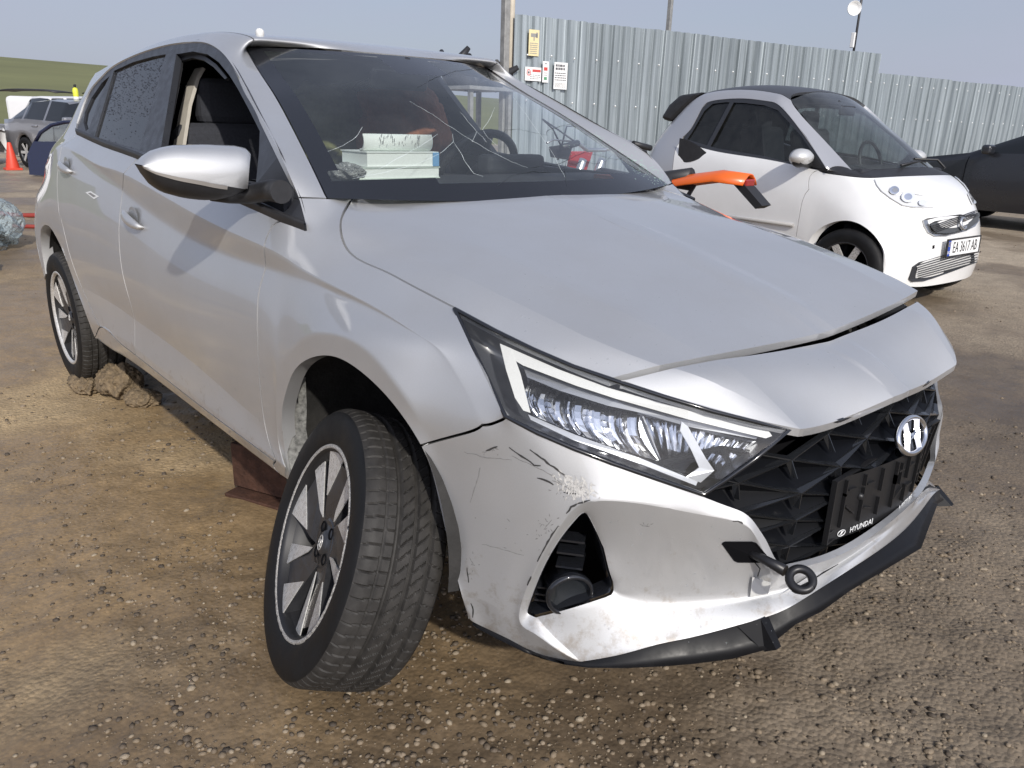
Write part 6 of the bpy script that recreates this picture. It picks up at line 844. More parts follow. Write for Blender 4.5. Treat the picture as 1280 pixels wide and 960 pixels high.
# ------------------------------------------------------------------ cabin
cab = MAT['interior']
mat('dash', (.028, .03, .036), .7, var=.15, vscale=200, bump=.08, bscale=500)
mat('seat_cloth', (.03, .032, .04), .9, var=.3, vscale=120)
mb = MB(); mb.grid([[Vector((x-.10*(y/w_)**2*(x > -.5), y, z)) for y in np.linspace(-w_, w_, 9)] for x, z, w_ in ((-.29, .99, .54), (-.42, 1.035, .60), (-.56, 1.054, .66), (-.76, 1.056, .68), (-.84, 1.03, .68), (-.86, .92, .68), (-.76, .62, .68))]).build('dashboard', MAT['dash'], car)
mb = MB(); mb.box((-.84, .36, 1.085), (.08, .28, .07)); bevel(mb.build('instrument_hood', MAT['dash'], car), .02, 3)
ax = Matrix.Translation((-1.05, .36, 1.03)) @ Matrix.Rotation(R(-62), 4, 'Y')
mb = MB(); mb.tube([ax @ Vector((.182*math.cos(t), .182*math.sin(t), 0)) for t in np.linspace(0, 2*math.pi, 41)], .016, 10, False)
sw = mb.build('steering_wheel', MAT['black_plastic'], car)
mb = MB(); mb.lathe([(0, -.02), (.07, -.015), (.075, -.05)], 20, ax)
for a in (0, 180, 270): mb.tube([ax @ Vector((0, 0, -.02)), ax @ Vector((.175*math.cos(R(a)), .175*math.sin(R(a)), 0))], .014, 6)
mb.build('wheel_hub', MAT['black_plastic'], sw)
def seat(x, y, wdt, rear=False):
    mb = MB(); mb.box((x, y, .60), (.5, wdt, .16)); mb.box((x-.30, y, .90), (.14, wdt*.92, .60), Matrix.Rotation(R(-14), 3, 'Y'))
    s_ = bevel(mb.build('seat', MAT['seat_cloth'], car), .05, 3)
    for k in ((0,) if not rear else (-.34, 0, .34)):
        mb = MB(); mb.box((x-.40, y+k, 1.27), (.10, .26, .17)); mb.tube([(x-.40, y+k-.06, 1.05), (x-.40, y+k-.06, 1.25)], .007, 6); mb.tube([(x-.40, y+k+.06, 1.05), (x-.40, y+k+.06, 1.25)], .007, 6)
        bevel(mb.build('headrest', MAT['seat_cloth'], s_), .035, 3)
seat(-1.25, -.36, .52); seat(-1.25, .36, .52); seat(-2.15, 0, 1.25, True)
mb = MB(); mb.grid([[Vector((x, y, z-.02-.03*(abs(y)/.5)**2)) for y in np.linspace(-.48, .48, 7)] for x, z in ((-1.10, 1.44), (-1.5, 1.475), (-2.0, 1.465), (-2.75, 1.39))]).build('headliner', mat('headliner', (.16, .155, .145), .9), car)
for sg in (-1, 1):
    mb = MB(); mb.box((-1.35, sg*.74, .75), (1.9, .03, .62)); mb.build('door_card', cab, car)
mb = MB(); mb.box((-1.3, 0, .40), (2.6, 1.3, .04)); mb.build('cabin_floor', cab, car)
mb = MB(); mb.box((-2.72, 0, .75), (.05, 1.2, .7)); mb.build('boot_wall', cab, car)
# rear view mirror and sensor pod
mb = MB(); mb.box((-1.02, -.01, 1.36), (.035, .23, .065), Matrix.Rotation(R(20), 3, 'Y')); mb.tube([(-1.01, 0, 1.38), (-.98, 0, 1.43)], .012, 8); bevel(mb.build('rear_view_mirror', MAT['black_plastic'], car), .012, 3)

# ------------------------------------------------------------------ ground: compacted gravel and mud
_tab = np.random.default_rng(5).random((256, 256))
def vnoise(x, y):
    xi = np.floor(x).astype(int); yi = np.floor(y).astype(int); fx = x-xi; fy = y-yi; fx = fx*fx*(3-2*fx); fy = fy*fy*(3-2*fy)
    g = lambda a, b: _tab[a % 256, b % 256]
    return (g(xi, yi)*(1-fx)+g(xi+1, yi)*fx)*(1-fy)+(g(xi, yi+1)*(1-fx)+g(xi+1, yi+1)*fx)*fy
def fbm(x, y, sc_, oc=4, gain=.5):
    a = 1.; t = 0.; s = 0.; x = x/sc_; y = y/sc_
    for k in range(oc): t = t+a*vnoise(x+17.3*k, y+9.1*k); s += a; a *= gain; x = x*2.03; y = y*2.03
    return t/s
def gheight(x, y):
    h = .020*(fbm(x, y, 1.1, 3)-.5)+.022*(fbm(x+5, y, .24, 3)-.5)+.013*(fbm(x, y+3, .055, 2)-.5)
    near = np.exp(-((x-.08)**2+(y+.86)**2)/.06)+np.exp(-((x+2.58)**2+(y+.77)**2)/.08)
    return h*(1-.8*np.clip(near, 0, 1))-.004-.012*np.clip(near, 0, 1)
def ground_mat():
    m = bpy.data.materials.new('wet_gravel'); m.use_nodes = True; t = m.node_tree; b = t.nodes['Principled BSDF']; N = t.nodes.new; L = t.links.new
    co = N('ShaderNodeTexCoord')
    def noise(sc_, det=6, ro=.6, src=None):
        n = N('ShaderNodeTexNoise'); n.inputs['Scale'].default_value = sc_; n.inputs['Detail'].default_value = det; n.inputs['Roughness'].default_value = ro; L(co.outputs['Object'], n.inputs['Vector']); return n.outputs['Fac']
    def rng(src, a, b_, c=0., d=1.):
        r = N('ShaderNodeMapRange'); r.inputs['From Min'].default_value = a; r.inputs['From Max'].default_value = b_; r.inputs['To Min'].default_value = c; r.inputs['To Max'].default_value = d; L(src, r.inputs['Value']); return r.outputs[0]
    def mix(f_, A, B, mode='MIX'):
        x = N('ShaderNodeMix'); x.data_type = 'RGBA'; x.blend_type = mode
        if isinstance(f_, float): x.inputs['Factor'].default_value = f_
        else: L(f_, x.inputs['Factor'])
        for k, s in (('A', A), ('B', B)):
            if isinstance(s, tuple): x.inputs[k].default_value = (*s, 1)
            else: L(s, x.inputs[k])
        return x.outputs['Result']
    def math_(op, a, b_):
        x = N('ShaderNodeMath'); x.operation = op
        for i, s in enumerate((a, b_)):
            if isinstance(s, (int, float)): x.inputs[i].default_value = s
            else: L(s, x.inputs[i])
        return x.outputs[0]
    sep = N('ShaderNodeSeparateXYZ'); L(co.outputs['Object'], sep.inputs[0])
    n1 = noise(.9, 8, .65); n2 = noise(6, 8, .7); n3 = noise(38, 6, .75); wet = noise(.55, 5, .55)
    # sandy film along the car's right side and far yard, darker mud before it
    side = math_('ADD', math_('MULTIPLY', sep.outputs['X'], -.55), math_('MULTIPLY', sep.outputs['Y'], -.35))
    sand = rng(math_('ADD', side, math_('MULTIPLY', math_('SUBTRACT', n1, .5), 2.2)), -.05, .85)
    sand = math_('MULTIPLY', sand, rng(sep.outputs['X'], -7.0, -4.2, .25, 1.))
    c = mix(rng(n1, .3, .7), (.145, .115, .083), (.30, .247, .183))
    c = mix(sand, c, (.50, .38, .225))
    far = rng(math_('ADD', math_('MULTIPLY', sep.outputs['Y'], .8), math_('MULTIPLY', sep.outputs['X'], -.35)), 2.2, 6.5)
    c = mix(far, c, (.43, .365, .28))
    c = mix(rng(n2, .25, .8, .0, .9), c, mix(.5, c, (.05, .040, .030)))
    c = mix(1., c, mix(n3, (.40, .40, .41), (1.6, 1.55, 1.47)), 'MULTIPLY')
    vo = N('ShaderNodeTexVoronoi'); vo.inputs['Scale'].default_value = 75; L(co.outputs['Object'], vo.inputs['Vector'])
    vc = N('ShaderNodeSeparateColor'); L(vo.outputs['Color'], vc.inputs[0])
    c = mix(rng(vo.outputs['Distance'], .0, .5, .45, .0), c, mix(vc.outputs[0], mix(1., c, (.6, .58, .55), 'MULTIPLY'), mix(1., c, (1.75, 1.65, 1.5), 'MULTIPLY')))
    wm = rng(math_('ADD', wet, math_('MULTIPLY', sand, .10)), .46, .58); c = mix(wm, c, mix(1., c, (.62, .58, .54), 'MULTIPLY'))
    L(c, b.inputs['Base Color'])
    ro = math_('SUBTRACT', rng(n2, .2, .8, .80, .95), math_('MULTIPLY', wm, rng(n3, .3, .7, .60, .36))); L(ro, b.inputs['Roughness'])
    b.inputs['Specular IOR Level'].default_value = .45
    bp = N('ShaderNodeBump'); bp.inputs['Distance'].default_value = .006; L(rng(wm, 0., 1., .85, .30), bp.inputs['Strength'])
    L(math_('ADD', math_('MULTIPLY', n3, .8), math_('MULTIPLY', vo.outputs['Distance'], -.9)), bp.inputs['Height']); L(bp.outputs[0], b.inputs['Normal'])
    MAT['ground'] = m; return m
ground_mat()
# fan-shaped sheet round the standing point: fine nearby, coarse far off
nr_, na = 620, 300
rr = .35*np.exp(np.linspace(0, math.log(60/.35), nr_)); aa = np.linspace(R(138.68)-1.25, R(138.68)+1.25, na)
RR, AA = np.meshgrid(rr, aa, indexing='ij'); GX = 1.4635+RR*np.cos(AA); GY = -1.628+RR*np.sin(AA); GZ = gheight(GX, GY)*np.clip(1.3-RR/45, 0, 1)
Vg = np.stack([GX, GY, GZ], 2).reshape(-1, 3); I_, J_ = np.meshgrid(np.arange(nr_-1), np.arange(na-1), indexing='ij')
Fg = np.stack([I_*na+J_, (I_+1)*na+J_, (I_+1)*na+J_+1, I_*na+J_+1], 2).reshape(-1, 4)
me = bpy.data.meshes.new('ground'); me.vertices.add(len(Vg)); me.vertices.foreach_set('co', Vg.ravel()); me.loops.add(Fg.size); me.loops.foreach_set('vertex_index', Fg.ravel()); me.polygons.add(len(Fg)); me.polygons.foreach_set('loop_start', np.arange(len(Fg))*4); me.update(calc_edges=True)
me.polygons.foreach_set('use_smooth', [True]*len(Fg)); me.validate()
gnd = obj('ground', me, None, MAT['ground']); tag(gnd, kind='structure')
# the yard outside that fan, and the land to the horizon
mat('far_soil', (.20, .165, .115), .95, var=.3, vscale=.6)
mb = MB(); mb.grid([[(-900, -900, -.06), (900, -900, -.06)], [(-900, 900, -.06), (900, 900, -.06)]]).build('terrain', MAT['far_soil'])['kind'] = 'structure'
# green field rising behind the yard
mat('field', (.150, .155, .060), .95, var=.18, vscale=.05, detail=8)
fm = MAT['field']; t_ = fm.node_tree
mb = MB(); rws = []
for d_ in (48, 60, 80, 110, 150, 200, 250, 300):
    row_ = []
    for px in np.linspace(-900, 900, 61):
        dr = pray(px, 150); a = math.atan2(dr.y, dr.x); de = pray(px, 70+.085*px); el = max(.004, de.z/math.hypot(de.x, de.y)); top = 250*el+1.2
        u = min(1, (d_-48)/202); hgt = top*(u**1.15)+(d_ > 250)*-3.
        row_.append((1.4635+d_*math.cos(a), -1.628+d_*math.sin(a), hgt-.05))
    rws.append(row_)
mb.grid(rws).build('field', MAT['field'])['kind'] = 'structure'
# ------------------------------------------------------------------ loose stones
def stones(name, n, gen, smin, smax, seed, power=2.2):
    g = np.random.default_rng(seed); bm = bmesh.new(); bmesh.ops.create_icosphere(bm, subdivisions=1, radius=1); base = np.array([tuple(v_.co) for v_ in bm.verts]); fc = np.array([[v_.index for v_ in q.verts] for q in bm.faces]); bm.free()
    X, Y = gen(g, n); n = len(X); S = smin+(smax-smin)*g.random(n)**power
    Z = gheight(X, Y)
    A = g.random(n)*6.283; sx = S*(.8+.5*g.random(n)); sy = S*(.7+.4*g.random(n)); sz = S*(.45+.35*g.random(n))
    P = base[None]*(1+.28*(g.random((n, len(base), 1))-.5)); P = P*np.stack([sx, sy, sz], 1)[:, None]
    c_, s_ = np.cos(A)[:, None], np.sin(A)[:, None]; Q = P.copy(); Q[..., 0] = P[..., 0]*c_-P[..., 1]*s_; Q[..., 1] = P[..., 0]*s_+P[..., 1]*c_
    Q += np.stack([X, Y, Z+sz*.05], 1)[:, None]
    V_ = Q.reshape(-1, 3); F_ = (fc[None]+(np.arange(n)*len(base))[:, None, None]).reshape(-1, 3)
    me = bpy.data.meshes.new(name); me.vertices.add(len(V_)); me.vertices.foreach_set('co', V_.ravel()); me.loops.add(F_.size); me.loops.foreach_set('vertex_index', F_.ravel()); me.polygons.add(len(F_)); me.polygons.foreach_set('loop_start', np.arange(len(F_))*3); me.update(calc_edges=True)
    me.polygons.foreach_set('use_smooth', [True]*len(F_))
    at = me.attributes.new('tone', 'FLOAT', 'POINT'); at.data.foreach_set('value', np.repeat(g.random(n), len(base)))
    o_ = obj(name, me, None, MAT['stone']); return o_
def stone_mat():
    m = bpy.data.materials.new('stone'); m.use_nodes = True; t = m.node_tree; b = t.nodes['Principled BSDF']; N = t.nodes.new; L = t.links.new
    a = N('ShaderNodeAttribute'); a.attribute_name = 'tone'; r = N('ShaderNodeValToRGB'); e = r.color_ramp.elements
    e[0].position = 0; e[0].color = (.055, .042, .030, 1); e[1].position = 1; e[1].color = (.30, .25, .18, 1)
    for p, c in ((.3, (.11, .083, .056, 1)), (.65, (.19, .145, .095, 1)), (.9, (.23, .18, .125, 1))): q = e.new(p); q.color = c
    L(a.outputs['Fac'], r.inputs[0]); L(r.outputs[0], b.inputs['Base Color']); b.inputs['Roughness'].default_value = .72
    co = N('ShaderNodeTexCoord'); n = N('ShaderNodeTexNoise'); n.inputs['Scale'].default_value = 220; n.inputs['Detail'].default_value = 4; L(co.outputs['Object'], n.inputs['Vector'])
    bp = N('ShaderNodeBump'); bp.inputs['Strength'].default_value = .5; bp.inputs['Distance'].default_value = .003; L(n.outputs['Fac'], bp.inputs['Height']); L(bp.outputs[0], b.inputs['Normal'])
    MAT['stone'] = m
stone_mat()
def g_near(g, n):
    r = .55*np.exp(g.random(n)*math.log(4.2/.55)); a = R(138.68)+(g.random(n)-.5)*1.75; x = 1.4635+r*np.cos(a); y = -1.628+r*np.sin(a)
    k = fbm(x, y, .35, 3) > .40+.25*g.random(n)-.10; return x[k], y[k]
def g_mid(g, n):
    r = 2.5*np.exp(g.random(n)*math.log(18/2.5)); a = R(138.68)+(g.random(n)-.5)*1.6; x = 1.4635+r*np.cos(a); y = -1.628+r*np.sin(a); k = (fbm(x, y, .9, 3) > .45) & ((y > -.2+.5*g.random(n)) | (g.random(n) < .25)); return x[k], y[k]
tag(stones('gravel', 40000, g_near, .0016, .0100, 3, 3.4), 'brown gravel strewn over the wet yard in front', 'gravel', kind='stuff')
tag(stones('pebbles', 6500, g_mid, .003, .013, 4, 3.6), 'scattered pale pebbles lying across the yard', 'pebbles', kind='stuff')
# clods of mud heaped by the rear wheel
def clod(name, c, s, seed, label):
    g = np.random.default_rng(seed); bm = bmesh.new(); bmesh.ops.create_icosphere(bm, subdivisions=5, radius=1)
    for v_ in bm.verts:
        p = np.array(v_.co); k = 1+.55*(fbm(np.array([p[0]*2+p[2]+seed]), np.array([p[1]*2-p[2]]), .6, 4)[0]-.5)+.30*(fbm(np.array([p[0]*9+seed]), np.array([p[1]*9+p[2]*7]), 1., 2)[0]-.5)
        v_.co = Vector((p[0]*s[0]*k, p[1]*s[1]*k, p[2]*s[2]*k))
    me = bpy.data.meshes.new(name); bm.to_mesh(me); bm.free(); me.polygons.foreach_set('use_smooth', [True]*len(me.polygons))
    o_ = obj(name, me, None, MAT['clod']); o_.location = c; tag(o_, label, 'mud clod', 'mud clods by the rear wheel'); return o_
mat('clod', (.17, .125, .075), .92, var=.55, vscale=45, bump=.9, bscale=70)
clod('mud_clod', (-2.28, -.72, .06), (.12, .085, .075), 2, 'large brown clod of mud wedged in front of the rear wheel')
clod('mud_clod', (-2.46, -.83, .02), (.12, .06, .045), 5, 'low crust of mud pressed under the rear tyre')
clod('mud_clod', (-2.10, -.68, .02), (.09, .07, .04), 8, 'small crumbled mud clod nearest the sill')
# rusty beam end propping the sill
mat('rust', (.075, .035, .022), .75, .25, var=.5, vscale=26, bump=.4, bscale=80)
rb = empty('rusty_prop', (-.90, -.60, -.03), R(24)); tag(rb, 'rusty steel box section under the sill behind the front wheel', 'steel beam')
mb = MB(); O_, W_, H_, T_ = .30, .10, .15, .008
for c, d in (((0, -W_/2, .125), (O_, T_, H_)), ((0, W_/2, .125), (O_, T_, H_)), ((0, 0, .125+H_/2), (O_, W_+T_, T_)), ((0, 0, .125-H_/2), (O_, W_+T_, T_))): mb.box(c, d)
bevel(mb.build('box_section', MAT['rust'], rb), .003)
mb = MB(); mb.box((.03, 0, .020), (.36, .20, .035)); bevel(mb.build('base_plate', MAT['rust'], rb), .004)
# ------------------------------------------------------------------ corrugated fence
def zinc():
    m = bpy.data.materials.new('zinc'); m.use_nodes = True; t = m.node_tree; b = t.nodes['Principled BSDF']; N = t.nodes.new; L = t.links.new
    co = N('ShaderNodeTexCoord'); mp = N('ShaderNodeMapping'); mp.inputs['Scale'].default_value = (1.6, 1.6, .05); L(co.outputs['Object'], mp.inputs['Vector'])
    n = N('ShaderNodeTexNoise'); n.inputs['Scale'].default_value = 9; n.inputs['Detail'].default_value = 7; n.inputs['Roughness'].default_value = .65; L(mp.outputs[0], n.inputs['Vector'])
    r = N('ShaderNodeValToRGB'); e = r.color_ramp.elements; e[0].position = .28; e[0].color = (.18, .21, .225, 1); e[1].position = .74; e[1].color = (.46, .515, .54, 1); oi = N('ShaderNodeObjectInfo'); hv = N('ShaderNodeHueSaturation'); rr_ = N('ShaderNodeMapRange'); rr_.inputs['To Min'].default_value = .82; rr_.inputs['To Max'].default_value = 1.12; L(oi.outputs['Random'], rr_.inputs['Value']); L(rr_.outputs[0], hv.inputs['Value'])
    L(n.outputs['Fac'], r.inputs[0]); L(r.outputs[0], hv.inputs['Color']); L(hv.outputs[0], b.inputs['Base Color'])
    b.inputs['Metallic'].default_value = .4; b.inputs['Roughness'].default_value = .45
    MAT['zinc'] = m
zinc()
FA = Vector((-6.518, 5.267, 0)); FD = Vector((1.184, 6.966, 0)).normalized(); FNm = Vector((FD.y, -FD.x, 0))
def corr(s):
    """trapezoid rib: depth of the sheet along the fence"""
    u = (s % .178)/.178
    return .038*np.interp(u, [0, .34, .42, .84, .92, 1.0], [0, 0, 1, 1, 0, 0])+.003*np.interp(u, [.10, .15, .2], [0, 1, 0])
fence = empty('metal_fence', tuple(FA)); tag(fence, 'tall corrugated zinc sheet fence behind the white car', 'fence')
def sheet(s0, s1, zt, lift, dz=0.):
    ss = [];
    k = int((s1-s0)/.0105)
    mb = MB(); rws = []
    for z in (.02, zt*.33, zt*.66, zt):
        rws.append([FD*s+FNm*(float(corr(s))+lift+.006*math.sin(z*2+s))+Vector((0, 0, z+dz*(s-s0))) for s in np.linspace(s0, s1, k)])
    o_ = mb.grid(rws, smooth=False).build('sheet', MAT['zinc'], fence, fix=False); return o_
fr_ = random.Random(4); s = -.02
while s < 7.0:
    e_ = min(7.12, s+1.07); sheet(s, e_+.03, 2.5+fr_.uniform(-.012, .012), .004*(len(fence.children) % 2)); s = e_
while s < 15:
    e_ = s+1.07; sheet(s, e_+.03, 2.205+fr_.uniform(-.012, .015), .004*(len(fence.children) % 2)); s = e_
mat('post_steel', (.30, .30, .29), .6, .3, var=.25, vscale=14)
for z in (.5, 1.5, 2.05):
    mb = MB(); mb.box(FD*7.55+FNm*-.03+Vector((0, 0, z)), (15.0, .04, .05), Matrix.Rotation(math.atan2(FD.y, FD.x), 3, 'Z')); mb.build('rail', MAT['post_steel'], fence)
# screws along the rails
scw = MB().lathe([(0, .010), (.012, .008), (.014, 0)], 8, Matrix.Rotation(math.atan2(FNm.y, FNm.x), 4, 'Z') @ Matrix.Rotation(R(90), 4, 'Y')).mesh('screw'); scw.materials.append(mat('screw', (.75, .76, .75), .35, .6))
for z in (1.5, 2.05):
    for k in range(0, 42):
        s = .16+k*.356
        o_ = obj('screw', scw, fence); o_.location = FD*s+FNm*.042+Vector((0, 0, z+fr_.uniform(-.012, .012)))
# papers fixed to the sheets
mat('paper_white', (.78, .78, .77), .7, var=.04, vscale=40); mat('paper_yellow', (.72, .62, .36), .7, var=.08, vscale=30); mat('ink', (.10, .10, .11), .8); mat('ink_red', (.55, .07, .06), .7); mat('ink_green', (.10, .30, .16), .7); mat('ink_grey', (.28, .28, .27), .8)
def notice(s0, s1, z0, z1, m, name, label, marks):
    root = MB().box(Vector((0, 0, 0)), (s1-s0, .004, z1-z0)).build(name, MAT[m])
    ang = math.atan2(FD.y, FD.x)
    root.matrix_world = Matrix.Translation(FA+FD*(s0+s1)/2+FNm*.050+Vector((0, 0, (z0+z1)/2))) @ Matrix.Rotation(ang, 4, 'Z')
    tag(root, label, 'notice'); bpy.context.view_layer.update()
    W_, H_ = s1-s0, z1-z0; by = {}
    for (u0, u1, v0, v1, mm) in marks: by.setdefault(mm, []).append((u0, u1, v0, v1))
    for mm, L_ in by.items():
        mb = MB()
        for u0, u1, v0, v1 in L_: mb.box(((u0+u1-1)/2*W_, -.0032, (v0+v1-1)/2*H_), ((u1-u0)*W_, .001, (v1-v0)*H_))
        o_ = mb.build('print', MAT[mm], root); o_['kind'] = 'stuff'
    return root
def lines(u0, u1, v0, v1, n, mm, seed, hgt=.5):
    g = random.Random(seed); L_ = []
    for k in range(n):
        v = v1-(v1-v0)*(k+.5)/n; h = (v1-v0)/n*hgt*.5; x = u0
        while x < u1-.03:
            w_ = g.uniform(.04, .16); L_.append((x, min(u1, x+w_), v-h, v+h, mm)); x += w_+.03
    return L_
notice(.165, .315, 2.035, 2.335, 'paper_yellow', 'notice_board', 'yellowed notice with a camera pictogram, highest on the fence', [(.18, .80, .72, .86, 'ink_grey'), (.70, .86, .70, .90, 'ink_grey'), (.45, .55, .58, .72, 'ink_grey')]+lines(.12, .88, .06, .52, 6, 'ink_grey', 2, .42))
notice(.125, .365, 1.745, 1.905, 'paper_white', 'notice_board', 'white notice with a red ring and red heading below the yellow one', [(.45, .96, .66, .84, 'ink_red'), (.10, .14, .45, .75, 'ink_red'), (.30, .34, .45, .75, 'ink_red'), (.14, .30, .75, .82, 'ink_red'), (.14, .30, .38, .45, 'ink_red'), (.17, .27, .52, .68, 'ink')]+lines(.30, .95, .10, .50, 3, 'ink_grey', 5, .35))
notice(.385, .475, 1.735, 1.985, 'paper_white', 'notice_board', 'narrow white notice with red and green marks', [(.2, .8, .56, .72, 'ink_red'), (.25, .75, .12, .26, 'ink_green'), (.4, .6, .86, .93, 'ink')]+lines(.15, .85, .30, .50, 2, 'ink_grey', 8, .3))
notice(.560, .765, 1.665, 1.985, 'paper_white', 'notice_board', 'tall white printed notice right of the narrow one', lines(.10, .80, .70, .94, 2, 'ink', 9, .7)+lines(.06, .90, .30, .64, 4, 'ink', 11, .4)+lines(.10, .85, .06, .24, 4, 'ink_grey', 13, .35))
# gate posts at the near end of the fence
p_ = MB(); p_.box((0, 0, 1.9), (.085, .085, 3.8)); o_ = bevel(p_.build('gate_post', MAT['post_steel']), .008); o_.location = (-6.54, 5.12, 0); tag(o_, 'grey square steel post at the near end of the fence', 'post')
p_ = MB(); p_.tube([(0, 0, 0), (0, 0, 3.9)], .045, 14); o_ = p_.build('gate_pipe', mat('post_beige', (.48, .43, .35), .6, var=.15, vscale=9)); o_.location = (-6.62, 5.28, 0); tag(o_, 'beige round pipe post just behind the fence corner', 'post')
p_ = MB(); p_.box((0, 0, 2.2), (.07, .07, 4.4)); o_ = p_.build('lamp_pole', MAT['post_steel']); o_.location = (-8.4, 10.5, 0); tag(o_, 'thin grey pole rising behind the middle of the fence', 'pole')
# antenna mast with dish
am = empty('antenna_mast', (-6.55, 13.72, 0)); tag(am, 'dark mast on a tripod with a white round dish beyond the fence', 'antenna')
mat('mast_dark', (.05, .05, .055), .5, .4); mat('dish_white', (.78, .78, .77), .4)
MB().tube([(0, 0, 2.2), (0, 0, 4.3)], .022, 10).build('mast', MAT['mast_dark'], am)
for a in (20, 140, 260): MB().tube([(0, 0, 2.72), (.28*math.cos(R(a)), .28*math.sin(R(a)), 2.0), (.30*math.cos(R(a)), .30*math.sin(R(a)), 0)], .014, 6).build('leg', MAT['mast_dark'], am)
for a in (80, 230): MB().tube([(0, 0, 2.62), (.75*math.cos(R(a)), .75*math.sin(R(a)), 2.2)], .004, 5).build('guy_wire', MAT['mast_dark'], am)
dm = Matrix.Translation((-.03, -.20, 3.42)) @ Vector((.75, -.66, .05)).to_track_quat('Z', 'Y').to_matrix().to_4x4()
MB().lathe([(0, .0), (.06, .004), (.105, .018), (.125, .04), (.128, .066), (.124, .066), (.10, .023), (0, .007)], 28, dm).build('dish', MAT['dish_white'], am)
mb = MB(); mb.tube([(0, 0, 3.42), (-.03, -.19, 3.42)], .018, 6); mb.build('dish_bracket', MAT['mast_dark'], am)
mb = MB(); mb.box((-.02, -.06, 2.90), (.07, .05, .26)); bevel(mb.build('radio_box', MAT['dish_white'], am), .008)

# ------------------------------------------------------------------ white two-seater behind, built like the hatchback
bpy.context.view_layer.update()
mat('white_paint', (.80, .80, .79), .35, 0, .5, coat=.8, coat_r=.04, var=.05, vscale=4); mat('silver_cell', (.52, .52, .53), .38, .6, .5, coat=.7, coat_r=.05); mat('roof_grey', (.045, .048, .055), .4)
sx_, sy_, sa_, sz_ = SMD['pose']
small = empty('city_car', (sx_, sy_, sz_-.045), sa_); tag(small, 'small white two-seater with silver roof frame and plate EA 3617 AB', 'car')
bpy.context.view_layer.update(); SI = small.matrix_world.inverted()
sm = subdivide(SMT, 3); SPn = panels(sm, SMT['p'], gap=.0025, depth=.02, split=('door', 'safety_cell'))
spart = {}
for (nm, side), me in SPn.items(): spart[nm+side] = obj(nm, me, small, {'safety_cell': MAT['silver_cell'], 'roof': MAT['roof_grey'], 'tailgate': MAT['black_gloss'], 'cowl': MAT['black_plastic'], 'rear_panel': MAT['white_paint'], 'door': MAT['white_paint'], 'front_body': MAT['white_paint']}[nm])
glass('clear_glass', (.62, .68, .67), 1., dirt=.10, dirtcol=(.45, .48, .48)); glass('dim_glass', (.30, .33, .33), 1., dirt=.05)
swm = subdivide(SMW, 3); swm.materials.clear(); swm.materials.append(MAT['clear_glass']); swm.polygons.foreach_set('use_smooth', [True]*len(swm.polygons)); obj('windshield', swm, small)
for sg in (-1, 1):
    W_ = [Vector((p.x, sg*abs(p.y), p.z)) for p in q4(SMD['win'])]; nrm = Vector((0, sg*.958, .287)); c = sum(W_, Vector())/len(W_)
    out = [p-nrm*.004+(p-c).normalized()*.01 for p in W_]; inn = [p-nrm*.006+(c-p).normalized()*.035 for p in W_]
    MB().add(out+inn, [(i, (i+1) % 13, 13+(i+1) % 13, 13+i) for i in range(13)]).build('window_frame', MAT['black_trim'], small)
    pane = [p-nrm*.012 for p in inn]; pane2 = [p+(p-c).normalized()*.02 for p in pane]
    MB().add(pane2, [tuple(t) for t in tessellate_polygon([pane2])]).build('side_window', MAT['dim_glass'], small)
    MB().prism([Vector((x, sg*y, z))-nrm*.004 for x, y, z in ((-1.29, .632, 1.435), (-1.25, .632, 1.435), (-1.36, .752, 1.06), (-1.40, .752, 1.06))], .006).build('window_divider', MAT['black_trim'], small)
    MB().prism([Vector((x, sg*y, z)) for x, y, z in ((-.28, .752, .965), (-.50, .752, .985), (-.40, .735, 1.08))], .006, nrm).build('mirror_sail', MAT['black_plastic'], small)
    # fuel-flap like black scoop behind the door
    mb = MB(); rws = []
    for t in np.linspace(0, 1, 7):
        rws.append([Vector((-1.66+.30*t**.9, sg*(.772+.022*math.sin(math.pi*t)), 1.045+(.085*(1-t**2.2)+.012)*math.sin(q)-.02*t)) for q in np.linspace(-math.pi/2, math.pi/2, 9)])
    mb.grid(rws).build('door_scoop', MAT['black_plastic'], small)
    # mirror
    mb = MB(); mb.lathe([(0, .085), (.05, .075), (.08, .04), (.088, 0), (.082, -.03), (0, -.032)], 24, Matrix.Translation((-.42, sg*.865, 1.045)) @ Matrix.Rotation(R(90), 4, 'Y') @ Matrix.Diagonal((.72, 1.2, 1, 1))); m_ = mb.build('door_mirror', mat('mirror_silver', (.62, .62, .61), .35, .4, coat=.5), small)
    mb = MB(); mb.lathe([(0, .06), (.06, .05), (.084, .0), (.07, -.02), (0, -.03)], 20, Matrix.Translation((-.42, sg*.86, 1.012)) @ Matrix.Rotation(R(90), 4, 'Y') @ Matrix.Diagonal((.5, 1.15, 1, 1))); mb.tube([(-.42, sg*.85, 1.0), (-.40, sg*.75, .99)], .022, 8); mb.build('mirror_base', MAT['black_plastic'], m_)
    mb = MB(); mb.tube([(-1.55, sg*.800, .545), (-.98, sg*.806, .545), (-.44, sg*.800, .545)], [.008, .012, .014], 8); mb.build('side_moulding', mat('moulding', (.34, .33, .32), .5), small)
bpy.context.view_layer.update()
ts = bvh_of([spart['front_body'], spart['cowl'], spart['doorR'], spart['doorL']])
def decal(pts, lift, thick, m, name, parent=small):
    H_ = [onto(ts, px, py, lift) for px, py in pts]; H_ = [h for h in H_ if h]
    if len(H_) < 3: return None
    n = sum((h[1] for h in H_), Vector()).normalized(); P = [SI @ h[0] for h in H_]; nl = SI.to_3x3() @ n
    return MB().prism(P, thick, nl).build(name, m, parent)
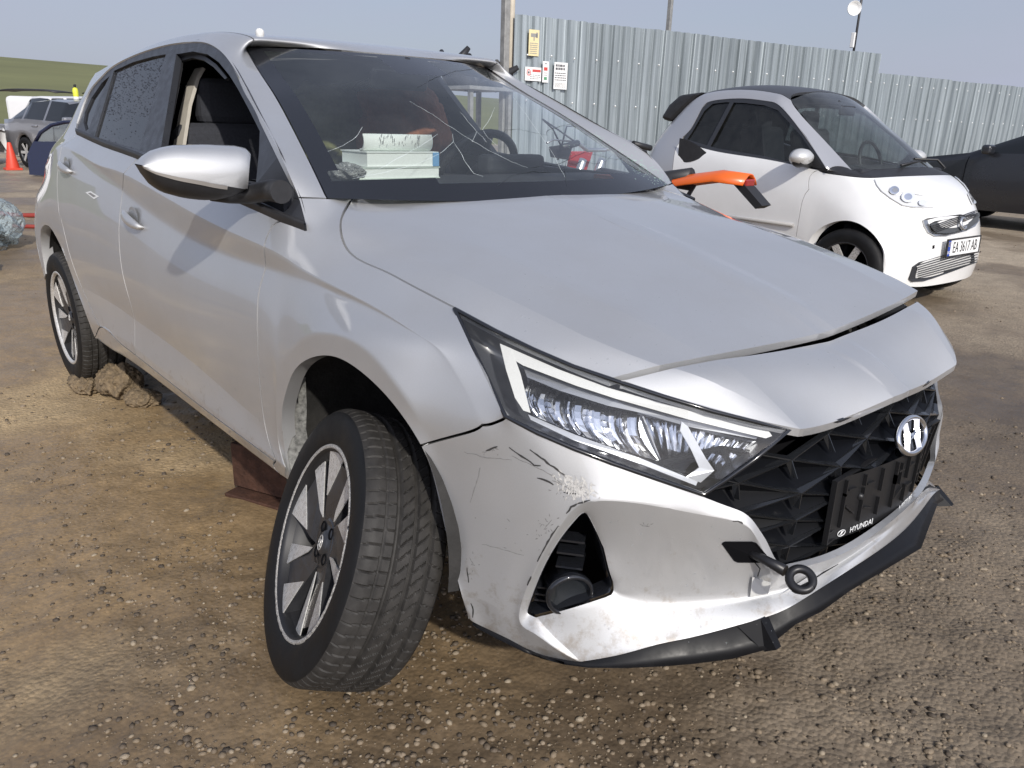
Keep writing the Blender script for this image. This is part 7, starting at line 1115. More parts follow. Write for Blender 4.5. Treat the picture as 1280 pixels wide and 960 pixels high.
def ptex(pts, a, b): return (pts[0][0]+(pts[1][0]-pts[0][0])*a+(pts[3][0]-pts[0][0])*b, pts[0][1]+(pts[1][1]-pts[0][1])*a+(pts[3][1]-pts[0][1])*b)
mat('smart_chrome', (.55, .56, .57), .25, .9); mat('mesh_grey', (.06, .065, .07), .6)
hl = decal(SMD['hl'], .006, .008, mat('lamp_white', (.62, .63, .64), .2, 0, .6, coat=1), 'headlight')
if hl:
    P_ = SMD['hl']; cxy = (sum(p[0] for p in P_)/len(P_), sum(p[1] for p in P_)/len(P_))
    for (dx, dy, r_, m) in ((-13, -6, 6, 'lamp_chrome'), (-12, -6, 3.5, 'lamp_grey'), (4, 2, 8.5, 'lamp_silver'), (4, 2, 5, 'lamp_chrome'), (22, 9, 5, 'lamp_silver')):
        decal([(cxy[0]+dx+r_*math.cos(t), cxy[1]+dy+r_*.8*math.sin(t)) for t in np.linspace(0, 6.28, 14)[:-1]], .014, .004, MAT[m], 'reflector', hl)
    o2 = bpy.data.objects.new('headlight', mirY(hl.data)); COL.objects.link(o2); o2.parent = small
decal(SMD['gring'], .003, .012, MAT['smart_chrome'], 'grille_ring'); gs = decal(SMD['grille'], .012, .006, MAT['mesh_grey'], 'grille')
if gs:
    H_ = [onto(ts, *SMD['emb'][0], .024)]
    p, n = H_[0]; Q_ = Matrix.Translation(SI @ p) @ (SI.to_3x3() @ n).to_track_quat('Z', 'Y').to_matrix().to_4x4()
    MB().tube([Q_ @ Vector((.040*math.cos(t), .040*math.sin(t), 0)) for t in np.linspace(.5, 5.8, 22)], .012, 8).build('emblem', MAT['smart_chrome'], gs)
    for k in range(5):
        pts = [(1163+k*.0+i*(1218-1163)/11, 283+k*2.2-i*(19+k*.5)/11) for i in range(12)]
        H_ = [onto(ts, *q, .020) for q in pts]; H_ = [SI @ h[0] for h in H_ if h]
        if len(H_) > 1: MB().tube(H_, .0035, 5).build('mesh_bar', MAT['black_plastic'], gs)
lo = decal(SMD['low'], .003, .010, MAT['black_trim'], 'lower_grille')
if lo:
    for k in range(7):
        pts = [(1146+i*(1219-1146)/13, 331+k*2.6-i*(22-k*.4)/13) for i in range(14)]
        H_ = [onto(ts, *q, .014) for q in pts]; H_ = [SI @ h[0] for h in H_ if h]
        if len(H_) > 1: MB().tube(H_, .004, 5).build('mesh_bar', MAT['mesh_grey'], lo)
decal([(1165.5, 307), (1167.8, 306), (1167.5, 310.5), (1165.2, 311)], .002, .002, MAT['dark_void'], 'tow_cover')
# number plate, flat board square to the nose
pl = empty('plate_tmp'); bpy.data.objects.remove(pl)
pc = Vector((.475, 0, .455)); pn = Vector((1, 0, .04)).normalized(); pr_ = Vector((0, 1, 0)); pu = pn.cross(pr_)
def pp(a, b, h=0.): return pc+pr_*a+pu*b+pn*h
plate = MB().prism([pp(-.26, -.056), pp(.26, -.056), pp(.26, .056), pp(-.26, .056)], .006, pn).build('number_plate', MAT['paper_white'], small)
fb = MB()
for a0, a1, b0, b1 in ((-.27, .27, .056, .066), (-.27, .27, -.066, -.056), (-.27, -.26, -.056, .056), (.26, .27, -.056, .056)): fb.prism([pp(a0, b0, -.002), pp(a1, b0, -.002), pp(a1, b1, -.002), pp(a0, b1, -.002)], .012, pn)
fb.build('plate_frame', MAT['black_plastic'], plate)
MB().prism([pp(-.26, -.056, .0062), pp(-.215, -.056, .0062), pp(-.215, .056, .0062), pp(-.26, .056, .0062)], .0008, pn).build('plate_band', mat('plate_blue', (.02, .06, .35), .5), plate)
mb = MB()
for k in range(12): mb.box(pp(-.2375+.014*math.cos(k*math.pi/6), .028+.014*math.sin(k*math.pi/6), .0075), (.001, .004, .004))
mb.build('band_star', mat('plate_star', (.75, .6, .05), .5), plate)
def local_text(txt, size, a, b, m, parent, sxs=1.):
    me = text_mesh(txt, size, .0004); o_ = obj('lettering', me, parent); me.materials.clear(); me.materials.append(m)
    q = pp(a, b, .0072); o_.matrix_local = Matrix(((pr_.x, pu.x, pn.x, q.x), (pr_.y, pu.y, pn.y, q.y), (pr_.z, pu.z, pn.z, q.z), (0, 0, 0, 1))) @ Matrix.Diagonal((sxs, 1, 1, 1))
local_text('EA 3617 AB', .112, .022, -.003, mat('plate_ink', (.015, .015, .018), .5), plate, .72); local_text('BG', .03, -.2375, -.032, MAT['paper_white'], plate)
mb = MB(); mb.prism([(-1.66, -.53, 1.525), (-1.90, -.55, 1.50), (-1.99, -.58, 1.42), (-2.06, -.60, 1.30), (-1.95, -.58, 1.27), (-1.80, -.555, 1.40)], 1.08, (0, 1, 0)); bevel(mb.build('rear_spoiler', MAT['black_plastic'], small), .03, 2)
# cabin
mb = MB(); mb.box((-.30, 0, .93), (.5, 1.25, .10)); bevel(mb.build('dashboard', MAT['interior'], small), .03, 3)
mb = MB(); mb.tube([(-.52+.06*math.sin(t)*0-.05*math.cos(t), .33+.17*math.sin(t), 1.0+.16*math.cos(t)) for t in np.linspace(0, 6.2832, 30)], .014, 8, False); mb.build('steering_wheel', MAT['black_plastic'], small)
for sy in (-.35, .35):
    mb = MB(); mb.box((-1.08, sy, .95), (.14, .46, .62), Matrix.Rotation(R(-12), 3, 'Y')); mb.box((-.85, sy, .62), (.48, .46, .14)); mb.box((-1.16, sy, 1.30), (.09, .24, .20)); bevel(mb.build('seat', MAT['seat_cloth'], small), .05, 3)
mb = MB(); mb.box((-.62, .02, 1.395), (.03, .22, .075)); mb.tube([(-.62, 0, 1.40), (-.70, 0, 1.47)], .012, 6); bevel(mb.build('rear_view_mirror', MAT['black_plastic'], small), .025, 3)
mb = MB(); mb.box((-1.2, 0, .42), (1.9, 1.3, .06)); mb.box((-1.75, 0, .85), (.05, 1.25, .8)); mb.box((-.12, 0, .62), (.05, 1.2, .6)); mb.build('cabin_tub', MAT['interior'], small)
mb = MB(); mb.tube([(.03, -.25, 1.008), (-.02, .05, 1.03), (-.06, .35, 1.035)], .009, 6); mb.tube([(.06, .40, .985), (-.02, .42, 1.045), (-.05, .10, 1.05)], .009, 6); mb.build('wiper', MAT['black_plastic'], small)
# small wheels share one shape
TY2 = MB().lathe([(.185, -.08), (.20, -.085), (.24, -.092), (.275, -.082), (.288, -.06), (.290, -.02), (.283, -.018), (.283, -.012), (.290, -.010), (.290, .02), (.283, .022), (.283, .028), (.290, .03), (.288, .06), (.275, .082), (.24, .092), (.20, .085), (.185, .08)], 48).mesh('tyre'); TY2.materials.append(MAT['rubber'])
RM2 = MB().lathe([(.188, -.07), (.175, 0), (.182, .06), (.192, .078), (.196, .082), (.190, .084), (.180, .070)], 40).mesh('rim'); RM2.materials.append(MAT['rim_dark'])
SP2m = MB()
star = []
for k in range(6): star += [pol(.050, k*60-30, .055), pol(.186, k*60-8, .068), pol(.186, k*60+8, .068)]
SP2m.prism(star, .010, Vector((0, 0, 1))); SP2 = SP2m.mesh('rim_star'); SP2.materials.append(MAT['rim_cut'])
def far_wheel(parent, x, y, r=.29, steer=0., z0=0., m=None):
    s_ = r/.29; sg = -1 if y < 0 else 1; n = Vector((-math.sin(steer)*sg*-1 if 0 else 0, sg, 0)); n.rotate(Matrix.Rotation(steer, 3, 'Z')); n = Vector(n); up = Vector((0, 0, 1)); xx = up.cross(n); 
    Mx = Matrix(((xx.x, up.x, n.x, x), (xx.y, up.y, n.y, y), (xx.z, up.z, n.z, r+z0), (0, 0, 0, 1))) @ Matrix.Diagonal((s_, s_, s_, 1))
    w = obj('wheel', RM2, parent); w.matrix_local = Mx; obj('tyre', TY2, w); obj('rim_star', SP2, w); return w
for x, y in ((0, -.70), (0, .70), (-1.867, -.70), (-1.867, .70)): far_wheel(small, x, y, .29, 0, -.011)
mb = MB()
for sg in (-1, 1):
    rws = []
    for t in np.linspace(0, math.pi, 14): rws.append([Vector((.30*math.cos(t)-.01, sg*y, .29+.32*math.sin(t))) for y in (.70, .50)])
    mb.grid(rws)
    mb.add([Vector((-.32, sg*.50, .2)), Vector((.27, sg*.50, .2)), Vector((.22, sg*.50, .60)), Vector((-.32, sg*.50, .60))], [(0, 1, 2, 3)])
mb.build('arch_liner', MAT['dark_void'], small)
mb = MB(); mb.box((-.9, 0, .22), (2.2, 1.3, .08)); mb.build('underbody', MAT['dark_void'], small)
# ------------------------------------------------------------------ plainer cars farther off
mat('car_glass', (.012, .014, .016), .06, 0, .5)
def car_loft(name, paint, dims, loc, rz, label, glassm='car_glass', group=None):
    L_, W_, H_, front, rear, hoodz, cowlx, roof0, roof1, backx, trunkz, r = dims
    # x runs from nose (front) to tail (-rear) with the front axle at zero, wheelbase L_
    root = empty(name, loc, rz); tag(root, label, 'car', group)
    xs = np.unique(np.concatenate([np.linspace(front, -rear, 64), [cowlx, roof0, roof1, backx]]))[::-1]
    def belt(x): return np.interp(-x, [-front, -front+.25, -cowlx, -roof1, -backx, rear-.1, rear], [hoodz-.20, hoodz-.04, hoodz+.10, hoodz+.16, trunkz-.02, trunkz-.03, trunkz-.15])
    def top(x):
        c = belt(x)+.03
        return np.interp(-x, [-front, -cowlx, -roof0, (-roof0-roof1)/2, -roof1, -backx, rear], [belt(front)+.0, belt(cowlx)+.03, H_-.03, H_, H_-.04, belt(backx)+.03, belt(-rear)+.01])
    def wid(x): return W_/2*np.interp(-x, [-front, -front+.12, -front+.45, 0.5, rear-.5, rear-.1, rear], [.70, .86, .965, 1, .98, .88, .76])
    def bottom(x):
        b = .24
        for ax_ in (0., -L_):
            d = abs(x-ax_)
            if d < r*1.16: b = max(b, r+math.sqrt(max(0, (r*1.16)**2-d*d)))
        return b
    rows_ = []
    for x in xs:
        w = wid(x); b = bottom(x); z = float(belt(x)); t = float(top(x)); cab_ = np.clip((t-z-.03)/.35, 0, 1)
        wt = w*(1-.24*cab_)-.02*cab_-.05*(1-cab_)
        zm = max(b+.02, .52); rows_.append([(x, w-.05, b), (x, w-.012, max(b+.01, min(zm, .40))), (x, w, max(b+.015, min(zm+.05, z-.16))), (x, w-.018, max(b+.02, z-.10)), (x, w-.035, max(b+.03, z)), (x, wt, max(b+.04, t-.035*(1)-.0)), (x, wt*.72, t), (x, 0, t+.015)])
    V_ = []; F_ = []; mi = []; n = 8
    for sg in (-1, 1):
        k0 = len(V_); V_ += [(p[0], sg*p[1], p[2]) for r_ in rows_ for p in r_]
        for i in range(len(xs)-1):
            xm = (xs[i]+xs[i+1])/2
            for j in range(n-1):
                q = (k0+i*n+j, k0+(i+1)*n+j, k0+(i+1)*n+j+1, k0+i*n+j+1); F_.append(q if sg < 0 else q[::-1])
                mm = 0
                cab_ = top(xm)-belt(xm) > .09
                if j == 4 and cab_ and cowlx-.22 > xm > backx+.16 and abs(xm-(cowlx+backx)/2) > .05 and abs(xm-(backx+.55)) > .03: mm = 1
                if j in (5, 6) and (cowlx-.05 > xm > roof0+.04 or roof1-.05 > xm > backx+.06): mm = 1
                if j == 4 and (cowlx-.02 > xm > cowlx-.22 or backx+.16 > xm > backx): mm = 0
                mi.append(mm)
        ends = [k0+j for j in range(n)]; F_.append(tuple(ends if sg > 0 else ends[::-1])); mi.append(0); ends = [k0+(len(xs)-1)*n+j for j in range(n)]; F_.append(tuple(ends if sg < 0 else ends[::-1])); mi.append(0)
    for key, nm, m in ((0, 'body', paint), (1, 'glazing', MAT[glassm])):
        me = bpy.data.meshes.new(nm); me.from_pydata(V_, [], [f_ for f_, k in zip(F_, mi) if k == key]); me.polygons.foreach_set('use_smooth', [True]*len(me.polygons))
        bm = bmesh.new(); bm.from_mesh(me); bmesh.ops.remove_doubles(bm, verts=bm.verts, dist=1e-4); bmesh.ops.delete(bm, geom=[v_ for v_ in bm.verts if not v_.link_faces], context='VERTS'); bm.to_mesh(me); bm.free()
        o_ = obj(nm, me, root, m)
    for x in (0, -L_):
        for y in (-1, 1): far_wheel(root, x, y*(W_/2-.11), r)
    mb = MB(); mb.box((-L_/2, 0, .34), (L_+.9, W_-.35, .22)); mb.build('underbody', MAT['dark_void'], root)
    mb = MB(); mb.box((-L_/2+.1, 0, .80), (L_*.75, W_-.32, .30)); mb.build('cabin_tub', MAT['interior'], root)
    for sg in (-1, 1):
        mb = MB(); mb.box((cowlx-.32, sg*(W_/2+.07), hoodz+.16), (.13, .20, .13)); mb.tube([(cowlx-.30, sg*(W_/2-.06), hoodz+.12), (cowlx-.32, sg*(W_/2+.05), hoodz+.13)], .03, 6); bevel(mb.build('door_mirror', paint, root), .04, 3)
        mb = MB(); mb.box((front-.16, sg*(W_/2*.74), hoodz-.14), (.16, .34, .13), Matrix.Rotation(R(-28*sg), 3, 'Z')); bevel(mb.build('headlight', MAT['lamp_grey'], root), .03, 2)
        for hx in (cowlx-.95, cowlx-1.85):
            mb = MB(); mb.box((hx, sg*(W_/2-.005), hoodz+.02), (.20, .035, .035)); bevel(mb.build('door_handle', paint, root), .012, 2)
        for gx_, in ((cowlx-.02,), (cowlx-1.10,)):
            mb = MB(); mb.tube([(gx_, sg*(W_/2+.001), .36), (gx_, sg*(W_/2+.003), .55), (gx_, sg*(W_/2-.010), hoodz-.05), (gx_-.02, sg*(W_/2-.028), hoodz+.05)], .004, 4); mb.build('shut_line', MAT['dark_void'], root)
    return root
mat('grey_paint', (.30, .30, .315), .36, .6, .5, coat=.7); mat('dark_paint', (.022, .024, .03), .30, .2, .5, coat=.6, coat_r=.08, rvar=.05, vscale=5); mat('van_white', (.74, .74, .74), .45, 0, .5, coat=.4)
#             L     W     H    front rear  hoodz cowlx  roof0  roof1  backx trunkz r
SEDAN = (2.72, 1.83, 1.43, .86, 3.83, .86, -.30, -1.15, -2.55, -3.25, 1.02, .32)
car_loft('sedan', MAT['grey_paint'], SEDAN, (-16.55, 3.62, 0), R(15), 'grey saloon with raised boot lip parked beyond the silver hatchback')
car_loft('dark_car', MAT['dark_paint'], (2.65, 1.80, 1.46, .86, 3.55, .92, -.38, -1.30, -2.6, -3.35, 1.0, .32), (-3.55, 12.0, 0), R(176), 'black car cut off by the right edge of the picture, near the fence')
van = car_loft('white_car', MAT['van_white'], (2.7, 1.80, 1.62, .86, 3.5, .95, -.25, -.85, -3.2, -3.45, 1.1, .32), (-20.5, .95, 0), R(58), 'white car at the far left behind the red cone')
car_loft('white_car', MAT['van_white'], (2.7, 1.80, 1.55, .86, 3.5, .95, -.25, -.85, -3.2, -3.45, 1.1, .32), (-22.2, 6.2, 0), R(100), 'white car roof showing just above the grey saloon')
# ------------------------------------------------------------------ leaning blue car door
bd = empty('loose_car_door', (-16.30, 1.72, 0), R(0)); tag(bd, 'dark blue car door leaning upright in front of the grey saloon', 'car door')
mat('blue_paint', (.004, .0065, .032), .22, .2, .5, coat=1)
dr_ = Vector((.70, .72, 0)).normalized()
def bd3(a, z, h=0.): return dr_*a+Vector((0, 0, z))+Vector((.72, -.70, .05)).normalized()*h+Vector((-.1*z, .1*z, 0))
outl = [(-.10, .03), (.62, .02), (.92, .06), (.95, .66), (.02, .64), (-.12, .40)]
MB().prism([bd3(*p) for p in outl], .10, Vector((.72, -.70, 0))).build('panel', MAT['blue_paint'], bd)
fr = [(.02, .62), (.14, .80), (.36, .94), (.62, 1.0), (.93, 1.02), (.95, .64)]
MB().tube([bd3(a, z, .05) for a, z in fr], .035, 8).build('window_frame', MAT['blue_paint'], bd)
pn_ = [bd3(a, z, .045) for a, z in fr]; MB().add(pn_, [tuple(t) for t in tessellate_polygon([pn_])]).build('pane', MAT['clear_glass'], bd)
# cone
cn = empty('traffic_cone', (-18.3, 1.66, 0)); tag(cn, 'red plastic cone standing beside the white car', 'cone')
mat('cone_red', (.62, .06, .03), .5); MB().lathe([(.03, .55), (.04, .53), (.13, .04), (.13, .03)], 24).build('cone_body', MAT['cone_red'], cn); mb = MB(); mb.box((0, 0, .02), (.30, .30, .04)); mb.build('cone_base', MAT['cone_red'], cn)
# bottle on the saloon roof
bt = empty('spray_bottle', (-18.1, 3.0, 1.425)); tag(bt, 'yellow plastic bottle with black cap on the grey saloon roof', 'bottle')
MB().lathe([(0, 0), (.055, .0), (.06, .03), (.06, .06), (.055, .07)], 16).build('label', mat('bottle_white', (.75, .75, .72), .4), bt); MB().lathe([(.055, .07), (.058, .19), (.045, .235), (.022, .25), (.02, .26)], 16).build('bottle_body', mat('bottle_yellow', (.68, .70, .06), .4), bt); mb = MB(); mb.lathe([(.024, .255), (.026, .30), (0, .305)], 12); mb.box((.03, 0, .30), (.09, .03, .03)); mb.build('cap', MAT['black_plastic'], bt)
# dark panels and white bodywork heaped behind the saloon
mat('panel_dark', (.03, .03, .033), .5)
for i, (x, y, z, L_, h_, rz, m, lab) in enumerate(((-23.4, 3.3, 1.60, 1.7, .30, 40, 'panel_dark', 'black bonnet panel lying on the white car roof at far left'), (-23.0, 5.4, 1.58, 2.0, .42, 52, 'panel_dark', 'dark grey bumper cover stacked behind the saloon roof'))):
    mb = MB(); rws = []
    for t in np.linspace(-1, 1, 11): rws.append([Vector((t*L_/2, w_, h_*.55*(1-.35*t**4)*(1-.4*(k/3)**2)+.02*k)) for k, w_ in enumerate((-.35, -.15, .05, .3))])
    o_ = mb.grid(rws).build('body_panel', MAT[m]); sl_ = o_.modifiers.new('s', 'SOLIDIFY'); sl_.thickness = .03; o_.location = (x, y, z-.06); o_.rotation_euler = (0, 0, R(rz)); tag(o_, lab, 'car panel')
    mb = MB(); mb.box((0, 0, z/2-.03), (1.2, .9, z-.08)); o2 = mb.build('scrap_stack', MAT['van_white']); o2.location = (x, y, 0); o2.rotation_euler = (0, 0, R(rz)); bevel(o2, .12, 3); tag(o2, ('white scrapped body shell under the black bonnet panel', 'white scrapped body shell under the dark grey bumper')[i], 'car body')
# ------------------------------------------------------------------ plastic-wrapped bundle and red strap by the rear of the hatchback
def film(name, col, alpha):
    m = bpy.data.materials.new(name); m.use_nodes = True; t = m.node_tree; b = t.nodes['Principled BSDF']; b.inputs['Base Color'].default_value = (*col, 1); b.inputs['Roughness'].default_value = .22; b.inputs['Alpha'].default_value = alpha; b.inputs['Specular IOR Level'].default_value = .7
    n_ = t.nodes.new('ShaderNodeTexNoise'); n_.inputs['Scale'].default_value = 7; n_.inputs['Detail'].default_value = 3; n_.inputs['Distortion'].default_value = 1.5; bp_ = t.nodes.new('ShaderNodeBump'); bp_.inputs['Strength'].default_value = 1; bp_.inputs['Distance'].default_value = .08; t.links.new(n_.outputs['Fac'], bp_.inputs['Height']); t.links.new(bp_.outputs[0], b.inputs['Normal']); MAT[name] = m; return m
film('film_blue', (.42, .52, .55), .5); film('film_white', (.72, .73, .72), .85)
def crumple(name, c, s, seed, m, label, cat, parent=None):
    bm = bmesh.new(); bmesh.ops.create_icosphere(bm, subdivisions=5, radius=1)
    for v_ in bm.verts:
        p = v_.co.copy(); q = np.array([p.x*2.1+seed, p.y*2.1+p.z*1.7]); n1 = float(fbm(np.array([q[0]]), np.array([q[1]]), .8, 3)[0]); n2 = abs(float(fbm(np.array([p.x*6+seed+p.z*4]), np.array([p.y*6-p.z*3]), 1., 3)[0])-.5)
        k = 1+.45*(n1-.5)-.25*n2; v_.co = Vector((p.x*s[0]*k, p.y*s[1]*k, max(-.95, p.z)*s[2]*k))
    me = bpy.data.meshes.new(name); bm.to_mesh(me); bm.free(); me.polygons.foreach_set('use_smooth', [True]*len(me.polygons)); o_ = obj(name, me, parent, m)
    o_.location = c
    if label: tag(o_, label, cat)
    return o_
crumple('plastic_bundle', (-7.35, -.50, .20), (.55, .34, .26), 3, MAT['film_blue'], 'bluish clear plastic film wrapped over a part, left of the rear wheel', 'plastic film')
crumple('plastic_bag', (-5.95, -.92, .09), (.40, .30, .12), 9, MAT['film_white'], 'crumpled white plastic bag at the left picture edge', 'plastic bag')
mb = MB(); mb.box((0, 0, .11), (.42, .24, .20)); o_ = bevel(mb.build('wrapped_part', MAT['panel_dark']), .03, 2); o_.location = (-7.35, -.52, 0); o_.rotation_euler = (0, 0, .4); tag(o_, 'dark part inside the clear plastic film', 'car part')
mat('red_strap', (.26, .035, .025), .7)
mb = MB(); mb.tube([(-10.6, -.35, .03), (-9.9, -.05, .035), (-9.55, .18, .02), (-9.35, .42, .03), (-9.1, .60, .02)], .028, 7); tag(mb.build('red_hose', MAT['red_strap']), 'red hose lying on the ground behind the silver hatchback', 'hose')
mb = MB(); mb.tube([(-8.55, -.05, .02), (-8.42, .12, .02), (-8.3, .35, .02)], .022, 7); tag(mb.build('red_bar', MAT['red_strap']), 'short red bar on the ground beside the plastic film', 'bar')
# ------------------------------------------------------------------ orange dirt bike between the two cars
bike = empty('dirt_bike', (-1.75, 2.30, 0), 0); tag(bike, 'orange dirt bike standing between the silver and the white car', 'motorcycle')
mat('bike_orange', (.75, .13, .012), .35, 0, .5, coat=.4); mat('bike_black', (.02, .02, .022), .5); mat('bike_alu', (.55, .55, .55), .3, .9)
def bwheel(x, r):
    w = MB().lathe([(r-.06, -.03), (r-.02, -.055), (r, -.03), (r+.004, 0), (r, .03), (r-.02, .055), (r-.06, .03)], 40, Matrix.Translation((x, 0, r)) @ Matrix.Rotation(R(90), 4, 'X')).build('wheel', MAT['rubber'], bike)
    mb = MB(); mb.lathe([(r-.06, -.02), (r-.075, 0), (r-.06, .02)], 40, Matrix.Translation((x, 0, r)) @ Matrix.Rotation(R(90), 4, 'X')); mb.lathe([(0, -.04), (.03, -.04), (.03, .04), (0, .04)], 12, Matrix.Translation((x, 0, r)) @ Matrix.Rotation(R(90), 4, 'X'))
    for k in range(12): a = k*math.pi/6; mb.tube([(x, .02*(-1)**k, r), (x+(r-.07)*math.cos(a), 0, r+(r-.07)*math.sin(a))], .003, 4)
    mb.build('rim', MAT['bike_alu'], w)
bwheel(.58, .30); bwheel(-.82, .33)
# rear fender rises to the tail, pointing to the picture's right
mb = MB(); rws = []
for t, x, z, w_ in ((0, .02, .93, .10), (.25, .16, .955, .11), (.5, .32, .985, .11), (.75, .50, 1.015, .10), (1, .68, 1.005, .07)): rws.append([Vector((x, y*w_, z-.06*abs(y)**2.2)) for y in (-1, -.7, -.3, 0, .3, .7, 1)])
o_ = mb.grid(rws).build('rear_fender', MAT['bike_orange'], bike); o_.modifiers.new('s', 'SOLIDIFY').thickness = .008
MB().prism([(.02, -.115, .90), (.22, -.12, .955), (.12, -.12, .985), (-.06, -.11, .945)], .006, (0, -1, 0)).build('side_panel', mat('bike_amber', (.72, .22, .03), .4), bike)
mb = MB(); mb.box((.66, 0, .955), (.05, .09, .045)); bevel(mb.build('tail_light', MAT['tail_red'], bike), .01, 2)
MB().prism([(.60, -.05, .95), (.66, -.05, .96), (.80, -.045, .845), (.76, -.045, .825)], .09, (0, 1, 0)).build('mud_flap', MAT['bike_black'], bike)
mb = MB(); rws = []
for x, z, w_ in ((-.62, .90, .06), (-.40, .915, .11), (-.15, .925, .12), (.10, .965, .10), (.28, .995, .05)): rws.append([Vector((x, y*w_, z+.02-.05*abs(y)**2)) for y in (-1, -.5, 0, .5, 1)])
o_ = mb.grid(rws).build('seat', MAT['bike_black'], bike); o_.modifiers.new('s', 'SOLIDIFY').thickness = .05
mb = MB(); mb.tube([(-.45, -.02, .95), (-.15, -.06, .55), (.10, -.06, .40), (.55, -.06, .30)], .03, 8); mb.tube([(-.45, .02, .95), (-.15, .06, .55), (.10, .06, .40), (.55, .06, .30)], .03, 8); mb.tube([(-.45, 0, .95), (.3, 0, .90), (.05, 0, .5)], .025, 8); mb.build('frame', MAT['bike_black'], bike)
mb = MB(); mb.box((-.15, 0, .48), (.36, .26, .34)); bevel(mb.build('engine', MAT['bike_alu'], bike), .06, 3)
for sg in (-1, 1): MB().tube([(-.82, sg*.09, .33), (-.52, sg*.09, 1.02)], .026, 10).build('fork', MAT['bike_alu'], bike)
mb = MB(); mb.tube([(-.40, -.40, 1.10), (-.44, -.24, 1.13), (-.50, -.08, 1.08), (-.50, .08, 1.08), (-.44, .24, 1.13), (-.40, .40, 1.10)], .013, 8); mb.build('handlebar', MAT['bike_alu'], bike)
for sg in (-1, 1):
    MB().tube([(-.41, sg*.26, 1.125), (-.39, sg*.42, 1.098)], .020, 8).build('grip', MAT['bike_black'], bike)
    MB().prism([(-.50, sg*.22, 1.12), (-.46, sg*.46, 1.10), (-.44, sg*.46, 1.04), (-.50, sg*.26, 1.02)], .012).build('hand_guard', MAT['bike_black'], bike)
    MB().tube([(-.47, sg*.20, 1.13), (-.53, sg*.36, 1.14), (-.50, sg*.44, 1.12)], .006, 6).build('lever', MAT['bike_alu'], bike)
MB().tube([(-.45, -.22, 1.12), (-.55, -.30, 1.20), (-.75, -.25, 1.26), (-.86, -.05, 1.20), (-.80, .05, 1.0)], .006, 6).build('cable', MAT['bike_black'], bike)
MB().tube([(-.45, .22, 1.12), (-.60, .10, 1.24), (-.80, .02, 1.22), (-.85, .0, 1.0)], .006, 6).build('cable', MAT['bike_black'], bike)
mb = MB(); rws = []
for x, z, w_ in ((-1.15, .70, .05), (-.95, .76, .08), (-.70, .78, .09), (-.55, .72, .07)): rws.append([Vector((x, y*w_, z-.03*abs(y)**2)) for y in (-1, 0, 1)])
o_ = mb.grid(rws).build('front_fender', MAT['bike_orange'], bike); o_.modifiers.new('s', 'SOLIDIFY').thickness = .008
MB().prism([(-.62, -.10, 1.06), (-.62, .10, 1.06), (-.68, .08, .86), (-.68, -.08, .86)], .02).build('number_board', mat('bike_red', (.45, .02, .02), .4), bike)
MB().tube([(-.05, -.12, .40), (-.02, -.32, .0)], .012, 6).build('side_stand', MAT['bike_black'], bike)
# ------------------------------------------------------------------ scrap on a rack left of the gate post
rk = empty('scrap_rack', (-6.75, 4.83, 0)); tag(rk, 'black engine scraps on a rack left of the gate post', 'scrap')
mb = MB()
for x, y in ((-.3, -.3), (.3, -.3), (-.3, .3), (.3, .3)): mb.box((x, y, .81), (.05, .05, 1.62))
mb.box((0, 0, 1.62), (.75, .75, .04)); mb.build('rack', MAT['post_steel'], rk)
g_ = random.Random(21)
for k in range(9):
    a = (g_.uniform(-.3, .3), g_.uniform(-.3, .3), 1.66); pts = [Vector(a)]
    for q in range(3): pts.append(pts[-1]+Vector((g_.uniform(-.15, .15), g_.uniform(-.15, .15), g_.uniform(.05, .16))))
    MB().tube(pts, [.10, .09, .06, .03], 7).build('scrap_piece', MAT['bike_black'], rk)
# ------------------------------------------------------------------ stack of books and papers on the dashboard
bpy.context.view_layer.update()
mat('book_cover', (.62, .70, .62), .6, var=.08, vscale=30); mat('page', (.86, .90, .86), .8, var=.05, vscale=200); mat('cover_blue', (.16, .36, .62), .5)
def on_dash(px, py, x):
    d = pray(px, py); t = (x-CAMP.x)/d.x; return CAMP+d*t
B0 = on_dash(437, 224, -.58); B1 = on_dash(553, 224, -.58); bx = (B1-B0); bl = bx.length; bx.normalize(); by_ = Vector((-bx.y, bx.x, 0))
if by_.x > 0: by_ = -by_
def book(name, s0, s1, z0, z1, dep, m, label, curl=0.):
    root = empty(name, tuple(B0+bx*(s0+s1)/2*bl+by_*(dep/2+.012)+Vector((0, 0, z0)))); root.rotation_euler = (0, 0, math.atan2(bx.y, bx.x)); tag(root, label, 'book')
    w_ = (s1-s0)*bl; h_ = z1-z0
    mb = MB(); mb.box((0, 0, h_/2), (w_-.006, dep-.006, h_-.006)); mb.build('pages', MAT['page'], root)
    mb = MB(); mb.box((0, 0, .0015), (w_, dep, .003)); mb.box((0, 0, h_-.0015), (w_, dep, .003)); mb.build('cover', m, root)
    return root
book('book', .12, 1.0, .0, .034, .16, MAT['book_cover'], 'pale green book at the bottom of the stack on the dashboard')
b2 = book('book', .20, .98, .035, .078, .15, MAT['page'], 'thick white book in the middle of the dashboard stack'); mb = MB(); mb.box((bl*.36, -.0755, .021), (.022, .003, .040)); mb.build('spine_label', MAT['cover_blue'], b2)
pb = empty('paper_pad', tuple(B0+bx*.57*bl+by_*.075+Vector((0, 0, .079)))); pb.rotation_euler = (0, 0, math.atan2(bx.y, bx.x)); tag(pb, 'curled white pad of printed pages on top of the books', 'papers')
mb = MB(); rws = []
W2 = bl*.74
for t in np.linspace(0, 1, 11): a = R(-15+150*t); rws.append([Vector((x, -.03-.022*math.sin(a), .034-.034*math.cos(a*.85))) for x in (-W2/2, 0, W2/2)])
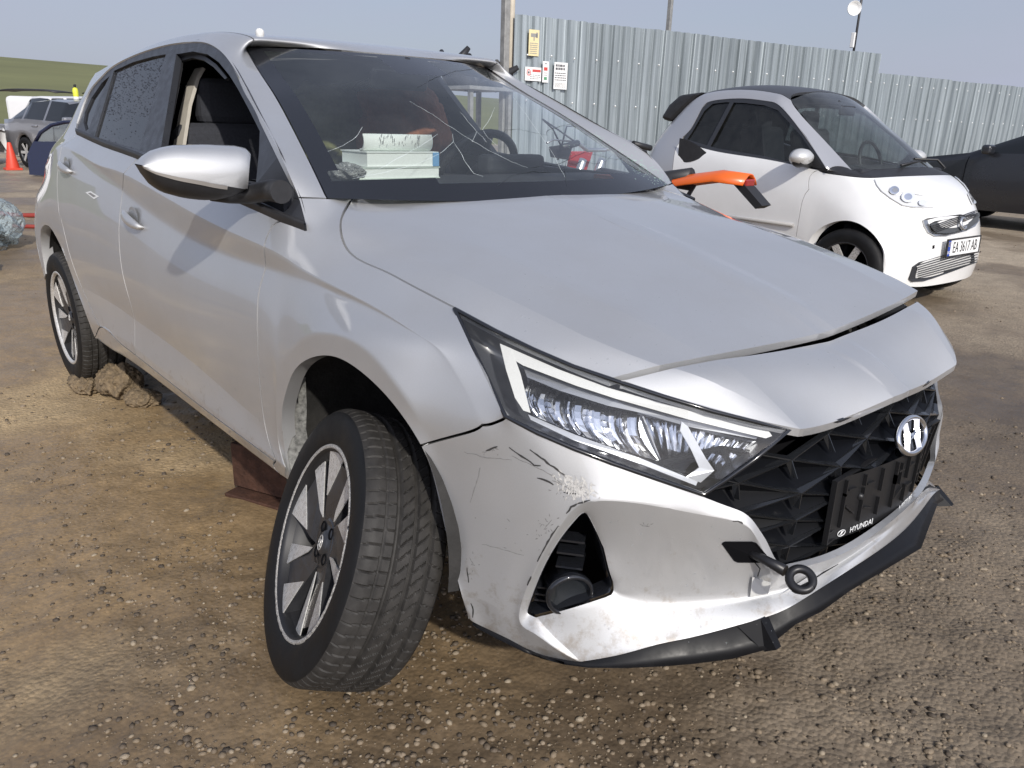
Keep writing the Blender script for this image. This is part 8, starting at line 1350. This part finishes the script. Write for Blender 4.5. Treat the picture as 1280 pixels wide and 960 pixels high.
o_ = mb.grid(rws).build('sheet', MAT['page'], pb); o_.modifiers.new('s', 'SOLIDIFY').thickness = .006
mb = MB(); g2 = random.Random(5)
for k in range(34): mb.box((g2.uniform(-.3, .3)*W2, -.0565, .030+g2.uniform(-.014, .016)), (.0015, .0006, g2.uniform(.003, .012)))
mb.build('print', MAT['ink_grey'], pb)['kind'] = 'stuff'
crumple('clear_bag', tuple(B0+bx*.06*bl+by_*.05+Vector((0, 0, .018))), (.06, .05, .024), 13, MAT['film_white'], 'crumpled clear bag beside the books on the dashboard', 'plastic bag')
mb = MB(); mb.prism([(0, 0, 0), (.10, .0, .0), (.11, .03, .0), (.02, .05, .0)], .012); o_ = mb.build('orange_card', mat('orange_card', (.75, .14, .05), .6)); o_.location = on_dash(742, 222, -.56); tag(o_, 'small orange card on the far side of the dashboard', 'card')

crumple('brown_cloth', (-1.52, .33, 1.20), (.10, .22, .20), 17, mat('brown_cloth', (.30, .12, .06), .9, var=.3, vscale=30), 'brown cloth draped over the driver seat behind the cracked windshield', 'cloth')
crumple('olive_jacket', (-1.60, .02, 1.20), (.10, .22, .16), 19, mat('olive_cloth', (.16, .17, .07), .9, var=.3, vscale=30), 'olive jacket hung between the front seats', 'jacket')
# ------------------------------------------------------------------ pieces of one part that do not touch become parts of their own
def islands(me):
    n = len(me.vertices); par = list(range(n))
    def find(a):
        while par[a] != a: par[a] = par[par[a]]; a = par[a]
        return a
    for e in me.edges:
        a, b = find(e.vertices[0]), find(e.vertices[1])
        if a != b: par[a] = b
    return [find(i) for i in range(n)]
for o_ in list(bpy.data.objects):
    if o_.type != 'MESH' or o_.get('kind') or o_.data.users > 1 or len(o_.data.vertices) > 20000 or o_.parent is None or o_.name.startswith('lettering'): continue
    me = o_.data; isl = islands(me); ids = {}
    for p in me.polygons: ids.setdefault(isl[p.vertices[0]], []).append(p)
    if len(ids) < 2: continue
    if len(ids) > 40: o_['kind'] = 'stuff'; continue
    sm = None
    for k, (root_, ps) in enumerate(ids.items()):
        vm = {}; V_ = []; F_ = []
        for p in ps:
            q = []
            for i in p.vertices:
                if i not in vm: vm[i] = len(V_); V_.append(tuple(me.vertices[i].co))
                q.append(vm[i])
            F_.append(q)
        m2 = bpy.data.meshes.new(me.name); m2.from_pydata(V_, [], F_); m2.polygons.foreach_set('use_smooth', [p.use_smooth for p in ps]); m2.update()
        for m_ in me.materials: m2.materials.append(m_)
        m2.polygons.foreach_set('material_index', [p.material_index for p in ps])
        if k == 0: first = m2
        else:
            c = o_.copy(); c.data = m2; COL.objects.link(c)
    o_.data = first
